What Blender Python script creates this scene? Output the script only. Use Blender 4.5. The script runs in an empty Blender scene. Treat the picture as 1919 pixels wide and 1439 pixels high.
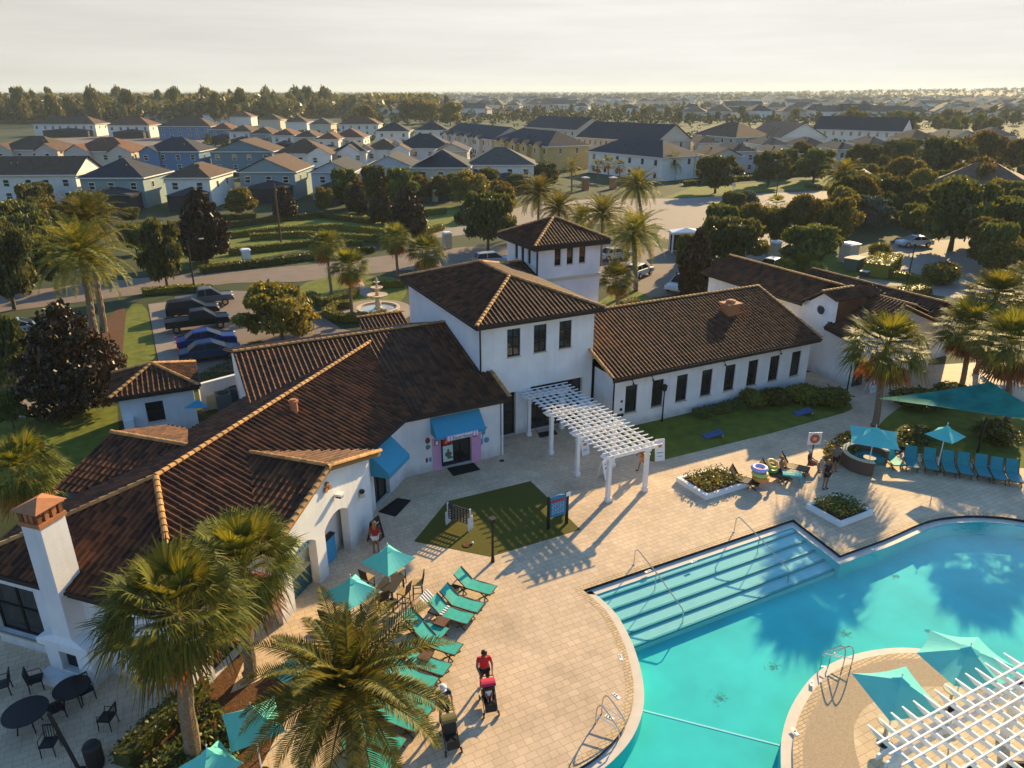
import bpy, bmesh, math, random
from mathutils import Vector, Matrix
from mathutils.geometry import tessellate_polygon
R = math.radians
rnd = random.Random(7)
sc = bpy.context.scene
C = sc.collection
# ---------------------------------------------------------------- camera
H = 20.0; FPX = 1365.0; PITCH = math.atan(550/FPX); YAW = R(26.7)
cam = bpy.data.objects.new('camera', bpy.data.cameras.new('camera')); C.objects.link(cam)
cam.location = (0, 0, H); cam.rotation_euler = (math.pi/2-PITCH, 0, -YAW)
cam.data.sensor_width = 36; cam.data.lens = FPX/1919*36; cam.data.clip_end = 30000
sc.camera = cam
# ---------------------------------------------------------------- light
SUN_AZ, SUN_EL = R(59), R(21)
sun_dir = Vector((math.sin(SUN_AZ)*math.cos(SUN_EL), math.cos(SUN_AZ)*math.cos(SUN_EL), math.sin(SUN_EL)))
w = bpy.data.worlds.new('World'); sc.world = w; w.use_nodes = True
nt = w.node_tree; N = nt.nodes; L = nt.links
sky = N.new('ShaderNodeTexSky'); sky.sky_type = 'NISHITA'; sky.sun_disc = False
sky.sun_elevation = SUN_EL; sky.sun_rotation = SUN_AZ; sky.dust_density = .6; sky.air_density = 1.0; sky.ozone_density = 2.5
bg = N['Background']; BGS = 0.105; bg.inputs['Strength'].default_value = BGS
# thin high cloud low over the horizon, brighter towards the sun; clear blue overhead
tint = N.new('ShaderNodeMix'); tint.data_type = 'RGBA'; tint.blend_type = 'MULTIPLY'; tint.inputs[0].default_value = 1; tint.inputs[7].default_value = (.80, 1.08, 1.24, 1)
L.new(sky.outputs[0], tint.inputs[6])
tc = N.new('ShaderNodeTexCoord'); mp = N.new('ShaderNodeMapping'); mp.inputs['Scale'].default_value = (1.3, 1.3, 17); mp.inputs['Rotation'].default_value = (R(2), R(3), 0)
nz = N.new('ShaderNodeTexNoise'); nz.inputs['Scale'].default_value = 2.3; nz.inputs['Detail'].default_value = 7; nz.inputs['Roughness'].default_value = .6
rp = N.new('ShaderNodeMapRange'); rp.inputs['From Min'].default_value = .30; rp.inputs['From Max'].default_value = .70; rp.inputs['To Min'].default_value = .88; rp.inputs['To Max'].default_value = 1.06
sx = N.new('ShaderNodeSeparateXYZ'); mr = N.new('ShaderNodeMapRange')
mr.inputs['From Min'].default_value = .13; mr.inputs['From Max'].default_value = .26; mr.inputs['To Min'].default_value = 1.0; mr.inputs['To Max'].default_value = .0
dp = N.new('ShaderNodeVectorMath'); dp.operation = 'DOT_PRODUCT'; dp.inputs[1].default_value = (math.sin(SUN_AZ), math.cos(SUN_AZ), 0)
gr = N.new('ShaderNodeMapRange'); gr.inputs['From Min'].default_value = .2; gr.inputs['From Max'].default_value = 1.0
cm_ = N.new('ShaderNodeMix'); cm_.data_type = 'RGBA'; K = 1/(2.0*BGS)
cm_.inputs[6].default_value = (.68*K, .66*K, .595*K, 1); cm_.inputs[7].default_value = (.93*K, .905*K, .87*K, 1)
c2 = N.new('ShaderNodeMix'); c2.data_type = 'RGBA'; c2.blend_type = 'MULTIPLY'; c2.inputs[0].default_value = 1
mx = N.new('ShaderNodeMix'); mx.data_type = 'RGBA'
L.new(tc.outputs['Generated'], mp.inputs[0]); L.new(mp.outputs[0], nz.inputs['Vector']); L.new(nz.outputs[0], rp.inputs[0])
L.new(tc.outputs['Generated'], sx.inputs[0]); L.new(sx.outputs[2], mr.inputs[0])
L.new(tc.outputs['Generated'], dp.inputs[0]); L.new(dp.outputs['Value'], gr.inputs[0]); L.new(gr.outputs[0], cm_.inputs[0])
L.new(cm_.outputs[2], c2.inputs[6]); L.new(rp.outputs[0], c2.inputs[7])
L.new(mr.outputs[0], mx.inputs[0]); L.new(tint.outputs[2], mx.inputs[6]); L.new(c2.outputs[2], mx.inputs[7]); L.new(mx.outputs[2], bg.inputs[0])
sun = bpy.data.objects.new('sun', bpy.data.lights.new('sun', 'SUN')); C.objects.link(sun)
sun.data.energy = 5.0; sun.data.angle = R(.5); sun.data.color = (1, .735, .36)
sun.rotation_mode = 'QUATERNION'; sun.rotation_quaternion = sun_dir.to_track_quat('Z', 'Y'); sun.location = (60, 40, 60)
sc.view_settings.view_transform = 'Standard'; sc.view_settings.look = 'None'; sc.view_settings.gamma = 1
sc.view_settings.exposure = 1.0
sc.cycles.max_bounces = 6; sc.cycles.transparent_max_bounces = 12; sc.cycles.volume_bounces = 0
sc.cycles.caustics_reflective = False; sc.cycles.caustics_refractive = False
# ---------------------------------------------------------------- survey: rays of the photograph's camera
_sp, _cp, _sy, _cy = math.sin(PITCH), math.cos(PITCH), math.sin(YAW), math.cos(YAW)
def ray(u, v):
    a = (u-960)/FPX; b = (v-720)/FPX; dn = _sp+b*_cp; fw = _cp-b*_sp
    return (a*_cy+fw*_sy, -a*_sy+fw*_cy, -dn)
def G(u, v, z=0.0):
    r = ray(u, v); t = (z-H)/r[2]; return Vector((r[0]*t, r[1]*t, z))
def ZC(p):
    return (p[0]*_sy+p[1]*_cy)*_cp+(H-p[2])*_sp
def DD(u, v, k, s=-1):
    r = ray(u, v); t = k/(r[0]+s*r[1]); return Vector((r[0]*t, r[1]*t, H+r[2]*t))
# ---------------------------------------------------------------- mesh builder
class MB:
    def __init__(s): s.v = []; s.f = []; s.m = []
    def add(s, vs, fs, m=0):
        o = len(s.v); s.v += [tuple(p) for p in vs]
        for f in fs: s.f.append([i+o for i in f]); s.m.append(m)
    def poly(s, pts, m=0): s.add(pts, [list(range(len(pts)))], m)
    def box(s, c, d, rz=0, m=0, M=None):
        x, y, z = d[0]/2, d[1]/2, d[2]/2; ca, sa = math.cos(rz), math.sin(rz); P = []
        for a, b, e in ((-x,-y,-z),(x,-y,-z),(x,y,-z),(-x,y,-z),(-x,-y,z),(x,-y,z),(x,y,z),(-x,y,z)):
            if M: P.append(M @ Vector((c[0]+a, c[1]+b, c[2]+e)))
            else: P.append((c[0]+a*ca-b*sa, c[1]+a*sa+b*ca, c[2]+e))
        s.add(P, [(0,3,2,1),(4,5,6,7),(0,1,5,4),(1,2,6,5),(2,3,7,6),(3,0,4,7)], m)
    def bar(s, p, q, wd, h, m=0):
        p, q = Vector(p), Vector(q); d = (q-p).normalized()
        sd = d.cross(Vector((0,0,1)))
        if sd.length < 1e-4: sd = Vector((1,0,0))
        sd.normalize(); up = sd.cross(d); a, b = sd*wd/2, up*h/2
        s.add([p-a-b,p+a-b,p+a+b,p-a+b,q-a-b,q+a-b,q+a+b,q-a+b], [(0,1,2,3),(7,6,5,4),(0,4,5,1),(1,5,6,2),(2,6,7,3),(3,7,4,0)], m)
    def tube(s, pts, r, n=6, m=0, cap=True):
        pts = [Vector(p) for p in pts]; k = len(pts); rs = r if isinstance(r, (list, tuple)) else [r]*k; vs = []; fs = []
        ref = Vector((0,0,1)) if abs((pts[-1]-pts[0]).normalized().z) < .9 else Vector((1,0,0))
        for i, p in enumerate(pts):
            d = (pts[min(i+1,k-1)]-pts[max(i-1,0)]).normalized(); a = d.cross(ref)
            if a.length < 1e-3: a = d.cross(Vector((.3,1,.2)))
            a.normalize(); b = d.cross(a)
            for j in range(n):
                t = 2*math.pi*j/n; vs.append(p+(a*math.cos(t)+b*math.sin(t))*rs[i])
        for i in range(k-1):
            for j in range(n): fs.append((i*n+j, i*n+(j+1)%n, (i+1)*n+(j+1)%n, (i+1)*n+j))
        if cap: fs += [tuple(range(n)), tuple(reversed(range((k-1)*n, k*n)))]
        s.add(vs, fs, m)
    def lathe(s, prof, n=16, c=(0,0,0), m=0, sx=1, sy=1):
        vs = []; fs = []; k = len(prof)
        for r, z in prof:
            for j in range(n):
                t = 2*math.pi*j/n; vs.append((c[0]+r*sx*math.cos(t), c[1]+r*sy*math.sin(t), c[2]+z))
        for i in range(k-1):
            for j in range(n): fs.append((i*n+j, i*n+(j+1)%n, (i+1)*n+(j+1)%n, (i+1)*n+j))
        fs += [tuple(reversed(range(n))), tuple(range((k-1)*n, k*n))]
        s.add(vs, fs, m)
    def prism(s, pts, z0, z1, m=0):
        n = len(pts); vs = [(p[0],p[1],z0) for p in pts]+[(p[0],p[1],z1) for p in pts]
        s.add(vs, [tuple(reversed(range(n))), tuple(range(n,2*n))]+[(i,(i+1)%n,n+(i+1)%n,n+i) for i in range(n)], m)
    def ball(s, c, r, n=8, m=0, sq=(1,1,1)):
        k = max(4, n//2+1); self_v = []; fs = []
        for i in range(k+1):
            a = math.pi*i/k
            for j in range(n):
                t = 2*math.pi*j/n
                self_v.append((c[0]+r*sq[0]*math.sin(a)*math.cos(t), c[1]+r*sq[1]*math.sin(a)*math.sin(t), c[2]+r*sq[2]*math.cos(a)))
        for i in range(k):
            for j in range(n): fs.append((i*n+j, (i+1)*n+j, (i+1)*n+(j+1)%n, i*n+(j+1)%n))
        s.add(self_v, fs, m)
    def build(s, name, mats, parent=None, smooth=False, world=False):
        me = bpy.data.meshes.new(name); me.from_pydata(s.v, [], s.f)
        for x in (mats if isinstance(mats, (list, tuple)) else [mats]):
            if x: me.materials.append(x)
        if any(s.m): me.polygons.foreach_set('material_index', s.m)
        if smooth: me.polygons.foreach_set('use_smooth', [True]*len(s.f))
        me.update()
        o = bpy.data.objects.new(name, me); C.objects.link(o)
        if parent:
            o.parent = parent
            if world: o.location = -parent.location
        return o
def tag(o, label=None, cat=None, group=None, kind=None):
    if label: o['label'] = label
    if cat: o['category'] = cat
    if group: o['group'] = group
    if kind: o['kind'] = kind
    return o
def thing(name, label, cat, loc=(0,0,0), rz=0, group=None):
    o = bpy.data.objects.new(name, None); C.objects.link(o); o.location = loc; o.rotation_euler = (0,0,rz)
    o.empty_display_size = .2
    return tag(o, label, cat, group)
def dup(root, loc, rz=0, label=None, group=None, scale=None, cat=None):
    def cp(o, par):
        c = o.copy(); C.objects.link(c); c.parent = par
        for ch in KIDS(o): cp(ch, c)
        return c
    def KIDS(o): return list(o.children)
    r = cp(root, None); r.location = loc; r.rotation_euler = (0,0,rz)
    if scale: r.scale = (scale,)*3 if not isinstance(scale, (tuple, list)) else scale
    if label: r['label'] = label
    if group: r['group'] = group
    elif 'group' in r: pass
    if cat: r['category'] = cat
    return r
# ---------------------------------------------------------------- materials
def mat(name, col, rough=.8, var=0, scale=4, bump=0, bscale=30, metal=0, spec=.3, detail=4, island=0, trans=0, coat=0):
    m = bpy.data.materials.new(name); m.use_nodes = True; t = m.node_tree; n = t.nodes; l = t.links; p = n['Principled BSDF']
    p.inputs['Roughness'].default_value = rough; p.inputs['Metallic'].default_value = metal; p.inputs['Specular IOR Level'].default_value = spec
    if coat: p.inputs['Coat Weight'].default_value = coat
    p.inputs['Base Color'].default_value = (*col, 1); last = None
    geo = n.new('ShaderNodeNewGeometry')
    if var:
        z = n.new('ShaderNodeTexNoise'); z.inputs['Scale'].default_value = scale; z.inputs['Detail'].default_value = detail
        l.new(geo.outputs['Position'], z.inputs['Vector'])
        r = n.new('ShaderNodeMapRange'); r.inputs['From Min'].default_value = .25; r.inputs['From Max'].default_value = .75
        r.inputs['To Min'].default_value = 1-var; r.inputs['To Max'].default_value = 1+var; l.new(z.outputs[0], r.inputs[0])
        x = n.new('ShaderNodeMix'); x.data_type = 'RGBA'; x.blend_type = 'MULTIPLY'; x.inputs[0].default_value = 1
        x.inputs[6].default_value = (*col, 1); l.new(r.outputs[0], x.inputs[7]); last = x.outputs[2]
    if island:
        r = n.new('ShaderNodeMapRange'); r.inputs['To Min'].default_value = 1-island; r.inputs['To Max'].default_value = 1+island
        l.new(geo.outputs['Random Per Island'], r.inputs[0])
        x = n.new('ShaderNodeMix'); x.data_type = 'RGBA'; x.blend_type = 'MULTIPLY'; x.inputs[0].default_value = 1
        x.inputs[6].default_value = (*col, 1)
        if last: l.new(last, x.inputs[6])
        l.new(r.outputs[0], x.inputs[7]); last = x.outputs[2]
    if last: l.new(last, p.inputs['Base Color'])
    if bump:
        z = n.new('ShaderNodeTexNoise'); z.inputs['Scale'].default_value = bscale; z.inputs['Detail'].default_value = 3
        l.new(geo.outputs['Position'], z.inputs['Vector']); b = n.new('ShaderNodeBump'); b.inputs['Strength'].default_value = bump; b.inputs['Distance'].default_value = .05
        l.new(z.outputs[0], b.inputs['Height']); l.new(b.outputs[0], p.inputs['Normal'])
    if trans:
        d = n.new('ShaderNodeBsdfTranslucent'); ms = n.new('ShaderNodeMixShader'); ms.inputs[0].default_value = trans
        if last: l.new(last, d.inputs[0])
        else: d.inputs[0].default_value = (*col, 1)
        o = n['Material Output']; l.new(p.outputs[0], ms.inputs[1]); l.new(d.outputs[0], ms.inputs[2]); l.new(ms.outputs[0], o.inputs[0])
    return m
def leafmat(name, c1, c2, trans=.35, rough=.5, spec=.35):
    """leaf colour differs leaf by leaf between c1 and c2"""
    m = mat(name, c1, rough, spec=spec); t = m.node_tree; n = t.nodes; l = t.links; p = n['Principled BSDF']
    geo = [k for k in n if k.type == 'NEW_GEOMETRY'][0]; oi = n.new('ShaderNodeObjectInfo')
    x = n.new('ShaderNodeMix'); x.data_type = 'RGBA'; x.inputs[6].default_value = (*c1, 1); x.inputs[7].default_value = (*c2, 1)
    l.new(geo.outputs['Random Per Island'], x.inputs[0])
    hs = n.new('ShaderNodeHueSaturation'); r = n.new('ShaderNodeMapRange'); r.inputs['To Min'].default_value = .7; r.inputs['To Max'].default_value = 1.35
    l.new(oi.outputs['Random'], r.inputs[0]); l.new(r.outputs[0], hs.inputs['Value'])
    r2 = n.new('ShaderNodeMapRange'); r2.inputs['To Min'].default_value = .485; r2.inputs['To Max'].default_value = .515
    l.new(oi.outputs['Random'], r2.inputs[0]); l.new(r2.outputs[0], hs.inputs['Hue'])
    l.new(x.outputs[2], hs.inputs['Color']); l.new(hs.outputs[0], p.inputs['Base Color'])
    d = n.new('ShaderNodeBsdfTranslucent'); g = n.new('ShaderNodeMix'); g.data_type = 'RGBA'; g.blend_type = 'MULTIPLY'; g.inputs[0].default_value = 1
    g.inputs[7].default_value = (1.5, 1.15, .45, 1); l.new(hs.outputs[0], g.inputs[6]); l.new(g.outputs[2], d.inputs[0])
    ms = n.new('ShaderNodeMixShader'); ms.inputs[0].default_value = trans
    l.new(p.outputs[0], ms.inputs[1]); l.new(d.outputs[0], ms.inputs[2]); l.new(ms.outputs[0], n['Material Output'].inputs[0])
    return m
def pavermat(name, col, bw, bh, mort, rot=0, var=.12, dark=.35, sq=.7):
    m = bpy.data.materials.new(name); m.use_nodes = True; t = m.node_tree; n = t.nodes; l = t.links; p = n['Principled BSDF']
    p.inputs['Roughness'].default_value = .75; p.inputs['Specular IOR Level'].default_value = .25
    geo = n.new('ShaderNodeNewGeometry'); mp = n.new('ShaderNodeMapping'); mp.inputs['Rotation'].default_value = (0,0,rot)
    l.new(geo.outputs['Position'], mp.inputs[0]); b = n.new('ShaderNodeTexBrick')
    b.inputs['Scale'].default_value = 1; b.inputs['Brick Width'].default_value = bw; b.inputs['Row Height'].default_value = bh
    b.inputs['Mortar Size'].default_value = mort; b.inputs['Mortar Smooth'].default_value = .1; b.offset = .37; b.squash = sq; b.squash_frequency = 3; b.offset_frequency = 2
    b.inputs['Color1'].default_value = (*[c*(1-var) for c in col], 1); b.inputs['Color2'].default_value = (*[min(1, c*(1+var)) for c in col], 1)
    b.inputs['Mortar'].default_value = (*[c*dark for c in col], 1); b.inputs['Bias'].default_value = 0
    l.new(mp.outputs[0], b.inputs['Vector'])
    z = n.new('ShaderNodeTexNoise'); z.inputs['Scale'].default_value = .4; z.inputs['Detail'].default_value = 10; z.inputs['Roughness'].default_value = .65; l.new(geo.outputs['Position'], z.inputs['Vector'])
    r = n.new('ShaderNodeMapRange'); r.inputs['From Min'].default_value = .3; r.inputs['From Max'].default_value = .7; r.inputs['To Min'].default_value = .74; r.inputs['To Max'].default_value = 1.14
    l.new(z.outputs[0], r.inputs[0]); x = n.new('ShaderNodeMix'); x.data_type = 'RGBA'; x.blend_type = 'MULTIPLY'; x.inputs[0].default_value = 1
    l.new(b.outputs[0], x.inputs[6]); l.new(r.outputs[0], x.inputs[7]); l.new(x.outputs[2], p.inputs['Base Color'])
    bp = n.new('ShaderNodeBump'); bp.inputs['Strength'].default_value = .3; bp.inputs['Distance'].default_value = .01; bp.invert = True
    l.new(b.outputs['Fac'], bp.inputs['Height']); l.new(bp.outputs[0], p.inputs['Normal'])
    return m
M = {}
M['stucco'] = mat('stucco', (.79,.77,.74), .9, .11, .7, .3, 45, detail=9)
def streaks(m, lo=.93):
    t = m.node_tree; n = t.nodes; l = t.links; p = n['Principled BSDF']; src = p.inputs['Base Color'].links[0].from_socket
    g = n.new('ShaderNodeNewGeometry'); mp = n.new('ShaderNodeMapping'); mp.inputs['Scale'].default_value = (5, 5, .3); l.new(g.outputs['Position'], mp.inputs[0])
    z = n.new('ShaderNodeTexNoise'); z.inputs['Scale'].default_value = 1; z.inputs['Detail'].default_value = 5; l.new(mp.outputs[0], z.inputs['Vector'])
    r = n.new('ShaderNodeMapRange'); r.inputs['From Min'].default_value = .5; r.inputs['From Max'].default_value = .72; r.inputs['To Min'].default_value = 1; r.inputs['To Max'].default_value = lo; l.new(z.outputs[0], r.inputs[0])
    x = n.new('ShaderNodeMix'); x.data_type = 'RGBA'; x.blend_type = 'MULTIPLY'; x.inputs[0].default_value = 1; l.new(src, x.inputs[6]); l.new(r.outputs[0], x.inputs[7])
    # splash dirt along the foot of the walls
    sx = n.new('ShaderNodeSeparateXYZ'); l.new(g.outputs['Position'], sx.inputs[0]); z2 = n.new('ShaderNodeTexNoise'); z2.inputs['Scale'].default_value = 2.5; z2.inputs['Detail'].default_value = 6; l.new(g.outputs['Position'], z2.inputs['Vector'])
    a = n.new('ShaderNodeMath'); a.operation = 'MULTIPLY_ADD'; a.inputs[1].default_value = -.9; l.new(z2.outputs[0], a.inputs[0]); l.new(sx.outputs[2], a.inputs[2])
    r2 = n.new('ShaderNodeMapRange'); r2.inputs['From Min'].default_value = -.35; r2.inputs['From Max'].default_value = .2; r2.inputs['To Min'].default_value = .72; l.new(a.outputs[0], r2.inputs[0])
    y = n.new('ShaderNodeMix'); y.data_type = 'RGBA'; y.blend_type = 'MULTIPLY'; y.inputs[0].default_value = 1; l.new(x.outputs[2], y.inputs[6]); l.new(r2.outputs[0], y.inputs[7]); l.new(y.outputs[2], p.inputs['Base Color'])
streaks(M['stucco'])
M['cream'] = mat('cream', (.62,.52,.36), .9, .06, 2, .1)
M['tile'] = mat('roof_tile', (.105,.035,.011), .7, .3, 1.5, 0, island=.55, spec=.3)
M['cap'] = mat('ridge_tile', (.46,.23,.075), .75, .15, 3, 0, island=.25)
M['fascia'] = mat('fascia', (.035,.022,.016), .6)
M['soffit'] = mat('soffit', (.10,.07,.05), .8)
M['glass'] = mat('dark_glass', (.016,.017,.018), .06, spec=.7)
M['car_glass'] = mat('car_glass', (.012,.014,.016), .3, spec=.15)
M['bronze'] = mat('bronze_frame', (.022,.017,.013), .5)
M['white'] = mat('white_paint', (.80,.79,.77), .5, .04, 3)
M['black'] = mat('black_metal', (.012,.012,.013), .45)
M['steel'] = mat('steel', (.62,.58,.52), .22, metal=1)
M['terracotta'] = mat('terracotta', (.42,.17,.07), .8, .15, 6, .1, 20)
M['awning'] = mat('awning_blue', (.05,.30,.43), .8, .05, 3)
M['pink'] = mat('pink_paint', (.66,.33,.50), .85, .06, 3)
M['signred'] = mat('sign_red', (.55,.02,.02), .5)
M['teal'] = mat('teal_canvas', (.16,.68,.64), .8, .06, 2.5, trans=.3)
M['sling'] = mat('sling_fabric', (.035,.40,.31), .7, .16, 5, .1, 40)
M['blue_sling'] = mat('blue_sling', (.025,.24,.27), .7, .1, 5)
M['wood'] = mat('brown_wood', (.13,.058,.026), .6, .2, 8)
M['wicker'] = mat('dark_wicker', (.03,.02,.016), .7, .2, 20, .2, 60)
M['tan'] = mat('tan_cushion', (.42,.28,.12), .8, .1, 8)
M['mulch'] = mat('mulch', (.11,.048,.018), .95, .4, 6, .6, 14)
M['lawn'] = mat('grass_green', (.125,.14,.012), .95, .35, 1.3, .5, 25)
M['turf'] = mat('turf_green', (.09,.082,.008), .95, .12, 6, .3, 60)
M['ground'] = mat('field_green', (.040,.052,.014), .95, .5, .06, .3, 4, detail=8)
M['asphalt'] = mat('asphalt', (.20,.15,.115), .9, .12, .6, .1, 40)
M['concrete'] = mat('concrete', (.27,.215,.165), .85, .08, .8, .1, 40)
M['agg'] = mat('aggregate', (.42,.31,.20), .9, .18, 18, .3, 60)
M['coping'] = mat('coping_stone', (.64,.56,.46), .7, .08, 2)
M['pooltile'] = mat('waterline_tile', (.012,.022,.035), .25)
M['poolfloor'] = mat('pool_plaster', (.05,.60,.55), .8, .16, .55, detail=8)
M['pooldeep'] = mat('pool_steps', (.36,.62,.58), .8, .05, 2)
M['nosing'] = mat('step_nosing', (.02,.30,.32), .5)
M['paver'] = pavermat('pavers', (.62,.455,.30), .43, .275, .008, dark=.55, var=.08)
M['brick'] = pavermat('brick_border', (.60,.43,.25), .26, .13, .010)
M['fount'] = mat('cast_stone', (.52,.42,.30), .85, .12, 4, .1, 30)
M['skin'] = mat('skin', (.42,.22,.13), .6)
M['skin2'] = mat('skin_tan', (.30,.14,.075), .6)
M['trunk'] = mat('bark', (.10,.075,.05), .95, .3, 5, .6, 12)
M['ptrunk'] = mat('palm_trunk', (.22,.16,.10), .95, .3, 9, .8, 18)
M['oak'] = leafmat('oak_leaf', (.036,.056,.013), (.145,.165,.036), .36)
M['olive'] = leafmat('olive_leaf', (.06,.07,.013), (.25,.20,.036), .38)
M['grey'] = leafmat('grey_leaf', (.05,.075,.05), (.13,.16,.11), .2)
M['magnolia'] = leafmat('magnolia_leaf', (.012,.018,.006), (.075,.035,.014), .08, .42, .3)
M['wood_leaf'] = leafmat('wood_leaf', (.046,.068,.015), (.19,.165,.038), .32)
M['date'] = leafmat('date_leaf', (.058,.082,.013), (.26,.235,.034), .36, .55, .2)
M['sabal'] = leafmat('sabal_leaf', (.06,.088,.012), (.23,.235,.036), .36, .6, .15)
M['canopy'] = leafmat('canopy_leaf', (.035,.054,.017), (.11,.12,.040), .10, .8, .1)
M['dead'] = leafmat('dead_frond', (.20,.08,.015), (.50,.22,.04), .45)
M['hedge'] = leafmat('hedge_leaf', (.06,.078,.010), (.21,.19,.022), .3)
M['flower'] = leafmat('flower_red', (.30,.03,.02), (.45,.10,.04), .2)
# glass-clear water: a tinted see-through surface with a Fresnel gloss
def watermat():
    m = bpy.data.materials.new('pool_water'); m.use_nodes = True; n = m.node_tree.nodes; l = m.node_tree.links
    for k in list(n):
        if k.type == 'BSDF_PRINCIPLED': n.remove(k)
    t = n.new('ShaderNodeBsdfTransparent'); t.inputs[0].default_value = (.80,.97,.98,1)
    g = n.new('ShaderNodeBsdfGlossy'); g.inputs['Roughness'].default_value = .02
    f = n.new('ShaderNodeLayerWeight'); f.inputs[0].default_value = .5
    pw = n.new('ShaderNodeMath'); pw.operation = 'POWER'; pw.inputs[1].default_value = 4.5; l.new(f.outputs['Facing'], pw.inputs[0])
    geo = n.new('ShaderNodeNewGeometry'); z = n.new('ShaderNodeTexNoise'); z.inputs['Scale'].default_value = 4.5; z.inputs['Detail'].default_value = 4
    l.new(geo.outputs['Position'], z.inputs['Vector']); b = n.new('ShaderNodeBump'); b.inputs['Strength'].default_value = .35; b.inputs['Distance'].default_value = .018
    l.new(z.outputs[0], b.inputs['Height']); l.new(b.outputs[0], g.inputs['Normal']); l.new(b.outputs[0], f.inputs['Normal'])
    x = n.new('ShaderNodeMixShader'); l.new(pw.outputs[0], x.inputs[0]); l.new(t.outputs[0], x.inputs[1]); l.new(g.outputs[0], x.inputs[2])
    l.new(x.outputs[0], n['Material Output'].inputs[0]); return m
M['water'] = watermat()
M['tanmesh'] = mat('tan_mesh', (.16,.10,.05), .7, .1, 8)
def colmat(name, c, rough=.6, **k):
    key = name
    if key not in M: M[key] = mat(name, c, rough, **k)
    return M[key]
# ================================================================ ground, pool, paving
def sheet(name, loops, z, m, kind='structure', label=None):
    """flat sheet; first loop outer, the rest holes"""
    lp = [[Vector((p[0], p[1], 0)) for p in q] for q in loops]
    tri = tessellate_polygon(lp); flat = [p for q in lp for p in q]
    b = MB(); b.add([(p.x, p.y, z) for p in flat], [t if ((flat[t[1]]-flat[t[0]]).cross(flat[t[2]]-flat[t[0]])).z > 0 else (t[0],t[2],t[1]) for t in tri])
    return tag(b.build(name, m), kind=kind, label=label)
def px(*pts, z=0): return [G(u, v, z) for u, v in pts]
def smooth_loop(pts, it=2, keep=()):
    pts = [Vector((p[0],p[1],0)) for p in pts]
    for _ in range(it):
        q = []; n = len(pts)
        for i in range(n):
            a, b = pts[i], pts[(i+1)%n]
            q += [a*.75+b*.25, a*.25+b*.75]
        pts = q
    return pts
def curve_pts(pts, n=6):
    """Catmull-Rom through open list"""
    P = [Vector((p[0],p[1],0)) for p in pts]; out = []
    for i in range(len(P)-1):
        a = P[max(i-1,0)]; b = P[i]; c = P[i+1]; d = P[min(i+2,len(P)-1)]
        for k in range(n):
            t = k/n; out.append(.5*((2*b)+(c-a)*t+(2*a-5*b+4*c-d)*t*t+(3*b-a-3*c+d)*t**3))
    out.append(P[-1]); return out
def offset(loop, d):
    """offset a closed loop to its left by d"""
    n = len(loop); out = []
    for i in range(n):
        a, b, c = loop[i-1], loop[i], loop[(i+1)%n]
        e1 = Vector((b[0]-a[0], b[1]-a[1])).normalized(); e2 = Vector((c[0]-b[0], c[1]-b[1])).normalized()
        n1 = Vector((-e1.y, e1.x)); n2 = Vector((-e2.y, e2.x)); m = n1+n2
        if m.length < 1e-6: m = n1
        m.normalize(); k = d/max(.35, m.dot(n1)); out.append(Vector((b[0]+m.x*k, b[1]+m.y*k, 0)))
    return out
y_step = 21.72
A0 = Vector((14.35, y_step, 0)); A1 = Vector((26.75, y_step, 0)); A2 = Vector((26.35, 18.5, 0))
right = curve_pts(px((1577,1040),(1660,1010),(1735,978),(1790,968),(1850,967),(1919,975),(2020,1000),(2150,1050)))
left = curve_pts(px((1092,1105),(1128,1136),(1150,1165),(1172,1212),(1186,1268),(1186,1318),(1166,1368),(1128,1410),(1085,1440),(1030,1475)))
# pool outline counter-clockwise: left edge up reversed
pool = [A0]+left[1:]+[Vector((6.5,11.4,0)), Vector((6.0,6.0,0)), Vector((12,2.5,0)), Vector((30,2.5,0)), Vector((44,8,0)), Vector((46,15,0))]
pool += list(reversed(right))[:-1]+[A2, A1]
isl = curve_pts(px((1466,1470),(1464,1420),(1466,1380),(1478,1335),(1500,1295),(1530,1260),(1575,1234),(1630,1218),(1690,1212),(1750,1217),(1800,1228),(1850,1250),(1900,1290),(1960,1360)))
isl = [Vector((p.x,p.y,0)) for p in isl]+[Vector((23.5,5.2,0)), Vector((20,3.6,0)), Vector((15,4.6,0)), Vector((13,7,0))]
isl = list(reversed(isl))   # counter-clockwise
ZL = -.14                   # gutter ledge / water
# ground sheet reaching the horizon, open where the pool basin is
big = [(-9000,-300),(9000,-300),(9000,11000),(-9000,11000)]
sheet('ground', [big, [(5,0),(48,0),(48,22.5),(5,22.5)]], -.06, M['ground'])
deck = px((440,1250),(612,1100))  # paving fans out from the club house walls to the pool
deck_loop = [Vector(p) for p in ((-14,12,0),(-14,36.5,0),(25,38,0),(43,36.5,0),(60,31,0),(66,22,0),(66,-4,0),(-4,-4,0))]
sheet('pool_deck', [deck_loop, pool], 0, M['paver'])
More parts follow.
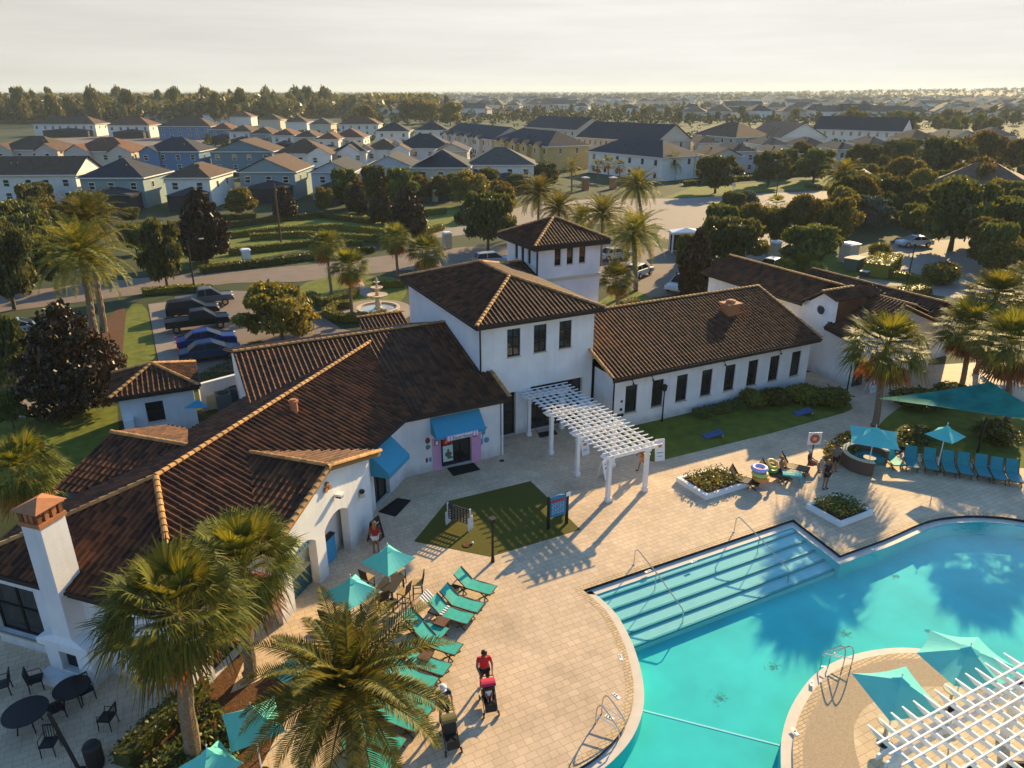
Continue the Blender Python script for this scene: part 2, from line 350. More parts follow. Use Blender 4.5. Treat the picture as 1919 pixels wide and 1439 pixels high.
# edge: brick border, tile face, white gutter ledge, basin
inner = offset(pool, .38); bord = offset(pool, -.30)
b = MB(); n = len(pool)
for i in range(n):
    j = (i+1)%n
    b.add([(bord[i].x,bord[i].y,.004),(bord[j].x,bord[j].y,.004),(pool[j].x,pool[j].y,.004),(pool[i].x,pool[i].y,.004)], [(0,1,2,3)])
tag(b.build('pool_border', M['brick']), kind='structure')
b = MB()
for i in range(n):
    j = (i+1)%n; p, q, r_, s_ = pool[i], pool[j], inner[j], inner[i]
    b.add([(p.x,p.y,.004),(q.x,q.y,.004),(q.x,q.y,ZL),(p.x,p.y,ZL)], [(0,1,2,3)], 1)
    b.add([(p.x,p.y,ZL),(q.x,q.y,ZL),(r_.x,r_.y,ZL),(s_.x,s_.y,ZL)], [(0,1,2,3)], 0)
    b.add([(s_.x,s_.y,ZL),(r_.x,r_.y,ZL),(r_.x,r_.y,-.95),(s_.x,s_.y,-.95)], [(0,1,2,3)], 2)
tag(b.build('pool_edge', [M['coping'], M['pooltile'], M['poolfloor']]), kind='structure')
sheet('pool_floor', [[(5,1),(47,1),(47,22),(5,22)]], -.86, M['poolfloor'])
# wide steps along the far straight edge
b = MB(); ys = [y_step-.38, 21.05, 20.35, 19.68, 19.0, 18.35]
for k in range(5):
    zt = -.20-.085*k; x1 = 26.36-.0*k; x0 = 13.2
    b.box(((x0+x1)/2, (ys[k]+ys[k+1])/2, (zt-.9)/2), (x1-x0, ys[k]-ys[k+1], zt+.9))
    b.box(((x0+x1)/2, ys[k+1]+.045, zt+.004), (x1-x0, .09, .012), m=1)
    b.box(((x0+x1)/2, ys[k+1]-.006, zt-.04), (x1-x0, .008, .08), m=1)
tag(b.build('pool_steps', [M['pooldeep'], M['nosing']]), kind='structure')
# stains on the plaster and the lane line
b = MB()
for u, v, r_ in ((1350,1308,.45),(1245,1180,.22),(1408,1125,.25),(1680,1080,.25),(1585,1188,.3),(1450,1250,.28),(1740,1182,.15)):
    c = G(u, v, -.85)
    for k in range(70):
        a = rnd.uniform(0,6.28); q = r_*abs(rnd.gauss(0,.55)); s_ = rnd.uniform(.012,.035)
        b.add([(c.x+q*math.cos(a)+s_*math.cos(t)*rnd.uniform(.6,1.3), c.y+.7*q*math.sin(a)+s_*math.sin(t), -.857+k*.0001) for t in (0,1,2,3,4,5)], [(0,1,2,3,4,5)])
tag(b.build('floor_stain', mat('rust_stain', (.10,.36,.26), .9)), kind='structure')
p, q = G(1188,1327,-.85), G(1462,1397,-.85); b = MB(); b.bar(p, q, .07, .006)
tag(b.build('lane_line', mat('lane_paint', (.5,.85,.8), .8)), kind='structure')
sheet('water', [inner, list(reversed(offset(isl, -.02)))], ZL-.03, M['water'])
# island with its own border
i1 = offset(isl, .36); i2 = offset(isl, .66)
b = MB(); n = len(isl)
for i in range(n):
    j = (i+1)%n
    b.add([(isl[i].x,isl[i].y,-.05),(isl[j].x,isl[j].y,-.05),(isl[j].x,isl[j].y,-.95),(isl[i].x,isl[i].y,-.95)], [(0,3,2,1)], 1)
    b.add([(isl[i].x,isl[i].y,-.05),(isl[j].x,isl[j].y,-.05),(i1[j].x,i1[j].y,-.05),(i1[i].x,i1[i].y,-.05)], [(0,1,2,3)], 0)
    b.add([(i1[i].x,i1[i].y,-.05),(i1[j].x,i1[j].y,-.05),(i1[j].x,i1[j].y,.02),(i1[i].x,i1[i].y,.02)], [(0,1,2,3)], 0)
tag(b.build('island_edge', [M['coping'], M['poolfloor']]), kind='structure')
b = MB()
for i in range(n):
    j = (i+1)%n; b.add([(i1[i].x,i1[i].y,.02),(i1[j].x,i1[j].y,.02),(i2[j].x,i2[j].y,.02),(i2[i].x,i2[i].y,.02)], [(0,1,2,3)])
tag(b.build('island_border', M['brick']), kind='structure')
sheet('island_deck', [i2], .02, M['agg'])
ip = curve_pts(px((1612,1440),(1602,1400),(1602,1360),(1625,1325),(1668,1305),(1720,1290),(1780,1290),(1850,1310),(1960,1390)))
sheet('island_paving', [list(reversed(ip+[Vector((22,5.6,0)), Vector((16,5.2,0))]))], .025, M['paver'])
# small white depth marker tiles let into the borders
b = MB()
for u, v, rz in ((1163,1232,1.2),(1156,1305,1.75),(1143,1345,2.1),(1300,1052,.1),(1215,1071,.1),(1640,1030,-.5)): p = G(u,v); b.box((p.x,p.y,.008), (.34,.13,.006), rz); b.box((p.x,p.y,.0125), (.05,.08,.003), rz, 1); b.box((p.x+.1*math.cos(rz),p.y+.1*math.sin(rz),.0125), (.04,.08,.003), rz, 1)
for u, v, rz in ((1522,1281,.75),(1490,1372,1.4)): p = G(u,v); b.box((p.x,p.y,.028), (.34,.13,.006), rz); b.box((p.x,p.y,.0325), (.05,.08,.003), rz, 1)
tag(b.build('depth_marker', [M['white'], M['pooltile']]), kind='structure')
# lawns, beds, paths on the pool side
sheet('turf', [[(9.06,28.46),(11.79,25.69),(16.72,25.73),(16.78,31.07),(11.84,31.15)]], .004, M['turf'])
lw = [Vector((24.3,29.8,0)), Vector((33,29.6,0)), Vector((39.8,29.75,0)), Vector((40.9,29.95,0)), Vector((41.5,30.6,0)), Vector((41.3,31.3,0)), Vector((39.5,34.4,0)), Vector((24.5,34.4,0)), Vector((23.9,30.2,0))]
sheet('side_lawn', [lw], .006, M['lawn'])
sheet('mulch_bed', [px((432,1300),(470,1210),(420,1180),(380,1225),(250,1439),(300,1475),(470,1475),(560,1300),(520,1260))], .006, M['mulch'])
sheet('lounge_lawn', [smooth_loop(px((1640,800),(1700,752),(1760,735),(1900,760),(2000,800),(2050,870),(1930,880),(1840,870),(1690,845),(1640,830)), 2)], .006, M['lawn'])
sheet('planting_bed', [smooth_loop(px((1560,850),(1600,820),(1690,815),(1700,850),(1640,862),(1600,868)), 2)], .010, M['mulch'])
# ---------------------------------------------------------------- far side of the club house: roads, car park, lawns
def road(name, pts, z, m): return sheet(name, [px(*pts)], z, M[m])
road('road', [(-60,600),(0,585),(250,553),(440,530),(560,528),(640,518),(760,506),(860,500),(960,502),(1100,520),(1200,560),(1330,545),(1400,520),(1330,480),(1150,450),(960,462),(880,462),(780,472),(600,494),(450,507),(250,522),(0,550),(-60,556)], -.030, 'asphalt')
road('car_park', [(345,700),(328,640),(318,565),(430,545),(560,545),(600,590),(640,616),(720,632),(700,690),(560,690)], -.026, 'asphalt')
road('pavement', [(300,690),(290,640),(278,570),(318,565),(330,640),(348,690)], -.020, 'concrete')
sheet('strip_lawn', [smooth_loop(px((225,690),(232,640),(238,570),(276,570),(288,640),(300,700)), 1)], -.022, M['lawn'])
sheet('palm_bed', [smooth_loop(px((170,700),(185,620),(215,580),(238,572),(232,640),(226,700)), 1)], -.018, M['mulch'])
road('side_road', [(-60,790),(-60,640),(20,602),(110,598),(98,660),(110,770),(0,790)], -.034, 'concrete')
sheet('corner_lawn', [px((-60,920),(-60,795),(110,772),(220,760),(225,830),(100,900))], -.028, M['lawn'])
sheet('round_lawn', [smooth_loop(px((556,545),(575,525),(660,515),(760,520),(765,560),(700,590),(650,590),(610,575),(575,565)), 2)], -.022, M['lawn'])
sheet('fountain_court', [smooth_loop(px((630,575),(690,560),(770,565),(775,598),(700,606),(640,600)), 2)], -.016, M['concrete'])
road('garden_path', [(655,525),(668,522),(700,545),(690,560),(676,552)], -.014, 'concrete')
# boulevard and its lawns
road('boulevard', [(760,452),(870,440),(1000,420),(1220,420),(1330,440),(1450,460),(1500,450),(1420,408),(1400,395),(1560,385),(1700,380),(1700,352),(1560,358),(1440,362),(1280,372),(1130,372),(1000,380),(860,425),(780,436)], -.036, 'concrete')
road('entry_drive', [(1330,480),(1420,500),(1490,470),(1480,430),(1400,400),(1250,415),(1230,440)], -.032, 'concrete')
sheet('verge_lawn', [px((1240,372),(1300,350),(1560,335),(1700,330),(1700,347),(1560,352),(1440,357),(1300,369))], -.034, M['lawn'])
sheet('island_lawn', [smooth_loop(px((1475,395),(1480,378),(1560,372),(1640,378),(1600,405),(1500,412)), 2)], -.026, M['lawn'])
sheet('hedge_lawn', [px((250,470),(300,440),(560,405),(860,385),(870,425),(640,455),(450,490),(300,510))], -.040, M['lawn'])
road('gate_court', [(1560,560),(1600,480),(1680,455),(1919,440),(2000,520),(1800,560),(1700,545)], -.032, 'concrete')
sheet('gate_lawn', [px((1400,520),(1560,470),(1600,500),(1720,520),(1740,560),(1600,570),(1450,560))], -.028, M['lawn'])
road('gate_path', [(1598,520),(1650,524),(1690,530),(1690,536),(1640,534),(1600,528)], -.024, 'concrete')
sheet('tower_lawn', [px((1100,580),(1170,535),(1240,565),(1290,590),(1200,620))], -.026, M['lawn'])
sheet('street', [px((0,330),(250,345),(330,345),(300,300),(440,270),(520,300),(640,360),(760,340),(1000,372),(1000,365),(700,290),(300,240),(0,270))], -.050, M['asphalt'])
# ================================================================ club house
UP = Vector((0,0,1))
def wallgrid(b, o, ux, W, Hh, holes=(), dep=.16, n=None, m=0, top=None):
    """wall face with real openings; ux runs left to right seen from outside"""
    o = Vector(o); ux = Vector(ux).normalized(); n = n or ux.cross(UP)
    us = sorted({0, W, *[h[0] for h in holes], *[h[2] for h in holes]}); vs = sorted({0, Hh, *[h[1] for h in holes], *[h[3] for h in holes]})
    P = lambda u, v, d=0: o+ux*u+UP*v-n*d
    for i in range(len(us)-1):
        for j in range(len(vs)-1):
            cu, cv = (us[i]+us[i+1])/2, (vs[j]+vs[j+1])/2
            if any(h[0] < cu < h[2] and h[1] < cv < h[3] for h in holes): continue
            b.add([P(us[i],vs[j]),P(us[i+1],vs[j]),P(us[i+1],vs[j+1]),P(us[i],vs[j+1])], [(0,1,2,3)], m)
    for a, c, d, e in holes:
        for p, q in (((a,c),(d,c)),((d,c),(d,e)),((d,e),(a,e)),((a,e),(a,c))):
            b.add([P(*p),P(*q),P(*q,dep),P(*p,dep)], [(0,1,2,3)], m)
def window(par, o, ux, hole, dep=.13, cols=1, rows=2, name='window', glass='glass', fr='bronze', world=True, fw=.05):
    o = Vector(o); ux = Vector(ux).normalized(); n = ux.cross(UP); a, c, d, e = hole
    P = lambda u, v, k=0: o+ux*u+UP*v-n*k
    b = MB(); b.add([P(a,c,dep),P(d,c,dep),P(d,e,dep),P(a,e,dep),P(a,c,dep+.04),P(d,c,dep+.04),P(d,e,dep+.04),P(a,e,dep+.04)], [(0,1,2,3),(7,6,5,4),(0,4,5,1),(1,5,6,2),(2,6,7,3),(3,7,4,0)])
    g = b.build(name, M[glass], par, world=world)
    f = MB(); h = dep-.025
    for u in [a+fw/2]+[a+(d-a)*k/cols for k in range(1, cols)]+[d-fw/2]: f.bar(P(u,c,h), P(u,e,h), fw, fw)
    for v in [c+fw/2]+[c+(e-c)*k/rows for k in range(1, rows)]+[e-fw/2]: f.bar(P(a+fw,v,h), P(d-fw,v,h), fw, fw)
    fo = f.build('frame', M[fr], g)
    if name == 'window' and c > .3: q = MB(); q.bar(P(a-.04,c-.035,-.02), P(d+.04,c-.035,-.02), .10, .07); q.build('sill', M['cream'], g)
    return g
TW, TL = .29, .40
def tiles(poly, holes=()):
    """barrel tiles laid up a slope; poly counter-clockwise from above, first edge along the eave"""
    p = [Vector(q) for q in poly]; e = (p[1]-p[0]); e.z = 0; e.normalize()
    n = Vector((0,0,0))
    for i in range(len(p)): n += p[i].cross(p[(i+1)%len(p)])
    n.normalize()
    if n.z < 0: n = -n
    t = n.cross(e).normalized(); o = p[0]
    S = [(q-o).dot(e) for q in p]; T = [(q-o).dot(t) for q in p]
    vs = []; fs = []; prof = ((0,.0),(.03,.058),(.08,.084),(.13,.058),(.16,.0),(TW,.0))
    i0, i1 = math.floor(min(S)/TW), math.ceil(max(S)/TW); j0, j1 = math.floor(min(T)/TL), math.ceil(max(T)/TL)
    for i in range(i0, i1):
        for j in range(j0, j1):
            k = len(vs); jit = rnd.uniform(-.006,.006)
            for tt, lift in ((j*TL, .032), (j*TL+TL+.05, .0)):
                for u, h in prof: vs.append(o+e*(i*TW+u)+t*(tt+jit)+n*(h+lift))
            fs += [(k+q, k+q+1, k+7+q, k+6+q) for q in range(5)]
    me = bpy.data.meshes.new('t'); me.from_pydata(vs, [], fs); bm = bmesh.new(); bm.from_mesh(me); bpy.data.meshes.remove(me)
    for i in range(len(p)):
        a, c = p[i], p[(i+1)%len(p)]; d = c-a
        if d.length < .05: continue
        bmesh.ops.bisect_plane(bm, geom=bm.verts[:]+bm.edges[:]+bm.faces[:], plane_co=a, plane_no=d.cross(n), clear_outer=True)
    out = MB(); bm.verts.index_update(); out.add([v.co.copy() for v in bm.verts], [[v.index for v in f.verts] for f in bm.faces]); bm.free()
    q = [v-n*.015 for v in p]; out.poly(q, 1); return out
def caps(b, p, q, r=.13, step=.36):
    p, q = Vector(p)+UP*.05, Vector(q)+UP*.05; d = q-p; k = max(1, round(d.length/step)); d.normalize(); s = d.cross(UP).normalized(); u = s.cross(d)
    for i in range(k):
        a = p+d*(i*step); c = a+d*(step+.05); vs = []
        for o, rr, lf in ((a, r, .025), (c, r*.82, 0)):
            for j in range(6):
                th = math.pi*j/5; vs.append(o+s*rr*math.cos(th)+u*(rr*math.sin(th)*.9+lf))
        b.add(vs, [(j, j+1, j+7, j+6) for j in range(5)]+[(5,4,3,2,1,0)])
def roof(par, polys, ridges=(), eaves=(), name='roof', fdep=.22):
    b = MB()
    for p in polys:
        t = tiles(p); o = len(b.v); b.v += t.v; b.f += [[i+o for i in f] for f in t.f]; b.m += t.m
    r = b.build(name, [M['tile'], M['soffit']], par, world=True)
    if ridges:
        for p, q in ridges: c = MB(); caps(c, p, q); c.build('ridge_cap', M['cap'], r)
    if eaves:
        f = MB()
        for p, q in eaves:
            p, q = Vector(p), Vector(q); d = (q-p).normalized(); s = d.cross(UP).normalized(); dz = UP*-(.02+fdep/2)
            f.bar(p+dz-s*.02, q+dz-s*.02, .05, fdep)
            f.bar(p+UP*-.03+s*.05-d*.0, q+UP*-.03+s*.05, .11, .09)    # gutter
        f.build('gutter', M['fascia'], r)
    return r
def soffit(b, lo, hi, z):  # flat underside ring piece
    b.box(((lo[0]+hi[0])/2, (lo[1]+hi[1])/2, z), (hi[0]-lo[0], hi[1]-lo[1], .03))
V = Vector
club = thing('clubhouse', 'white stucco clubhouse with brown tile roofs, a square tower and an angled snack bar wing', 'clubhouse', (20,38,0))
# ---- main two storey block
b = MB(); mw = [(18.14-16.4,5.21,19.02-16.4,6.94),(19.93-16.4,5.21,20.81-16.4,6.95),(21.7-16.4,5.2,22.58-16.4,6.95)]
door = (19.75-16.4, .02, 23.5-16.4, 3.02); sdoor = (16.75-16.4, .02, 18.72-16.4, 2.9)
wallgrid(b, (16.4,36.7,0), (1,0,0), 7.8, 7.35, mw+[door, sdoor], dep=.3)
wallgrid(b, (16.4,49.2,0), (0,-1,0), 12.5, 7.35); wallgrid(b, (24.2,36.7,0), (0,1,0), 12.5, 7.35); wallgrid(b, (24.2,49.2,0), (-1,0,0), 7.8, 7.35)
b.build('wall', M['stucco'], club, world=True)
for h in mw: window(club, (16.4,36.7,0), (1,0,0), h, cols=2, rows=3)
g = window(club, (16.4,36.7,0), (1,0,0), door, dep=.28, cols=6, rows=2, name='entrance_door'); window(club, (16.4,36.7,0), (1,0,0), sdoor, dep=.28, cols=3, rows=4, name='side_door')
b = MB(); s_ = .03
e = [V((15.95,36.2,7.55)), V((24.65,36.2,7.55)), V((24.65,49.65,7.55)), V((15.95,49.65,7.55))]; r1, r2 = V((20.3,40.7,9.05)), V((20.3,45.3,9.05))
roof(club, [[e[0],e[1],r1], [e[1],e[2],r2,r1], [e[2],e[3],r2], [e[3],e[0],r1,r2]], [(e[0],r1),(e[1],r1),(e[2],r2),(e[3],r2),(r1,r2)], [(e[0],e[1]),(e[1],e[2]),(e[2],e[3]),(e[3],e[0])])
b = MB(); b.box((20.3,42.92,7.33), (8.5,13.2,.05)); b.build('soffit', M['soffit'], club, world=True)
b = MB(); b.tube([(16.36,36.64,7.2),(16.36,36.64,3.3)], .05, 6); b.build('downpipe', M['bronze'], club, world=True)
# ---- tower
b = MB(); X0, X1, Y0, Y1 = 26.3, 31.95, 48, 53.2
tf = [(28.35-.56-X0,7.5,28.35-X0,8.77),(28.88-X0,7.5,29.45-X0,8.78),(30.0-X0,7.5,30.56-X0,8.78)]
tl = [(Y1-51.77,7.51,Y1-51.25,8.8),(Y1-50.69,7.52,Y1-50.19,8.8),(Y1-49.58,7.53,Y1-49.1,8.8)]
wallgrid(b, (X0,Y0,0), (1,0,0), X1-X0, 9.12, tf); wallgrid(b, (X0,Y1,0), (0,-1,0), Y1-Y0, 9.12, tl)
wallgrid(b, (X1,Y0,0), (0,1,0), Y1-Y0, 9.12); wallgrid(b, (X1,Y1,0), (-1,0,0), X1-X0, 9.12)
b.build('tower_wall', M['stucco'], club, world=True)
for h in tf: window(club, (X0,Y0,0), (1,0,0), h, rows=1)
for h in tl: window(club, (X0,Y1,0), (0,-1,0), h, rows=1)
b = MB(); b.box(((X0+X1)/2,Y0-.05,6.42), (X1-X0+.16,.13,.24)); b.box((X1+.05,(Y0+Y1)/2,6.42), (.13,Y1-Y0+.1,.24)); b.build('band_course', M['cream'], club, world=True)
b = MB(); b.tube([(X0-.05,Y0-.06,9.0),(X0-.05,Y0-.06,6.4)], .07, 6); b.build('downpipe', M['bronze'], club, world=True)
o = .55; e = [V((X0-o,Y0-o,9.22)), V((X1+o,Y0-o,9.22)), V((X1+o,Y1+o,9.22)), V((X0-o,Y1+o,9.22))]; ap = V(((X0+X1)/2,(Y0+Y1)/2,10.72))
roof(club, [[e[i],e[(i+1)%4],ap] for i in range(4)], [(q,ap) for q in e], [(e[i],e[(i+1)%4]) for i in range(4)], name='tower_roof', fdep=.34)
b = MB(); b.box((ap.x,ap.y,9.02), (X1-X0+.9,Y1-Y0+.9,.05)); b.build('soffit', M['soffit'], club, world=True)
# low link roof between block and tower
roof(club, [[V((23.9,46.3,6.35)),V((26.25,46.3,6.35)),V((26.25,50.2,7.55)),V((23.9,50.2,7.55))],[V((26.25,54.2,6.35)),V((23.9,54.2,6.35)),V((23.9,50.2,7.55)),V((26.25,50.2,7.55))]], [(V((23.9,50.2,7.55)),V((26.2,50.2,7.55)))], [])
b = MB(); b.box((25.25,50.2,3.1), (2.0,7.2,6.2)); b.build('wall', M['stucco'], club, world=True)
# ---- long right wing
b = MB(); wx = [25.3,27.36,29.32,31.4,33.4,35.45,37.45,39.5]; wh = [(x-24.41,1.0,x+.9-24.41,2.86) for x in wx]
wallgrid(b, (24.41,34.45,0), (1,0,0), 16.8, 3.55, wh); wallgrid(b, (24.41,36.7,0), (0,-1,0), 2.25, 3.6); wallgrid(b, (41.21,34.45,0), (0,1,0), 12, 3.55); wallgrid(b, (41.21,46.45,0), (-1,0,0), 16.8, 3.55)
b.add([(41.21,34.45,3.5),(41.21,46.45,3.5),(41.21,40.4,5.85)], [(0,1,2)]); b.build('wall', M['stucco'], club, world=True)
for h in wh: window(club, (24.41,34.45,0), (1,0,0), h, rows=1, cols=1)
a0, a1, b0, b1 = V((23.9,33.85,3.75)), V((41.5,33.85,3.75)), V((23.9,40.4,6.02)), V((41.5,40.4,6.02)); c0, c1 = V((24.3,47,3.75)), V((41.5,47,3.75))
roof(club, [[a0,a1,b1,b0],[c1,c0,V((24.3,40.4,6.02)),b1]], [(V((24.3,40.4,6.02)),b1),(a1,b1),(V((23.95,37.0,4.84)),a0)], [(a0,a1)])
b = MB(); b.box((32.8,34.16,3.5), (17.2,.56,.04)); b.build('soffit', M['soffit'], club, world=True)
b = MB(); b.tube([(24.37,34.40,3.5),(24.37,34.40,.1)], .05, 6); b.build('downpipe', M['bronze'], club, world=True)
c = V((36.6,38.0,5.2)); b = MB(); b.box((c.x,c.y,5.3), (1.05,.85,1.1)); b.box((c.x,c.y,5.9), (1.3,1.1,.14)); b.lathe([(.34,0),(.34,.16),(.2,.22)], 10, (c.x,c.y,5.97)); b.build('roof_chimney', M['terracotta'], club, world=True)
for k, (u, v, q) in enumerate(((25.02,1.9,.12),(25.0,1.35,.16),(24.85,.95,.2),(25.1,.95,.2))): b = MB(); b.box((u,34.42,v), (q,.05,q)); b.build('meter_box', M['black'], club, world=True)
for x in (25.6, 27.1, 33, 38): b = MB(); b.tube([(x,34.42,3.25),(x,34.2,3.3),(x,34.1,3.15)], .03, 5); b.lathe([(.09,0),(.03,.1)], 8, (x,34.1,3.07)); b.build('wall_lamp', M['black'], club, world=True)
# ---- shop front wing (ridge along x)
b = MB(); shop = (12.93-10.8,.03,14.78-10.8,1.98)
wallgrid(b, (10.8,34.6,0), (1,0,0), 5.85, 3.5, [shop], dep=.25); wallgrid(b, (16.65,34.6,0), (0,1,0), 2.1, 3.5)
b.add([(3.9,42.2,5.9),(3.9,49.8,3.6),(3.9,49.8,0),(3.9,34.6,0),(3.9,34.6,3.6)], [(0,1,2,3,4)])
b.add([(16.65,34.6,3.5),(16.65,36.7,3.5),(16.65,36.7,4.25)], [(0,1,2)]); b.build('wall', M['stucco'], club, world=True)
window(club, (10.8,34.6,0), (1,0,0), shop, dep=.22, cols=3, rows=1, name='shop_door')
a0, a1, b0, b1 = V((3.4,34.17,3.78)), V((17.04,34.17,3.78)), V((3.4,42.2,6.12)), V((16.4,42.2,6.12)); m1 = V((17.04,36.7,4.52)); m2 = V((16.4,36.7,4.52))
roof(club, [[a0,a1,m1,V((3.4,36.7,4.52))],[V((3.4,36.7,4.52)),m2,b1,b0],[V((16.4,50.2,3.78)),V((3.4,50.2,3.78)),b0,b1]], [(b0,b1),(a1,m1)], [(V((10.9,34.17,3.78)),a1)])
b = MB(); b.box((13.6,34.38,3.52), (6.2,.42,.04)); b.build('soffit', M['soffit'], club, world=True)
b = MB(); b.tube([(16.72,34.5,3.5),(16.72,34.5,.06)], .06, 8); b.build('downpipe', M['white'], club, world=True)
for x, w_ in ((12.65,.5),(15.08,.6)): b = MB(); b.box((x,34.58,1.0), (w_,.03,2.0)); b.build('painted_panel', M['pink'], club, world=True)
# blue canvas awning over the shop door
def awning(P, w, out, z1, z0, name='awning', val=.28):
    """P(u, d, z): u along wall, d out from wall"""
    b = MB(); q = [P(0,.02,z1),P(w,.02,z1),P(w,out,z0),P(0,out,z0)]; lo = [P(0,out,z0-val),P(w,out,z0-val),P(0,.02,z0-val),P(w,.02,z0-val)]
    b.add(q+lo, [(0,3,2,1),(3,4,5,2),(0,6,4,3),(1,2,5,7)]); return b.build(name, M['awning'], club, world=True)
awning(lambda u,d,z: V((12.35+u,34.6-d,z)), 2.95, .95, 3.28, 2.46, val=.14)
# sign board with the shop name, hung from the awning's front edge
b = MB()
for k in range(22): b.box((12.88+k*.0855+.0428,33.58,2.335), (.0855,.05+(k%2)*.004,.29), m=k%2)
sg = b.build('shop_sign', [M['pink'], M['white']], club, world=True)
def text(body, size, loc, rot, m, par, align='CENTER', name='lettering', world=True):
    cu = bpy.data.curves.new(name, 'FONT'); cu.body = body; cu.size = size; cu.align_x = align; cu.extrude = .004
    o = bpy.data.objects.new('tmp', cu); C.objects.link(o); bpy.context.view_layer.update()
    me = bpy.data.meshes.new_from_object(o.evaluated_get(bpy.context.evaluated_depsgraph_get())); bpy.data.objects.remove(o); bpy.data.curves.remove(cu)
    me.materials.clear(); me.materials.append(m); ob = bpy.data.objects.new(name, me); C.objects.link(ob); ob.rotation_euler = rot
    ob.parent = par; l = V(loc)
    q = par
    while q and world: l = l-q.location; q = q.parent
    ob.location = l; return ob
bb = MB(); bb.box((13.86,33.545,2.335), (1.12,.03,.22)); bb.build('name_plate', M['white'], sg, )
text('Sand House', .235, (13.86,33.52,2.255), (math.pi/2,0,0), M['black'], club)
b = MB(); b.box((13.25,34.40,1.75), (.60,.02,.36)); b.box((13.25,34.385,1.75), (.30,.008,.05), m=1); b.box((13.16,34.385,1.66), (.12,.008,.04), m=1); b.build('door_poster', [M['signred'], colmat('gold_ink',(.8,.55,.2))], club, world=True)
b = MB(); b.box((13.25,34.40,1.0), (.60,.02,1.0)); b.ball((13.27,34.39,.95), .22, 9, 1, (1,.05,.8)); b.ball((13.36,34.386,.72), .16, 9, 2, (1.2,.05,.5)); b.ball((13.27,34.382,1.2), .08, 8, 2, (1,.06,1)); b.build('door_poster', [colmat('poster_pale',(.55,.68,.62)), colmat('poster_brown',(.15,.11,.05)), colmat('poster_green',(.05,.16,.08))], club, world=True)
b = MB(); b.box((12.66,34.55,1.72), (.24,.03,.32)); b.box((12.66,34.53,1.72), (.17,.012,.24), m=1); b.build('notice_frame', [M['bronze'], M['white']], club, world=True)
b = MB(); b.box((15.0,34.55,1.74), (.26,.03,.26)); b.box((15.0,34.53,1.76), (.18,.012,.12), m=1); b.build('notice_frame', [M['bronze'], M['white']], club, world=True)
# plain stand-in shapes for the painted wall mural either side of the door
b = MB()
for q, mm in (((12.15,1.95,.15,.20),0),((12.15,1.55,.15,.16),1),((12.07,1.1,.05,.22),3),((12.25,1.1,.05,.22),3),((12.05,.75,.08,.17),0),((12.26,.75,.08,.17),2)): b.ball((q[0],34.592,q[1]), 1, 9, mm, (q[2],.01,q[3]))
for q, mm in (((15.55,1.72,.14,.15),2),((15.45,2.0,.15,.05),1),((15.7,2.0,.12,.05),1),((15.42,1.15,.10,.22),2),((15.74,1.2,.18,.18),2),((15.5,1.45,.03,.2),2)): b.ball((q[0],34.592,q[1]), 1, 9, mm, (q[2],.01,q[3]))
b.build('wall_mural', [colmat('mural_red',(.20,.05,.06)), colmat('mural_green',(.10,.25,.18)), colmat('mural_blue',(.06,.28,.48)), M['white']], club, world=True)
# ---- wing at 45 degrees
Q2 = math.sqrt(.5)
def W(s, t, z=0): return V(((s+t)*Q2, (s-t)*Q2, z))
def ST(p): return ((p.x+p.y)*Q2, (p.x-p.y)*Q2)
tR, zR, tE, zE, tWall, tF = -21.35, 5.8, -16.42, 3.85, -16.83, -16.17
sEnd, sWall, sHip = 14.85, 15.3, 19.66
tB = 2*tR-tE
rE0, rE1 = W(sHip,tR,zR), W(38,tR,zR)
fe0, fe1, be0, be1 = W(sEnd,tE,zE), W(32.2,tE,zE), W(sEnd,tB,zE), W(35,tB,zE)
roof(club, [[fe0,fe1,rE1,rE0],[be0,fe0,rE0],[be1,be0,rE0,rE1]], [(rE0,W(37.2,tR,zR)),(fe0,rE0),(be0,rE0)], [(fe0,W(32,tE,zE)),(be0,fe0)])
b = MB(); hw = zE-.3
wallgrid(b, W(15.3,tWall), (1,1,0), 12.2, hw+.1, [(1.0,.05,3.0,2.4)], dep=.4)
wallgrid(b, W(27.0,tWall), (1,1,0), 5.3, hw+.1, [(1.6,.03,3.2,2.1)], dep=.3)
eh = [(0.4,.9,2.6,2.9)]                                   # end wall; tall opening on the left
Lw = tWall-(tB+.4)
wallgrid(b, W(sWall,tB+.41), (1,-1,0), Lw, hw+.1, [(Lw-9.3,.5,Lw-6.75,2.95)], dep=.3)
b.build('wall', M['stucco'], club, world=True)
window(club, W(sWall,tB+.41), (1,-1,0), (Lw-9.3,.5,Lw-6.75,2.95), dep=.28, cols=2, rows=2)
window(club, W(27.0,tWall), (1,1,0), (1.6,.03,3.2,2.1), dep=.28, cols=2, rows=1, name='side_door')
window(club, W(15.3,tWall), (1,1,0), (1.0,.05,3.0,2.4), dep=.35, cols=2, rows=2)
awning(lambda u,d,z: W(28.3+u,tWall+d,z), 2.3, 1.05, 3.25, 2.35)
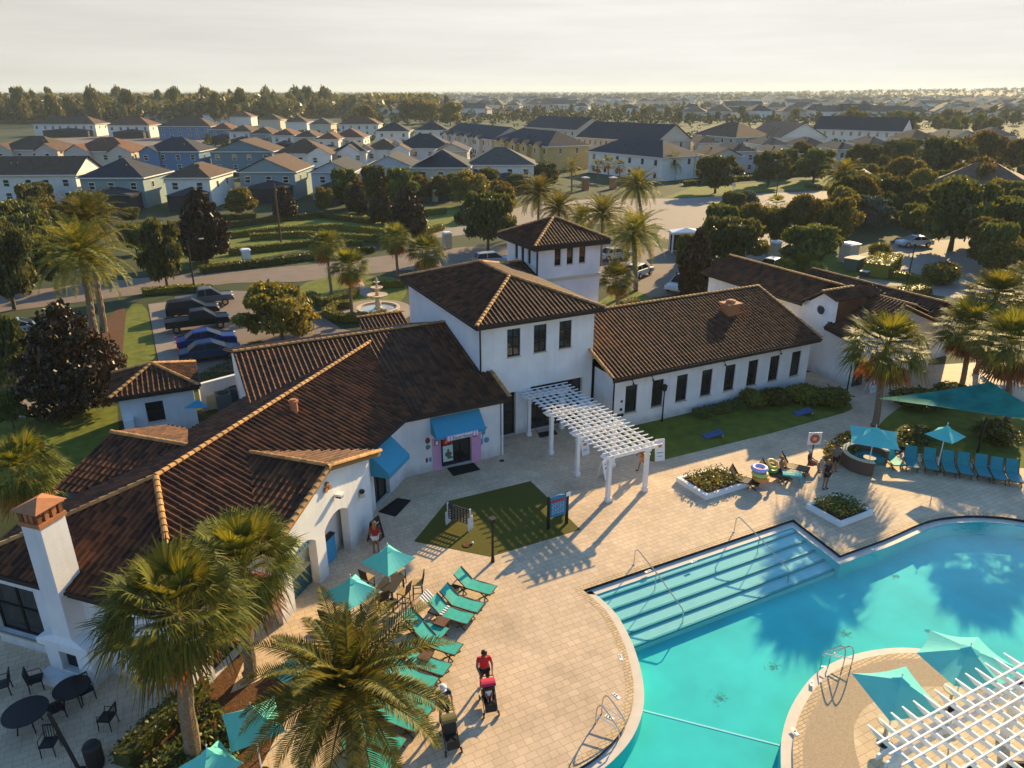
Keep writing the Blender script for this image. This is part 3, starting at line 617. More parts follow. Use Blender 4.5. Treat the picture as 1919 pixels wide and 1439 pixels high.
# front gable with two arched openings
sG, zG, hg = 23.44, 5.25, 4.29; tO = tF+.32
L0, L1 = sG-hg, sG+hg
def arch(s0, s1, z0, rise, n=10): return [(s0+(s1-s0)*k/n, z0+rise*math.sin(math.pi*k/n)**.8) for k in range(n+1)]
s_l, s_r = 19.55, 27.1; slope = (zG-zE)/hg
gz = lambda s: zG-.16-abs(s-sG)*slope
arches = [(20.45,22.3,2.25,.42),(23.0,24.95,2.25,.42)]
b = MB(); cuts = [s_l]
def panel(s0, s1, tt):   # full height strip, split at the gable apex
    ks = [s0]+([sG] if s0 < sG < s1 else [])+[s1]
    for a, c in zip(ks, ks[1:]): b.add([W(a,tt),W(c,tt),W(c,tt,gz(c)),W(a,tt,gz(a))], [(0,1,2,3)])
def over(ar, tt):
    pts = arch(*ar)
    for (a, za), (c, zc) in zip(pts, pts[1:]):
        b.add([W(a,tt,za),W(c,tt,zc),W(c,tt,gz(c)),W(a,tt,gz(a))], [(0,1,2,3)])
        b.add([W(a,tt,za),W(c,tt,zc),W(c,tt-.4,zc),W(a,tt-.4,za)], [(0,3,2,1)])
    for s in (ar[0], ar[1]): b.add([W(s,tt),W(s,tt,ar[2]),W(s,tt-.4,ar[2]),W(s,tt-.4)], [(0,1,2,3)])
prev = s_l
for ar in arches: panel(prev, ar[0], tF); over(ar, tF); prev = ar[1]
panel(prev, s_r, tF)
for s in (s_l, s_r): b.add([W(s,tF),W(s,tF,gz(s)),W(s,tF-1.5,gz(s)),W(s,tF-1.5)], [(0,1,2,3) if s == s_r else (3,2,1,0)])
b.build('gable_wall', M['stucco'], club, world=True)
b = MB(); b.add([W(20.0,tF-2.6,.01),W(25.6,tF-2.6,.01),W(25.6,tF-2.6,3.2),W(20.0,tF-2.6,3.2)], [(0,1,2,3)])
b.add([W(22.65,tF-.3,.01),W(22.65,tF-2.6,.01),W(22.65,tF-2.6,3.2),W(22.65,tF-.3,3.2)], [(0,1,2,3)]); b.add([W(25.6,tF-.3,.01),W(25.6,tF-2.6,.01),W(25.6,tF-2.6,3.2),W(25.6,tF-.3,3.2)], [(3,2,1,0)])
b.build('recess_wall', M['cream'], club, world=True)
b = MB(); b.prism([W(20.5,tF-.9),W(22.25,tF-.9),W(22.25,tF-.45),W(20.5,tF-.45)], .02, 1.05); b.prism([W(20.5,tF-.95),W(22.27,tF-.95),W(22.27,tF-.35),W(20.5,tF-.35)], 1.05, 1.12, 1); b.build('serving_counter', [colmat('counter_teal',(.02,.10,.12)), M['cream']], club, world=True)
b = MB(); b.add([W(20.55,tF-.2,2.1),W(22.2,tF-.2,2.1),W(22.2,tF-.2,2.42),W(20.55,tF-.2,2.42),W(20.55,tF-.24,2.1),W(22.2,tF-.24,2.1),W(22.2,tF-.24,2.42),W(20.55,tF-.24,2.42)], [(0,1,2,3),(7,6,5,4),(0,4,5,1),(3,2,6,7)])
for k in range(7): b.prism([W(20.75+k*.2,tF-.19),W(20.86+k*.2,tF-.19),W(20.86+k*.2,tF-.18),W(20.75+k*.2,tF-.18)], 2.18+.04*(k%2), 2.33, 1)
b.build('menu_board', [colmat('menu_pale',(.30,.55,.62)), colmat('menu_blue',(.02,.15,.35))], club, world=True)
tv = -16.42; tb = tE-(zG-zE)/((zR-zE)/(tE-tR)); ri = W(sG,tb,zG); ro = W(sG,tO,zG)
roof(club, [[W(L1,tO,zE),W(L1,tv,zE),ri,ro],[W(L0,tv,zE),W(L0,tO,zE),ro,ri]], [(ro,ri),(W(L0,tO,zE),ro),(W(L1,tO,zE),ro)], [(W(L0,tO,zE),W(L0,tv,zE))])
b = MB(); 
for s, e_ in ((L0,1),(L1,-1)): b.bar(W(s,tO-.05,zE-.11), W(sG,tO-.05,zG-.11), .10, .16)
b.build('bargeboard', colmat('ochre_trim',(.30,.17,.06)), club, world=True)
# vent tiles and lamps on the gable wall
b = MB()
for ds, dz in ((-.14,0),(.14,0),(0,.22)):
    p = W(sG+ds,tF+.03,4.15+dz); b.tube([p, p+W(0,.1)], .11, 8)
b.build('gable_vent', M['terracotta'], club, world=True)
b = MB(); b.box(tuple(W(24.1,tF+.22,3.55)), (.34,.34,.1), R(45)); b.box(tuple(W(24.1,tF+.2,3.45)), (.26,.26,.12), R(45), 1); b.build('flood_light', [M['white'], M['bronze']], club, world=True)
b = MB(); p = W(26.1,tF+.12,2.55); b.ball(tuple(p), .14, 8, 0, (1,1,.8)); b.lathe([(.16,0),(.1,.18)], 8, (p.x,p.y,p.z-.28), 1); b.build('wall_lamp', [M['bronze'], M['cream']], club, world=True)
b = MB(); b.prism([W(23.5,tF-1.1),W(24.3,tF-1.1),W(24.3,tF-.4),W(23.5,tF-.4)], .02, 1.25); b.prism([W(23.48,tF-1.12),W(24.32,tF-1.12),W(24.32,tF-.38),W(23.48,tF-.38)], 1.25, 1.32, 1)
tag(b.build('drink_cooler', [colmat('cooler_blue',(.05,.30,.50)), M['black']]), 'blue drinks cooler standing inside the right arch of the snack bar', 'cooler')
# rear cross gable
t2 = -27.6; hb = 3.4; zb = 5.05
roof(club, [[W(sG+hb,tB-.1,3.9),W(sG+hb,t2,3.9),W(sG,t2,zb),W(sG,-23.2,zb)],[W(sG-hb,t2,3.9),W(sG-hb,tB-.1,3.9),W(sG,-23.2,zb),W(sG,t2,zb)]], [(W(sG,t2,zb),W(sG,-23.2,zb))], [])
b = MB(); b.add([W(sG-hb+.3,t2+.3),W(sG-hb+.3,t2+.3,3.85),W(sG,t2+.3,zb-.12),W(sG+hb-.3,t2+.3,3.85),W(sG+hb-.3,t2+.3)], [(0,1,2,3,4)]); b.add([W(sG+hb-.3,t2+.3),W(sG+hb-.3,t2+.3,3.85),W(sG+hb-.3,tB,3.85),W(sG+hb-.3,tB)], [(0,1,2,3)]); b.build('wall', M['stucco'], club, world=True)
b = MB(); b.tube([W(27.6,-20.35,5.05),W(27.6,-20.35,5.95)], .19, 10); b.tube([W(27.6,-20.35,5.95),W(27.6,-20.35,6.0)], .25, 10); b.tube([W(27.6,-20.35,6.0),W(27.6,-20.35,6.08)], .15, 10); b.build('roof_vent', M['terracotta'], club, world=True)
# ---- fireplace and chimney on the end wall
def chim():
    k = 20.62
    p0, p1 = DD(78,1116,k,1), DD(113,1124,k,1); t0, t1 = ST(p0)[1], ST(p1)[1]; s0 = k*Q2; zt = DD(73,992,k,1).z
    return t0, t1, s0, zt
t0, t1, s0, zt = chim(); dS = .95
b = MB()
def bx(sa, sb, ta, tb_, za, zb_, m=0): b.prism([W(sa,ta),W(sb,ta),W(sb,tb_),W(sa,tb_)], za, zb_, m)
bx(s0, s0+dS, t0, t1, 1.95, zt); bx(s0-.12, sWall, t0-.75, t1+.75, 1.5, 1.75)
b.add([W(s0-.12,t0-.75,1.75),W(s0-.12,t1+.75,1.75),W(s0,t1,1.98),W(s0,t0,1.98),W(sWall,t0-.75,1.75),W(sWall,t1+.75,1.75),W(sWall,t1,1.98),W(sWall,t0,1.98)], [(0,1,2,3),(1,5,6,2),(4,0,3,7)])
bx(s0, sWall, t0-.6, t0+.02, 0, 1.5); bx(s0, sWall, t1-.02, t1+.6, 0, 1.5); bx(s0, sWall, t0+.02, t1-.02, 1.25, 1.5); bx(s0, sWall, t0+.02, t1-.02, 0, .4); bx(s0-.5, s0, t0-.7, t1+.7, 0, .35)
b.build('fireplace', M['stucco'], club, world=True)
b = MB(); bx(s0+.25, sWall+.02, t0+.021, t1-.021, .41, 1.24); b.build('firebox', M['black'], club, world=True)
b = MB(); bx(s0-.05, s0+dS+.05, t0-.05, t1+.05, zt, zt+.16); n_ = 3
for k in range(n_+1):
    f = k/n_
    for sa in (s0, s0+dS-.14): bx(sa, sa+.14, t0+(t1-t0-.14)*f, t0+(t1-t0-.14)*f+.14, zt+.16, zt+.52)
    for ta in (t0, t1-.14): bx(s0+(dS-.14)*f, s0+(dS-.14)*f+.14, ta, ta+.14, zt+.16, zt+.52)
bx(s0-.06, s0+dS+.06, t0-.06, t1+.06, zt+.52, zt+.60)
cc = W(s0+dS/2,(t0+t1)/2,zt+.86); e = [W(s0-.13,t0-.13,zt+.6),W(s0-.13,t1+.13,zt+.6),W(s0+dS+.13,t1+.13,zt+.6),W(s0+dS+.13,t0-.13,zt+.6)]
b.add(e+[cc], [(0,1,4),(1,2,4),(2,3,4),(3,0,4)]); b.build('chimney_cap', M['terracotta'], club, world=True)
# small porch roof behind the block
roof(club, [[V((12.7,48.6,3.75)),V((16.35,48.6,3.75)),V((16.35,51.0,4.5)),V((12.9,51.0,4.5))]], [(V((12.9,51.0,4.5)),V((16.35,51.0,4.5)))], [])
b = MB(); b.box((14.7,49.9,1.8), (3.2,1.9,3.6)); b.build('wall', M['stucco'], club, world=True)
# ================================================================ pool house on the right
ph = thing('pool_house', 'white gabled building with a round window and long tiled ridge, right of the clubhouse wing', 'building', (46,36,0))
PX = 43.9; b = MB()
pw = [X_ for X_ in ()]
def XX(u, v, c=PX):
    r = ray(u, v); t = c/r[0]; return V((c, r[1]*t, H+r[2]*t))
yF, yG0, yA, yC, yN = 48.6, 37.75, 36.2, 34.9, 32.85; ze = 5.1
wallgrid(b, (PX,yF,0), (0,-1,0), yF-yG0, ze)
b.add([(PX,yG0,0),(PX,yN,0),(PX,yN,3.4),(PX,yC,4.3),(PX,yC,5.85),(PX,yA,6.2),(PX,yG0,ze)], [(0,1,2,3,4,5,6)])
b.add([(PX,yC,3.5),(PX+3,yC,3.5),(PX+3,yC,5.85),(PX,yC,5.85)], [(0,1,2,3)], 1)
b.build('wall', [M['stucco'], M['tile']], ph, world=True)
p = V((PX,36.25,4.93)); b = MB(); b.tube([p+V((-.03,0,0)), p+V((.04,0,0))], .36, 18); rw = b.build('round_window', M['glass'], ph, world=True)
b = MB(); n_ = 18
b.tube([p+V((-.05,.39*math.cos(2*math.pi*k/n_),.39*math.sin(2*math.pi*k/n_))) for k in range(n_+1)], .05, 5); b.build('frame', M['stucco'], rw)
xr, zr = 46.4, 6.32
roof(ph, [[V((PX-.5,yF+.4,ze+.05)),V((PX-.5,yG0-.1,ze+.05)),V((xr,yG0-.1,zr)),V((xr,yF+.4,zr))],[V((xr+4.6,yG0-1,4.4)),V((xr+4.6,yF+.4,4.4)),V((xr,yF+.4,zr)),V((xr,yG0-1,zr))]], [(V((xr,yF+.4,zr)),V((xr,yG0-1,zr)))], [(V((PX-.5,yF+.4,ze+.05)),V((PX-.5,yG0-.1,ze+.05)))])
roof(ph, [[V((xr+.6,yG0+.1,5.22)),V((PX-.3,yG0+.1,5.22)),V((PX-.3,yA,6.32)),V((xr+.6,yA,6.32))],[V((PX-.3,yC-.05,5.93)),V((xr+2.4,yC-.05,5.93)),V((xr+2.4,yA,6.32)),V((PX-.3,yA,6.32))]], [(V((PX-.3,yA,6.32)),V((xr+.6,yA,6.32)))], [])
gA, gB, gC, gD = V((43.35,35.3,4.0)), V((43.28,32.6,3.65)), V((48.1,32.6,5.55)), V((48.1,36.6,6.0))
roof(ph, [[gA,gB,gC,gD],[V((53.0,32.6,3.5)),V((53.0,42,3.5)),V((48.1,42,5.55)),V((48.1,32.6,5.55))],[V((44.05,37.6,4.75)),V((44.05,35.2,4.25)),V((48.1,36.5,5.98)),V((48.1,37.6,5.98))]], [(gB,gC),(V((53.0,32.6,3.5)),gC)], [(gA,gB)])
roof(ph, [[V((47.9,42.5,4.0)),V((47.9,33.3,4.0)),V((50.5,33.3,5.08)),V((50.5,42.5,5.08))],[V((54,33.3,3.6)),V((54,42.5,3.6)),V((50.5,42.5,5.08)),V((50.5,33.3,5.08))]], [(V((50.5,33.3,5.08)),V((50.5,42.5,5.08)))], [])
b = MB(); b.add([(48.1,32.7,5.45),(48.1,42,5.45),(48.1,42,5.9),(48.1,36.6,5.93)], [(0,1,2,3)]);  b.build('ridge_wall', M['tile'], ph, world=True)
b = MB(); xe0, xe1 = PX, 52.7; fz = lambda x: 5.42-abs(x-48.1)*.40
ar2 = [(50.4+1.65*k/10, 2.1+.65*math.sin(math.pi*k/10)**.8) for k in range(11)]
def quad(x0, x1, z0=0, z1=None): b.add([(x0,yN,z0),(x1,yN,z0 if z1 is None else z1),(x1,yN,fz(x1)),(x0,yN,fz(x0))], [(0,1,2,3)])
quad(xe0, 48.1); quad(48.1, 50.4)
for (a, za), (c, zc) in zip(ar2, ar2[1:]): quad(a, c, za, zc); b.add([(a,yN,za),(c,yN,zc),(c,yN+.4,zc),(a,yN+.4,za)], [(0,3,2,1)])
quad(52.05, xe1)
b.add([(50.4,yN,0),(50.4,yN,2.1),(50.4,yN+.4,2.1),(50.4,yN+.4,0)], [(0,1,2,3)]); b.add([(52.05,yN,0),(52.05,yN,2.1),(52.05,yN+.4,2.1),(52.05,yN+.4,0)], [(3,2,1,0)]); b.add([(52.7,yN,0),(52.7,42,0),(52.7,42,3.5),(52.7,yN,3.5)], [(0,1,2,3)])
b.build('gable_wall', M['stucco'], ph, world=True)
b = MB(); b.box((51.2,yN+.45,1.4), (1.7,.06,2.8)); b.build('arched_door', M['glass'], ph, world=True)
for d, dz in ((-.14,0),(.14,0),(0,.2)): b = MB(); b.tube([(48.1+d,yN-.04,4.75+dz),(48.1+d,yN+.05,4.75+dz)], .1, 8); b.build('gable_vent', M['terracotta'], ph, world=True)
for x in (44.7, 46.3): b = MB(); b.box((x,yN-.04,1.1), (1.0,.08,2.2)); b.build('side_door', M['glass'], ph, world=True)
roof(ph, [[V((51.3,46,4.1)),V((51.3,33,4.1)),V((53.6,33,5.0)),V((53.6,46,5.0))],[V((57,33,3.6)),V((57,46,3.6)),V((53.6,46,5.0)),V((53.6,33,5.0))]], [(V((53.6,33,5.0)),V((53.6,46,5.0)))], [])
b = MB(); b.box((54,40,1.75), (5.5,12,3.5)); b.build('wall', M['stucco'], ph, world=True)
# ================================================================ service hut
sh = thing('service_hut', 'small white service hut with a hipped tile roof left of the clubhouse', 'hut', (-2,41,0))
he = 3.0; e = [G(206,748,he), G(374,723,he)]; wd = (e[1]-e[0]).length; ex = (e[1]-e[0]).normalized(); ey = V((-ex.y,ex.x,0)); dp = 4.6
E4 = [e[0], e[1], e[1]+ey*dp, e[0]+ey*dp]; apx = (E4[0]+E4[2])/2+UP*1.05
roof(sh, [[E4[i],E4[(i+1)%4],apx] for i in range(4)], [(q,apx) for q in E4], [(E4[i],E4[(i+1)%4]) for i in range(4)])
i4 = [E4[0]+ex*.4+ey*.4, E4[1]-ex*.4+ey*.4, E4[2]-ex*.4-ey*.4, E4[3]+ex*.4-ey*.4]; b = MB()
hh = [(1.35,.95,2.35,2.25)]
for i in range(4):
    a, c = i4[i].copy(), i4[(i+1)%4].copy(); a.z = c.z = 0; wallgrid(b, a, (c-a).normalized(), (c-a).length, he-.02, hh if i == 0 else ())
b.build('wall', M['stucco'], sh, world=True); a = i4[0].copy(); a.z = 0
window(sh, a, ex, hh[0], rows=2)
q = a+ex*.35-ey*.3; b = MB(); b.box((q.x,q.y,.75), (.5,.5,1.5), math.atan2(ex.y,ex.x)); b.build('buttress', M['white'], sh, world=True)
# low enclosure wall and machines
a, c = G(372,722,1.9), G(452,701,1.9); b = MB(); b.bar(V((a.x,a.y,.95)), V((c.x,c.y,.95)), .2, 1.9); b.bar(V((a.x,a.y,1.94)), V((c.x,c.y,1.94)), .28, .08); d = c+V((.7,-5.5,0)); b.bar(V((c.x,c.y-.1,.95)), V((d.x,d.y,.95)), .2, 1.9)
tag(b.build('yard_wall', M['stucco']), 'low white yard wall between the service hut and the clubhouse', 'wall')
for (u, v, lab) in ((420,752,'grey air conditioner in the service yard, nearer the hut'), (436,738,'grey air conditioner in the service yard, against the clubhouse')):
    p = G(u, v, .6); t = thing('air_conditioner', lab, 'air conditioner', (p.x,p.y,0)); b = MB(); b.box((0,0,.6), (.95,.95,1.2)); b.build('casing', colmat('ac_grey',(.12,.15,.15)), t); b = MB(); b.lathe([(.38,0),(.38,.05),(.1,.07)], 14, (0,0,1.2)); b.build('fan_grille', M['black'], t)
p = G(402,745,.7); b = MB(); b.box((p.x,p.y,.5), (1.1,.8,1.0)); b.box((p.x,p.y,1.04), (1.14,.84,.08), m=1); tag(b.build('generator', [colmat('pale_box',(.55,.5,.38)), colmat('pale_lid',(.65,.58,.42))]), 'cream metal generator box beside the hut corner', 'generator')
s1, s2, s3 = G(345,765,2.5), G(391,764,2.3), G(372,748,2.7); b = MB(); b.add([s1,s2,s3,s1-UP*.02,s2-UP*.02,s3-UP*.02], [(0,1,2),(5,4,3),(0,3,4,1),(1,4,5,2),(2,5,3,0)]); k = tag(b.build('shade_cloth', M['awning']), 'small blue triangular shade cloth over the hut door', 'shade')
# ================================================================ plants
def leaf(b, c, r, up=None, s=1.0, asp=.55, m=0, rr=rnd):
    """one leaf clump: a small bent quad at c"""
    a = Vector((rr.gauss(0,1), rr.gauss(0,1), rr.gauss(0,.8)))
    if a.length < 1e-3: a = Vector((1,0,0))
    a.normalize(); q = Vector((rr.gauss(0,1), rr.gauss(0,1), rr.gauss(0,1)))
    if up: q = q*.9+up*.9
    d = a.cross(q)
    if d.length < 1e-3: d = Vector((0,0,1))
    d.normalize(); a = a*r; d = d*r*asp
    o = len(b.v); b.v += [tuple(c-a), tuple(c+d), tuple(c+a), tuple(c-d)]; b.f.append([o,o+1,o+2,o+3]); b.m.append(m)
def crown(b, blobs, n, r, seed, shell=.55):
    rr = random.Random(seed); tot = sum(q[1][0]*q[1][1]+q[1][0]*q[1][2] for q in blobs)
    for c, e in blobs:
        for _ in range(int(n*(e[0]*e[1]+e[0]*e[2])/tot)):
            d = Vector((rr.gauss(0,1), rr.gauss(0,1), rr.gauss(0,1))).normalized(); k = shell+(1-shell)*rr.random()**.6
            if rr.random() < .2: k *= rr.uniform(1.05,1.3)
            p = Vector((c[0]+d.x*e[0]*k, c[1]+d.y*e[1]*k, c[2]+d.z*e[2]*k)); leaf(b, p, r*rr.uniform(.6,1.3), d, rr=rr)
def oakblobs(seed, k=13, flat=.30):
    k = int(k*1.7)
    rr = random.Random(seed); out = [((0,0,.62),(.55,.55,.26))]
    for i in range(k):
        a = 2*math.pi*i/k+rr.uniform(-.3,.3); q = rr.uniform(.35,.88); z = rr.uniform(.26,.88); e = rr.uniform(.13,.34)
        q *= 1.06-abs(z-.55)*1.15
        out.append(((q*math.cos(a), q*math.sin(a), z), (e, e, e*.42)))
    out.append(((rr.uniform(-.2,.2), rr.uniform(-.2,.2), .86), (.34,.34,.13))); return out
def limbs(b, blobs, tr=.035, h0=.0, split=.28):
    b.tube([(0,0,h0),(.01,0,split*.6),(0,.01,split)], [tr*1.3,tr,tr*.85], 6)
    for c, e in blobs[1:10:1]: b.tube([(0,.01,split*.9),(c[0]*.5,c[1]*.5,(split+c[2])*.5+.03),(c[0]*.9,c[1]*.9,c[2])], [tr*.6,tr*.4,tr*.12], 4)
KIND = {}
def proto(kind, leafm, n, r, blobs, seed, tr=.035, split=.22, shell=.55, trunk=True):
    b = MB(); crown(b, blobs, n, r, seed, shell)
    me = b.build('crown', M[leafm]); KIND.setdefault(kind, []).append((me.data, None)); bpy.data.objects.remove(me)
    if trunk:
        t = MB(); limbs(t, blobs, tr, 0, split); o = t.build('trunk', M['trunk']); KIND[kind][-1] = (KIND[kind][-1][0], o.data); bpy.data.objects.remove(o)
for k in range(3): proto('oak', 'oak', 9500, .055, oakblobs(20+k, 19), k, .05, shell=.4)
for k in range(2): proto('olive', 'olive', 9000, .050, oakblobs(40+k, 19), k+9, .035, shell=.4)
proto('grey', 'grey', 6000, .06, oakblobs(60, 9), 5, .04)
def cone(seed, base=.05):
    rr = random.Random(seed); out = []
    for i in range(26):
        z = base+.07+(.9-base)*i/26; q = (1-((z-.25)/.8)**2 if z > .25 else .85)*.62; a = i*2.4
        q = max(.1, q); out.append(((q*.55*math.cos(a)*rr.uniform(.6,1.2), q*.55*math.sin(a)*rr.uniform(.6,1.2), z), (q*.62, q*.62, .085)))
    out.append(((0,0,.96),(.12,.12,.06))); return out
for k in range(2): proto('magnolia', 'magnolia', 8000, .055, cone(70+k), 70+k, .05, .15)
for k in range(3): proto('bush', 'hedge', 3000, .085, [((0,0,.45),(.8,.8,.42)),((.35,.2,.55),(.5,.5,.36)),((-.3,-.3,.5),(.5,.5,.36))], 80+k, trunk=False)
for k in range(3): proto('wood', 'wood_leaf', 1500, .085, oakblobs(90+k, 13), 90+k, .03, .35)
for k in range(2): proto('pine', 'wood_leaf', 1100, .075, [((0,0,.78),(.5,.5,.16)),((.3,.1,.66),(.4,.4,.08)),((-.3,-.15,.70),(.4,.4,.08)),((.1,-.3,.88),(.3,.3,.10))], 95+k, .022, .6)
for k in range(2): proto('far', 'oak', 1300, .09, oakblobs(110+k, 12), 110+k, .05)
def plant(kind, p, r, h, label, name='tree', cat='tree', group=None, var=0, rz=None):
    """an oak-like tree: r crown radius, h full height"""
    t = thing(name, label, cat, (p.x,p.y,p.z), rnd.uniform(0,6.28) if rz is None else rz, group)
    cr, tk = KIND[kind][var % len(KIND[kind])]
    o = bpy.data.objects.new('crown', cr); C.objects.link(o); o.parent = t; o.scale = (r, r, h)
    if tk: o = bpy.data.objects.new('trunk', tk); C.objects.link(o); o.parent = t; o.scale = (r, r, h)
    return t
def hgt(ub, vb, v):
    """height of the point seen at row v straight above the ground point at (ub, vb)"""
    p = G(ub, vb); fw = p.x*_sy+p.y*_cy; b = (v-720)/FPX; return H-fw*(_sp+b*_cp)/(_cp-b*_sp)
def tree(kind, u, v, rpx, label, hc=3.6, base=None, name=None, cat='tree', group=None, var=0, hk=.62):
    """crown centre at pixel (u, v); its height is hc, or follows from the foot's pixel"""
    if base: p = G(*base); hc = hgt(base[0], base[1], v)
    else:
        for _ in range(4):
            p = G(u, v, hc); q = rpx*ZC(p)/FPX
            if kind != 'bush': hc = max(hc, .92*q)
    z = ZC((p.x,p.y,hc)); p.z = 0
    return plant(kind, p, rpx*z/FPX, hc/hk, label, name or {'oak':'oak_tree','olive':'oak_tree','grey':'silver_tree','magnolia':'magnolia_tree','bush':'shrub','far':'oak_tree'}[kind], cat, group, var)
# ---------------------------------------------------------------- palms
def fan(b, base, d, L, rr, m=0, nb=17, pet=.5, spread=1.15, droop=.5):
    d = d.normalized(); side = d.cross(UP)
    if side.length < .1: side = Vector((1,0,0))
    side.normalize(); nrm = side.cross(d); tip = base+d*L*pet
    o = len(b.v); w = .018; b.v += [tuple(base-side*w),tuple(base+side*w),tuple(tip+side*w*.6),tuple(tip-side*w*.6)]; b.f.append([o,o+1,o+2,o+3]); b.m.append(m)
    for k in range(nb):
        a = spread*(2*k/(nb-1)-1); bl = L*(1-pet)*(1-.28*abs(a)/spread)*rr.uniform(.9,1.1)*1.25
        q = (d*math.cos(a)+side*math.sin(a)).normalized(); c = q.cross(nrm).normalized()*(bl*.6/nb)
        p1 = tip+q*bl*.6-UP*droop*bl*.10+nrm*abs(a)*.05; p2 = tip+q*bl*.95-UP*droop*bl*rr.uniform(.15,.85)
        o = len(b.v); b.v += [tuple(tip-c*.3),tuple(tip+c*.3),tuple(p1+c),tuple(p1-c),tuple(p2)]; b.f += [[o,o+1,o+2,o+3],[o+3,o+2,o+4]]; b.m += [m,m]
def sabal_mesh(seed, nf=60, L=1.75, nb=26):
    rr = random.Random(seed); b = MB()
    for i in range(nf):
        el = math.asin(max(-1, min(1, .97-1.35*(i+.5)/nf))); a = i*2.39996+rr.uniform(-.2,.2)
        d = Vector((math.cos(a)*math.cos(el), math.sin(a)*math.cos(el), math.sin(el)+.12))
        fan(b, Vector((0,0,0))+d*.08, d, L*rr.uniform(.85,1.1), rr, 0, nb, droop=.35+.6*(1-math.sin(el)))
    e = MB()
    for i in range(22):
        a = i*2.39996; d = Vector((math.cos(a)*.72, math.sin(a)*.62, -rr.uniform(.45,.9))); fan(e, Vector((0,0,-.15)), d, L*rr.uniform(.65,.95), rr, 0, 14, droop=.4)
    return b, e
def date_mesh(seed, nf=64, L=2.6, nl=30, lw=.035, up=1.0):
    rr = random.Random(seed); b = MB()
    for i in range(nf):
        f = (i+.5)/nf; el = R(82-118*f*up+rr.uniform(-6,6)); a = i*2.39996+rr.uniform(-.15,.15); ln = L*rr.uniform(.85,1.08)*(.75 if f < .12 else 1)
        h = Vector((math.cos(a), math.sin(a), 0)); pts = []; p = Vector((0,0,0)); e = el; ns = 9
        for k in range(ns+1):
            pts.append(p.copy()); dv = h*math.cos(e)+UP*math.sin(e); p = p+dv*(ln/ns); e -= R(2.5+7*(k/ns)+rr.uniform(0,2))*(.75+.5*math.cos(el))
        sd = h.cross(UP)
        for k in range(ns):
            o = len(b.v); w = .03*(1-k/ns)+.006; b.v += [tuple(pts[k]-sd*w),tuple(pts[k]+sd*w),tuple(pts[k+1]+sd*w*.8),tuple(pts[k+1]-sd*w*.8)]; b.f.append([o,o+1,o+2,o+3]); b.m.append(0)
        for k in range(nl):
            t = .1+.9*(k+.5)/nl; x = t*ns; i0 = min(ns-1, int(x)); c = pts[i0].lerp(pts[i0+1], x-i0); tan = (pts[i0+1]-pts[i0]).normalized(); nr = sd.cross(tan)
            ll = ln*.17*math.sin(math.pi*min(1, .18+.82*t))**.6*rr.uniform(.85,1.15)
            for s in (-1, 1):
                q = (sd*s*.82+tan*.62+nr*rr.uniform(.1,.4)).normalized(); tip = c+q*ll-UP*ll*.12; ww = tan*lw
                o = len(b.v); b.v += [tuple(c-ww*.5),tuple(c+ww*.5),tuple(c+q*ll*.5+ww*.6),tuple(tip),tuple(c+q*ll*.5-ww*.6)]; b.f.append([o,o+1,o+2,o+3,o+4]); b.m.append(0)
    return b
def mesh_of(b, name, m, sm=False):
    o = b.build(name, m, smooth=sm); d = o.data; bpy.data.objects.remove(o); return d
SAB = []
for k in range(3):
    g_, e_ = sabal_mesh(200+k); SAB.append((mesh_of(g_,'crown',M['sabal']), mesh_of(e_,'dead_frond',M['dead'])))
SABL = [tuple(mesh_of(q, n_, M[m_]) for q, n_, m_ in zip(sabal_mesh(210, 24, 1.75, 10), ('crown','dead_frond'), ('sabal','dead')))]
DAT = [mesh_of(date_mesh(220+k), 'crown', M['date']) for k in range(2)]
DATN = [mesh_of(date_mesh(231, 60, 2.7, 50, .030, .92), 'crown', M['date'])]
DATL = [mesh_of(date_mesh(240, 34, 2.6, 12, .07), 'crown', M['date'])]
def ptrunk(seed, rough=.16):
    rr = random.Random(seed); b = MB(); n = 26; pts = []; rs = []
    for i in range(n): pts.append((.02*math.sin(i*.5), .02*math.cos(i*.4), i/(n-1))); rs.append((.19-.05*i/n)*(1+rough*(i % 2))*(1.35 if i == 0 else 1))
    b.tube(pts, rs, 9); return b
PT = [mesh_of(ptrunk(1), 'trunk', M['ptrunk']), mesh_of(ptrunk(2, .04), 'trunk', M['ptrunk'])]
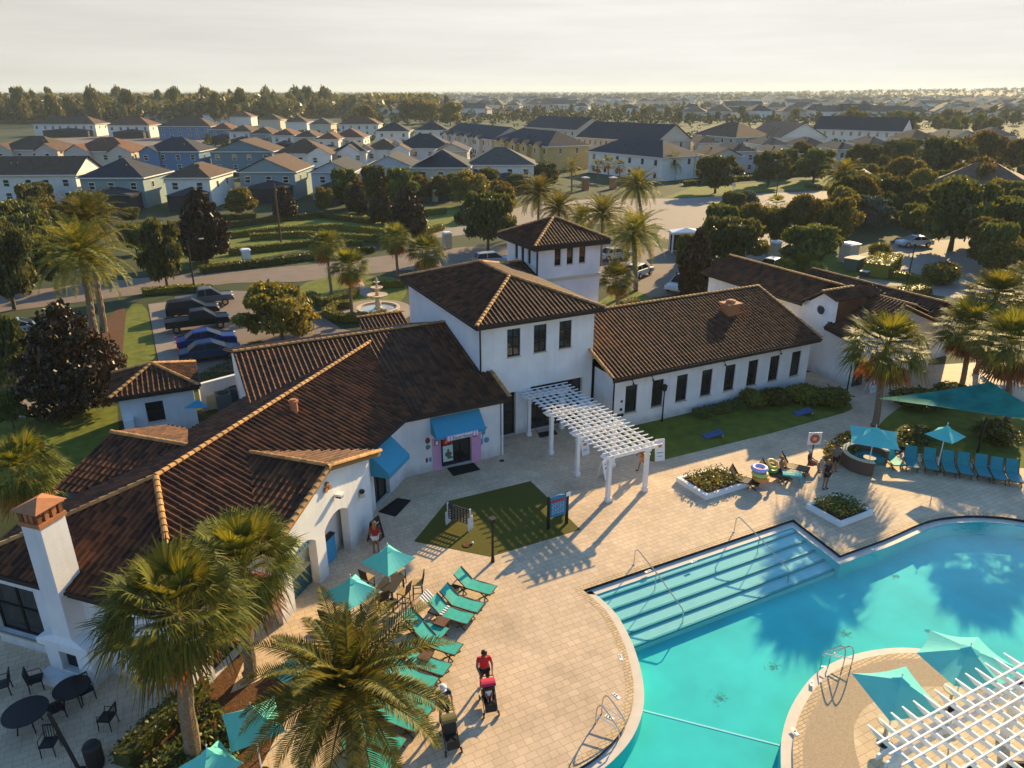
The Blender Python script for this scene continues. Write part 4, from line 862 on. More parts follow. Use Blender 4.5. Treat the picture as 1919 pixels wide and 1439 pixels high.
def palm(style, u, v, rpx, label, hc=None, base=None, name=None, group=None, tr=1.0, var=0, lod=0):
    if base: p = G(*base); hc = hgt(base[0], base[1], v)
    else: p = G(u, v, hc)
    c = Vector((p.x, p.y, hc))
    if base:  # crown may lean a little off the foot
        r = ray(u, v); z = ZC(c); dx = (u-960)*z/FPX; q = ray(u, v); s = (H-hc)/-q[2]; c = Vector((q[0]*s, q[1]*s, hc))
        if (c-Vector((p.x,p.y,hc))).length > 1.5: c = Vector((p.x,p.y,hc))
    t = thing(name or {'sabal':'cabbage_palm','date':'date_palm'}[style], label, 'palm tree', (p.x,p.y,0), 0, group)
    z = ZC(c); r = rpx*z/FPX
    o = bpy.data.objects.new('trunk', PT[0 if style == 'date' else 1]); C.objects.link(o); o.parent = t; o.scale = (tr, tr, hc-.05)
    dx, dy = c.x-p.x, c.y-p.y
    if abs(dx)+abs(dy) > .02: o.rotation_euler = (-math.atan2(dy, hc), math.atan2(dx, hc), 0)
    rz = rnd.uniform(0, 6.28)
    if style == 'sabal':
        cr, de = (SABL[0] if lod else SAB[var % 3]); k = r/1.75
        o = bpy.data.objects.new('dead_frond', de); C.objects.link(o); o.parent = t; o.location = (dx,dy,hc); o.scale = (k,)*3; o.rotation_euler = (0,0,rz)
    else: cr = DATL[0] if lod == 1 else DATN[0] if lod == -1 else DAT[var % 2]; k = r/2.15
    o = bpy.data.objects.new('crown', cr); C.objects.link(o); o.parent = t; o.location = (dx,dy,hc); o.scale = (k,)*3; o.rotation_euler = (0,0,rz)
    return t
# ---------------------------------------------------------------- hedges
def hedge(pts, w, h, label, name='hedge', cat='hedge', dens=70, lr=.10, group=None, m='hedge', closed=False):
    rr = random.Random(len(label)*7+int(pts[0][0]*10)); pts = [Vector((p[0],p[1],0)) for p in pts]; b = MB()
    if closed: pts = pts+[pts[0]]
    for p, q in zip(pts, pts[1:]):
        d = q-p; L_ = d.length; d.normalize(); s = Vector((-d.y,d.x,0)); b.bar(p+UP*h*.44, q+UP*h*.44, w*.86, h*.84)
        n = int(dens*L_*(w+2*h))
        for _ in range(n):
            t = rr.uniform(-.1, L_+.1); x = rr.uniform(-(w/2+h), w/2+h)
            if abs(x) < w/2: c = p+d*t+s*x+UP*(h*.93+rr.gauss(0,.035)); up = UP
            else:
                z = h-(abs(x)-w/2); c = p+d*t+s*math.copysign(w/2*.93+rr.gauss(0,.035), x)+UP*max(.03,z*.97); up = s*math.copysign(1,x)
            leaf(b, c, lr*rr.uniform(.6,1.3), up, rr=rr)
    return tag(b.build(name, M[m]), label, cat, group)
def bed(poly, h, n, lr, label, name='ground_cover', cat='plants', m='hedge', kind=None):
    """low planting: leaves over a polygon"""
    rr = random.Random(len(label)+n); b = MB(); xs = [p[0] for p in poly]; ys = [p[1] for p in poly]; c = Vector((sum(xs)/len(xs), sum(ys)/len(ys), 0)); k = 0
    def inside(x, y):
        s = False; j = len(poly)-1
        for i in range(len(poly)):
            if (poly[i][1] > y) != (poly[j][1] > y) and x < (poly[j][0]-poly[i][0])*(y-poly[i][1])/(poly[j][1]-poly[i][1])+poly[i][0]: s = not s
            j = i
        return s
    while k < n:
        x, y = rr.uniform(min(xs),max(xs)), rr.uniform(min(ys),max(ys))
        if not inside(x, y): continue
        k += 1; z = h*(.45+.3*math.sin(x*2.3)*math.cos(y*1.9))+rr.random()*h*.5; leaf(b, Vector((x,y,max(.03,z))), lr*rr.uniform(.6,1.3), UP, rr=rr)
    o = b.build(name, M[m]); 
    return tag(o, label, cat, kind=kind)
# ================================================================ planting plan
# big date palms on the left
palm('date', 152, 478, 90, 'biggest date palm with a leaning trunk in the mulch bed left of the strip lawn', base=(186,668), tr=1.5)
palm('date', 165, 412, 66, 'date palm standing directly behind the biggest date palm on the left', base=(196,622), tr=1.4, var=1)
# magnolias
for k in range(1): proto('magnolia', 'magnolia', 15000, .030, cone(75), 75, .05, .15)
def mag(ub, vb, vt, rpx, label, var=0):
    p = G(ub, vb); h = hgt(ub, vb, vt); return plant('magnolia', p, rpx*ZC((p.x,p.y,h/2))/FPX/.62, h, label, 'magnolia_tree', 'tree', None, var)
mag(150, 772, 572, 92, 'large dark magnolia with shiny reddish leaves in front of the biggest date palm', 2)
mag(388, 492, 358, 46, 'tall dark magnolia beside the street light above the car park', 1)
mag(536, 412, 350, 22, 'small dark magnolia behind the bare pole in the hedge garden')
mag(672, 402, 340, 17, 'slim dark magnolia in front of the white houses')
mag(717, 420, 352, 24, 'dark magnolia left of the pair above the hedge rows', 1)
mag(768, 446, 352, 34, 'dark magnolia right of the pair above the hedge rows')
mag(1300, 560, 432, 34, 'dark magnolia beside the white hatchback behind the long wing', 1)
T = tree
T('oak', 308, 462, 50, 'round oak on a thin trunk at the road edge left of the tall magnolia', base=(316,546))
T('oak', 28, 480, 66, 'oak at the left picture edge above the road', base=(28,580), var=1)
T('oak', 8, 650, 44, 'dark tree at the left edge over the parked cars', hc=3.5, var=2)
T('olive', 492, 572, 84, 'wide bronze green tree standing at the right end of the row of parked cars', base=(530,640))
T('oak', 165, 388, 52, 'oak rising behind the date palms in front of the white house', hc=3.6)
T('oak', 70, 420, 44, 'oak between the left edge oak and the date palms', hc=3, var=1)
T('oak', 250, 440, 34, 'small oak tucked between the date palms and the road edge oak', hc=2.6, var=2)
T('olive', 448, 372, 34, 'light olive tree right of the tall magnolia', hc=2.8)
T('olive', 606, 368, 20, 'small sparse tree in front of the white gable house', hc=2.8, var=1)
T('olive', 662, 366, 16, 'small pale tree left of the slim magnolia', hc=2.4)
T('oak', 245, 400, 20, 'low round tree at the corner of the hedge garden', hc=1.6, var=1)
T('oak', 905, 402, 56, 'broad oak right behind the upper hedge lawn near the tower', base=(915,470))
T('olive', 880, 345, 44, 'tall olive oak in front of the house with the brown hipped roof', hc=4, var=1)
T('olive', 940, 362, 36, 'yellowish oak right of the tall olive oak', hc=3.5)
T('oak', 1022, 322, 30, 'small oak behind the row of date palms', hc=3.4, var=2)
T('oak', 1345, 318, 44, 'left oak of the three along the far verge lawn', hc=3.8)
T('oak', 1445, 308, 40, 'middle oak of the three along the far verge lawn', hc=3.8, var=1)
T('oak', 1530, 303, 40, 'right oak of the three along the far verge lawn', hc=3.8, var=2)
T('grey', 1400, 378, 30, 'pale grey green tree on the road island left of the bend', hc=3)
T('grey', 1640, 392, 42, 'silver leaved tree right of the date palm on the road island', hc=3.2)
T('oak', 1370, 445, 66, 'large oak behind the pool house ridge', hc=3.8)
T('oak', 1345, 420, 42, 'oak left of the large oak behind the pool house ridge', hc=4.2, var=1)
T('oak', 1522, 455, 58, 'broad oak right of the large oak behind the pool house', hc=3, var=2)
T('oak', 1625, 292, 36, 'oak beyond the road island on the right', hc=4)
T('oak', 1702, 277, 30, 'small dark oak right of the oak beyond the road island', hc=4, var=1)
T('oak', 1768, 292, 52, 'tall oak above the big tiled roof on the right', hc=4.5, var=2)
T('olive', 1690, 322, 46, 'pale oak left of the big tiled roof on the right', hc=3.6)
T('oak', 1800, 385, 84, 'largest dark oak behind the white saloon car', hc=4.5)
T('oak', 1890, 405, 62, 'dark oak at the right edge beside the largest oak', hc=4, var=1)
T('olive', 1845, 275, 46, 'hazy oak near the right edge beyond the tiled roof', hc=4.5, var=1)
T('olive', 1905, 285, 40, 'hazy oak cut by the right edge beyond the tiled roof', hc=4.5)
T('olive', 1835, 330, 56, 'olive oak in front of the big tiled roof on the right', hc=4.5, var=1)
T('olive', 1890, 478, 52, 'bushy olive tree at the right edge by the gate court', hc=2.2)
T('oak', 1715, 405, 34, 'dark tree behind the gate wall', hc=3, var=2)
T('oak', 1290, 470, 26, 'oak behind the bus shelter', hc=3.2)
T('oak', 15, 760, 30, 'small dark tree at the left edge below the side road', hc=1.6)
# palms beyond the club house
palm('date', 1195, 350, 46, 'date palm with a drooping crown in front of the white house by the boulevard', base=(1207,432), tr=1.3)
palm('date', 1188, 440, 62, 'tall date palm right of the tower', base=(1192,545), tr=1.4, var=1)
palm('date', 1010, 362, 46, 'left date palm of the clump behind the tower', hc=6.0, var=1)
palm('date', 1048, 392, 44, 'date palm low in the clump behind the tower', hc=5.0)
palm('date', 1130, 402, 52, 'date palm directly behind the tower roof', hc=6.2)
palm('date', 1090, 408, 34, 'small date palm between the clump and the tower roof', hc=4.6, var=1)
palm('date', 1072, 313, 24, 'slim dark palm in front of the yellow townhouse', base=(1072,358), lod=1)
for u, v, l in ((1120,312,'left'),(1140,306,'middle'),(1161,312,'right')): palm('sabal', u, v, 14, l+' one of three small palms against the white house wall', base=(u+1,340), lod=1)
palm('date', 1262, 304, 26, 'dark palm at the right end of the white house', base=(1265,338), lod=1)
palm('date', 1580, 330, 42, 'shaggy date palm on the road island', base=(1574,381), tr=1.3)
palm('sabal', 612, 462, 36, 'palm with two thin trunks left of the fountain lawn', base=(622,552), tr=.8)
palm('sabal', 655, 502, 42, 'palm in the clipped hedge ring beside the fountain', base=(660,592), tr=.9, var=1)
palm('sabal', 742, 450, 34, 'palm on the lawn behind the fountain', base=(746,518), tr=.9, var=2)
palm('sabal', 800, 474, 40, 'full round palm left of the two storey block', hc=2.6, var=1)
for u, v, r_, l in ((735,345,20,'left'),(781,340,21,'middle'),(822,346,19,'right')): palm('sabal', u, v, r_, l+' of three small palms in front of the solar roof house', hc=2.8, lod=1)
palm('sabal', 1156, 525, 38, 'palm against the right side of the tower', base=(1158,585), var=2)
for u, v, r_, l in ((1470,503,22,'left'),(1502,496,26,'middle'),(1530,508,20,'right')): palm('sabal', u, v, r_, l+' low yellowish palm behind the pool house ridge', hc=1.6)
palm('sabal', 1455, 385, 22, 'small orange tinged palm on the road island', base=(1455,418), lod=1)
palm('sabal', 1662, 655, 82, 'palm with an orange skirt of dead fronds in front of the pool house', base=(1640,803), tr=1.1)
palm('sabal', 1822, 560, 64, 'palm right of the pool house gable, upper of the two', base=(1830,700), tr=1.0, var=1)
palm('sabal', 1822, 622, 72, 'palm right of the pool house gable, lower of the two', base=(1802,728), tr=1.0, var=2)
palm('sabal', 1890, 530, 56, 'palm with two slim trunks at the right edge', base=(1905,655), tr=.9)
palm('sabal', 1895, 648, 78, 'palm at the right edge above the shade sail', base=(1890,790), tr=1.0, var=1)
# near palms, lower left
palm('sabal', 332, 1150, 142, 'nearest cabbage palm with a stout trunk in front of the angled wing', base=(362,1425), tr=1.35)
palm('sabal', 456, 1062, 118, 'cabbage palm beside the snack bar arches', base=(470,1272), tr=1.2, var=1)
palm('sabal', 40, 888, 84, 'cabbage palm at the left edge behind the chimney', hc=3.0, var=2)
palm('date', 656, 1292, 172, 'feathery date palm in the foreground over the loungers', hc=3.4, tr=1.5, lod=-1)
hedge([(30.5,33.6),(40.8,33.6)], 1.0, .5, 'low dark shrub strip along the foot of the long wing', dens=45, lr=.12, m='oak')
# hedges of the hedge garden and round the fountain
hedge(px((430,428),(520,415),(600,408),(700,420)), .9, .9, 'top clipped hedge in the hedge garden behind the poles', dens=40, lr=.14)
hedge(px((425,447),(520,436),(640,430),(720,440),(800,432)), .9, .9, 'second clipped hedge row in the hedge garden', dens=40, lr=.14)
hedge(px((470,450),(560,444),(700,452),(780,446),(830,430)), .9, .9, 'third clipped hedge row in the hedge garden', dens=40, lr=.14)
hedge(px((430,478),(470,474),(580,462),(680,462)), .9, .9, 'low hedge row in the hedge garden beside the white pillar', dens=40, lr=.14)
hedge(px((378,512),(430,505),(520,494),(620,480),(700,472)), 1.4, .8, 'long shrub border along the road', dens=36, lr=.16, m='oak')
hedge(px((480,408),(420,412),(330,425)), 1.0, .8, 'short hedge behind the tall magnolia', dens=40, lr=.14)
hedge(px((835,400),(780,405),(700,404)), 1.2, .9, 'dark hedge below the white houses', dens=36, lr=.15)
hedge(px((268,552),(340,545),(400,545)), 1.2, .6, 'loose shrub bed behind the parked cars', dens=40, lr=.15)
hedge(px((582,560),(612,575),(655,560),(668,552)), .9, .85, 'clipped hedge with a corner left of the fountain', dens=60)
hedge(px((612,592),(640,602),(690,602),(722,594)), .9, .75, 'clipped hedge round the palm in front of the fountain', dens=60)
hedge(px((612,592),(632,578),(660,576)), .8, .75, 'short clipped hedge behind the fountain palm', dens=60)
hedge(px((700,540),(760,536)), .9, .8, 'short dark hedge behind the fountain', dens=50)
hedge(px((1285,348),(1340,342),(1440,334),(1560,326)), 1.6, 1.0, 'long dark hedge under the far oaks', dens=22, lr=.24, m='oak')
hedge(px((1640,520),(1665,500)), 3.0, 1.8, 'big box hedge beside the gate court', dens=40, lr=.14)
hedge(px((1640,516),(1700,524),(1740,535)), 1.0, .8, 'low hedge along the garden path by the lamp post', dens=50, lr=.13)
hedge(px((1690,555),(1735,548)), 1.6, .8, 'low yellow green hedge in front of the round topiary', dens=50, lr=.13)
hedge(px((1166,575),(1195,570)), 1.1, .6, 'low dark hedge at the foot of the tower', dens=50)
hedge(px((1400,425),(1475,425)), 1.4, .6, 'low planting strip on the entry drive', dens=40, lr=.15)
hedge(px((1620,352),(1560,356),(1510,352)), 1.2, .6, 'dark hedge along the far verge', dens=30, lr=.2, m='oak')
tree('bush', 1765, 510, 40, 'round clipped topiary shrub by the gate court', hc=1.3, cat='shrub', hk=.5)
tree('bush', 1650, 470, 24, 'shrub topped with red flowers beside the gate wall', hc=1.2, cat='shrub', var=1, hk=.5)
for k, (u, v, r_) in enumerate(((1412,745,34),(1452,742,36),(1510,738,40),(1555,742,44))): tree('bush', u, v, r_, ['dark shrub against the long wing wall, leftmost','dark shrub second from the left along the long wing','dark shrub third along the long wing, next to the bend','large dark shrub at the corner where the lawn bends'][k], hc=.55, cat='shrub', hk=.5, var=k)
tree('bush', 1870, 810, 48, 'red tinged shrub bed right of the sail post', hc=.6, cat='shrub', hk=.5, var=1)
tree('bush', 560, 645, 20, 'spiky yellow shrub at the foot of the bronze green tree', hc=.5, cat='shrub', hk=.5, var=2)
tree('bush', 480, 650, 22, 'yellow green shrub below the parked blue car', hc=.5, cat='shrub', hk=.5, var=1)
tree('bush', 1720, 745, 54, 'dark shrub mass below the palm with the orange skirt', hc=.6, cat='shrub', hk=.5)
tree('bush', 1795, 735, 44, 'dark shrub mass below the two palms right of the pool house', hc=.6, cat='shrub', hk=.5, var=1)
bed(smooth_loop(px((1538,858),(1560,828),(1610,818),(1680,832),(1640,850),(1610,856),(1590,872),(1550,878)), 2), .55, 1500, .12, 'sunlit leafy bed beside the round fire pit', name='ground_cover')
bed(px((1690,850),(1660,830),(1700,808),(1760,815),(1740,842)), .6, 900, .12, 'dark leafy bed behind the loungers on the right', m='oak')
bed(px((300,1420),(250,1475),(420,1475),(470,1400),(390,1310),(340,1390)), .45, 1500, .10, 'leafy planting at the foot of the nearest cabbage palm', m='oak')
hedge([ (p.x,p.y) for p in px((232,1439),(300,1370),(345,1330),(380,1290))], .8, .7, 'clipped hedge edging the shaded terrace', dens=110, lr=.075, m='oak')
bed(px((455,690),(360,725),(380,700),(440,672)), .3, 500, .10, 'rough green shrubs below the parked cars', m='oak')
# ================================================================ people
def skin(pts, edges, rad, name, m, par, sub=1, root=0):
    me = bpy.data.meshes.new(name); me.from_pydata([tuple(p) for p in pts], edges, []); o = bpy.data.objects.new(name, me); C.objects.link(o)
    md = o.modifiers.new('s', 'SKIN'); md.use_smooth_shade = True
    if not me.skin_vertices: me.skin_vertices.new()
    for i, r in enumerate(rad): me.skin_vertices[0].data[i].radius = (r, r) if not isinstance(r, tuple) else r; me.skin_vertices[0].data[i].use_root = (i == root)
    o.modifiers.new('d', 'SUBSURF').levels = sub
    bpy.context.view_layer.update()
    dm = bpy.data.meshes.new_from_object(o.evaluated_get(bpy.context.evaluated_depsgraph_get())); bpy.data.objects.remove(o); bpy.data.meshes.remove(me)
    dm.name = name; dm.materials.clear(); dm.materials.append(m); ob = bpy.data.objects.new(name, dm); C.objects.link(ob); ob.parent = par; return ob
BASE = dict(pel=(0,0,.95), bel=(0,.01,1.10), che=(0,0,1.30), nec=(0,0,1.47), hea=(0,.015,1.58), top=(0,.01,1.70), nos=(0,.125,1.585),
  shL=(-.185,0,1.41), elL=(-.25,-.02,1.13), wrL=(-.25,.05,.88), paL=(-.25,.07,.80), shR=(.185,0,1.41), elR=(.25,-.02,1.13), wrR=(.25,.05,.88), paR=(.25,.07,.80),
  hiL=(-.10,0,.90), knL=(-.105,.03,.49), anL=(-.105,-.02,.08), toL=(-.11,.14,.04), hiR=(.10,0,.90), knR=(.105,.03,.49), anR=(.105,-.02,.08), toR=(.11,.14,.04))
RAD = dict(pel=(.15,.11), bel=(.14,.10), che=(.16,.11), nec=.052, hea=.092, top=.065, nos=.016, shL=.062, elL=.043, wrL=.029, paL=.033, hiL=.085, knL=.056, anL=.038, toL=.036)
EDG = [('pel','bel'),('bel','che'),('che','nec'),('nec','hea'),('hea','top'),('hea','nos'),('che','shL'),('shL','elL'),('elL','wrL'),('wrL','paL'),('che','shR'),('shR','elR'),('elR','wrR'),('wrR','paR'),
       ('pel','hiL'),('hiL','knL'),('knL','anL'),('anL','toL'),('pel','hiR'),('hiR','knR'),('knR','anR'),('anR','toR')]
def person(label, loc, rz, pose={}, shirt='black', shorts='black', hair=(.03,.02,.012), skinm='skin', hat=None, scale=1.0, sleeve=.55, leglen=.8, bare=False, long=False, group=None):
    J = dict(BASE); J.update(pose); t = thing('person', label, 'person', loc, rz, group); t.scale = (scale,)*3
    ks = list(J); ix = {k: i for i, k in enumerate(ks)}; pts = [Vector(J[k]) for k in ks]; rad = [RAD.get(k, RAD.get(k[:-1]+'L', .04)) for k in ks]; ed = [(ix[a], ix[b_]) for a, b_ in EDG]
    for s in 'LR':
        w_, p_ = Vector(J['wr'+s]), Vector(J['pa'+s]); d = (p_-w_).normalized(); sd = d.cross(Vector((1,0,0)) if abs(d.x) < .8 else UP).normalized(); cu = sd.cross(d)*(1 if s == 'L' else -1)
        for k, (off, ln) in enumerate(((-.030,.072),(-.010,.082),(.011,.076),(.030,.060))):
            a = len(pts); pts += [p_+sd*off+d*.03, p_+sd*off+d*(.03+ln*.55)+cu*.008, p_+sd*off*1.05+d*(.03+ln*.9)+cu*.03]; rad += [.0105,.009,.008]; ed += [(ix['pa'+s],a),(a,a+1),(a+1,a+2)]
        a = len(pts); pts += [w_+d*.035+sd*-.04, w_+d*.08+sd*-.065+cu*.02]; rad += [.012,.010]; ed += [(ix['pa'+s],a),(a,a+1)]
    skin(pts, ed, rad, 'body', M[skinm], t)
    def cloth(names, edges, k, m, nm, ends={}):
        n2 = list(names); ps = []; rs = []
        for q in n2:
            if q in ends: a, b_, f = ends[q]; ps.append(Vector(J[a]).lerp(Vector(J[b_]), f)); r0 = RAD.get(a, RAD.get(a[:-1]+'L')); r1 = RAD.get(b_, RAD.get(b_[:-1]+'L')); r0, r1 = [min(x) if isinstance(x, tuple) else x for x in (r0, r1)]; r = r0*(1-f)+r1*f+.012
            else: ps.append(Vector(J[q])); r = RAD.get(q, RAD.get(q[:-1]+'L', .05))
            rs.append(tuple(x*k for x in r) if isinstance(r, tuple) else r*k)
        i2 = {q: i for i, q in enumerate(n2)}; skin(ps, [(i2[a], i2[b_]) for a, b_ in edges], rs, nm, m, t)
    if not bare:
        cloth(['pel','bel','che','nk','shL','sL','shR','sR'], [('pel','bel'),('bel','che'),('che','nk'),('che','shL'),('shL','sL'),('che','shR'),('shR','sR')], 1.16, M[shirt], 'shirt', {'nk':('che','nec',.7),'sL':('shL','elL',sleeve),'sR':('shR','elR',sleeve)})
    cloth(['pel','hiL','lL','hiR','lR'], [('pel','hiL'),('hiL','lL'),('pel','hiR'),('hiR','lR')], 1.18, M[shorts], 'shorts', {'lL':('hiL','knL',leglen),'lR':('hiR','knR',leglen)})
    b = MB(); h = Vector(J['hea']); tp = Vector(J['top']); ax = (tp-h).normalized(); f = Vector((J['nos'][0]-h.x, J['nos'][1]-h.y, J['nos'][2]-h.z)).normalized()
    c = h+ax*.075-f*.025
    if hat: b.ball(tuple(h+ax*.09), .118, 10, 0, (1,1.05,.75)); b.ball(tuple(h+ax*.075+f*.11), .085, 8, 0, (1,1,.16)); b.build('cap', M[hat], t, smooth=True)
    else:
        b.ball(tuple(c), .112, 10, 0, (1,1.05,.95))
        if long: b.ball(tuple(h-f*.07-ax*.07), .10, 8, 0, (1,.7,1.5))
        b.build('hair', colmat('hair_%d' % int(hair[0]*1000), hair, .5), t, smooth=True)
    b = MB(); sd = f.cross(ax)
    for k in (-1, 1):
        b = MB(); b.ball(tuple(h+f*.087+sd*k*.033+ax*.03), .012, 6); b.build('eye', M['black'], t)
    b = MB()
    for k, s in enumerate('LR'):
        b = MB(); a, q = Vector(J['an'+s]), Vector(J['to'+s]); b.ball(tuple(a.lerp(q,.5)-Vector((0,0,.012))), .06, 8, 0, (.75,1.9,.62)) if abs((q-a).y) > abs((q-a).x) else b.ball(tuple(a.lerp(q,.5)), .06, 8, 0, (1.9,.75,.62)); b.build('shoe', M['black'], t, smooth=True)
    return t
colmat('shirt_red', (.62,.02,.03)); colmat('shirt_navy', (.012,.03,.055)); colmat('shirt_darkred', (.30,.02,.02)); colmat('shirt_grey', (.16,.15,.14)); colmat('cloth_black', (.015,.015,.016)); colmat('cloth_white', (.75,.72,.70)); colmat('cloth_orange', (.55,.18,.04)); colmat('cap_white', (.72,.78,.85)); colmat('cloth_maroon', (.28,.06,.05))
def stroller(label, p, rz, hood, hm):
    t = thing('stroller', label, 'stroller', p, rz); f = MB()     # faces +y
    for s in (-1, 1):
        f.tube([(s*.24,-.42,1.02),(s*.24,-.28,.78),(s*.23,.42,.12)], .014, 6); f.tube([(s*.23,.18,.45),(s*.24,-.40,.12)], .014, 6); f.tube([(s*.22,.0,.55),(s*.21,.34,.46)], .012, 6)
    f.tube([(-.24,-.42,1.02),(.24,-.42,1.02)], .017, 6); f.tube([(-.23,.34,.24),(.23,.34,.24)], .012, 6); f.build('frame', M['black'], t)
    b = MB(); b.add([(-.21,-.12,.92),(.21,-.12,.92),(.21,.02,.46),(-.21,.02,.46),(-.21,.32,.44),(.21,.32,.44),(.2,.42,.2),(-.2,.42,.2)], [(0,1,2,3),(3,2,5,4),(4,5,6,7)])
    b.add([(-.21,-.15,.92),(.21,-.15,.92),(.21,-.01,.43),(-.21,-.01,.43),(-.21,.32,.41),(.21,.32,.41)], [(3,2,1,0),(4,5,2,3)]); b.build('seat', M['black'], t)
    b = MB(); n = 7
    for k in range(n):
        a0, a1 = R(10+118*k/n), R(10+118*(k+1)/n); P = lambda a, s, e: (s*.245, -.14+.36*math.cos(math.pi-a)*-1*0+.34*-math.cos(a)*-1*.9-.1, .82+.34*math.sin(a)*.85)
        b.add([(-.245,-.1+.32*-math.cos(a0),.80+.30*math.sin(a0)),(.245,-.1+.32*-math.cos(a0),.80+.30*math.sin(a0)),(.245,-.1+.32*-math.cos(a1),.80+.30*math.sin(a1)),(-.245,-.1+.32*-math.cos(a1),.80+.30*math.sin(a1)),(-.245,-.1,.80),(.245,-.1,.80)], [(0,1,2,3),(0,3,4),(1,5,2)])
    b.build('hood', hm, t); b = MB(); b.box((0,-.3,.33), (.36,.3,.18)); b.build('basket', M['black'], t)
    for s in (-1, 1):
        for y in (-.40, .42): w_ = MB(); w_.tube([(s*.25,y,.1),(s*.28,y,.1)], .1, 12); w_.build('wheel', M['black'], t)
    return t
push = dict(elL=(-.27,.10,1.15), wrL=(-.22,.34,1.06), paL=(-.21,.41,1.04), elR=(.27,.10,1.15), wrR=(.22,.34,1.06), paR=(.21,.41,1.04), hea=(0,.06,1.575), top=(0,.08,1.69), nos=(0,.165,1.555), knL=(-.105,.12,.5), anL=(-.105,.05,.1), toL=(-.11,.2,.05), anR=(.105,-.18,.1), toR=(.11,-.04,.04), knR=(.105,-.02,.49))
sit = dict(pel=(0,0,.48), bel=(0,-.05,.62), che=(0,-.10,.82), nec=(0,-.10,.99), hea=(0,-.08,1.10), top=(0,-.08,1.22), nos=(0,.03,1.10), shL=(-.185,-.10,.93), elL=(-.24,.02,.68), wrL=(-.18,.24,.60), paL=(-.16,.31,.59), shR=(.185,-.10,.93), elR=(.24,.02,.68), wrR=(.18,.24,.60), paR=(.16,.31,.59),
  hiL=(-.10,.03,.47), knL=(-.12,.44,.50), anL=(-.12,.46,.10), toL=(-.12,.60,.05), hiR=(.10,.03,.47), knR=(.12,.44,.50), anR=(.12,.48,.10), toR=(.12,.62,.05))
stride = dict(knL=(-.10,.22,.52), anL=(-.10,.30,.09), toL=(-.10,.45,.06), knR=(.10,-.06,.48), anR=(.10,-.36,.16), toR=(.10,-.26,.05), wrL=(-.25,-.1,.9), paL=(-.25,-.08,.82), wrR=(.24,.2,.92), paR=(.24,.26,.86))
pg = G(928,1318); fr = math.pi+R(-14)      # facing the camera, pushing towards it
def behind(p, rz, d): return Vector((p.x+math.sin(rz)*d, p.y-math.cos(rz)*d, 0))
st1 = G(917,1326); stroller('pushchair with a bright red hood pushed by the man in red', st1, fr, 1, colmat('hood_red', (.55,.02,.07)))
person('man in a red polo shirt and black shorts pushing the red hooded pushchair', behind(st1, fr, .86), fr, push, 'shirt_red', 'cloth_black', (.05,.02,.01), 'skin2', scale=1.03)
k = person('small child sitting in the red hooded pushchair', st1+Vector((0,0,.26))+behind(Vector((0,0,0)), fr, .02), fr, sit, 'cloth_white', 'cloth_maroon', scale=.46, skinm='skin')
st2 = G(845,1395); fr2 = math.pi+R(-8); stroller('pushchair with an olive hood pushed by the man in the white cap', st2, fr2, 1, colmat('hood_olive', (.14,.12,.04)))
person('man in a navy shirt and white cap pushing the olive hooded pushchair', behind(st2, fr2, .86), fr2, push, 'shirt_navy', 'cloth_black', hat='cap_white', skinm='skin', scale=1.03)
person('woman in a dark red top and white shorts standing at the black menu board', G(706,1037), R(-25), {}, 'shirt_darkred', 'cloth_white', (.30,.17,.06), 'skin2', leglen=.45, long=True)
person('woman in a black dress standing between the round sofa and the planter', G(1545,916), R(170), dict(elL=(-.30,.02,1.15),wrL=(-.20,.16,1.2),paL=(-.14,.2,1.24)), 'cloth_black', 'cloth_black', (.28,.15,.05), 'skin2', leglen=.5, sleeve=.1, long=True)
person('man in a grey shirt standing behind the woman in black', G(1562,884), R(165), {}, 'shirt_grey', 'cloth_black', (.08,.05,.03), 'skin2')
person('person walking behind the front right pergola post in orange shorts', G(1204,880), R(80), stride, 'shirt_grey', 'cloth_orange', skinm='skin2', leglen=.95)
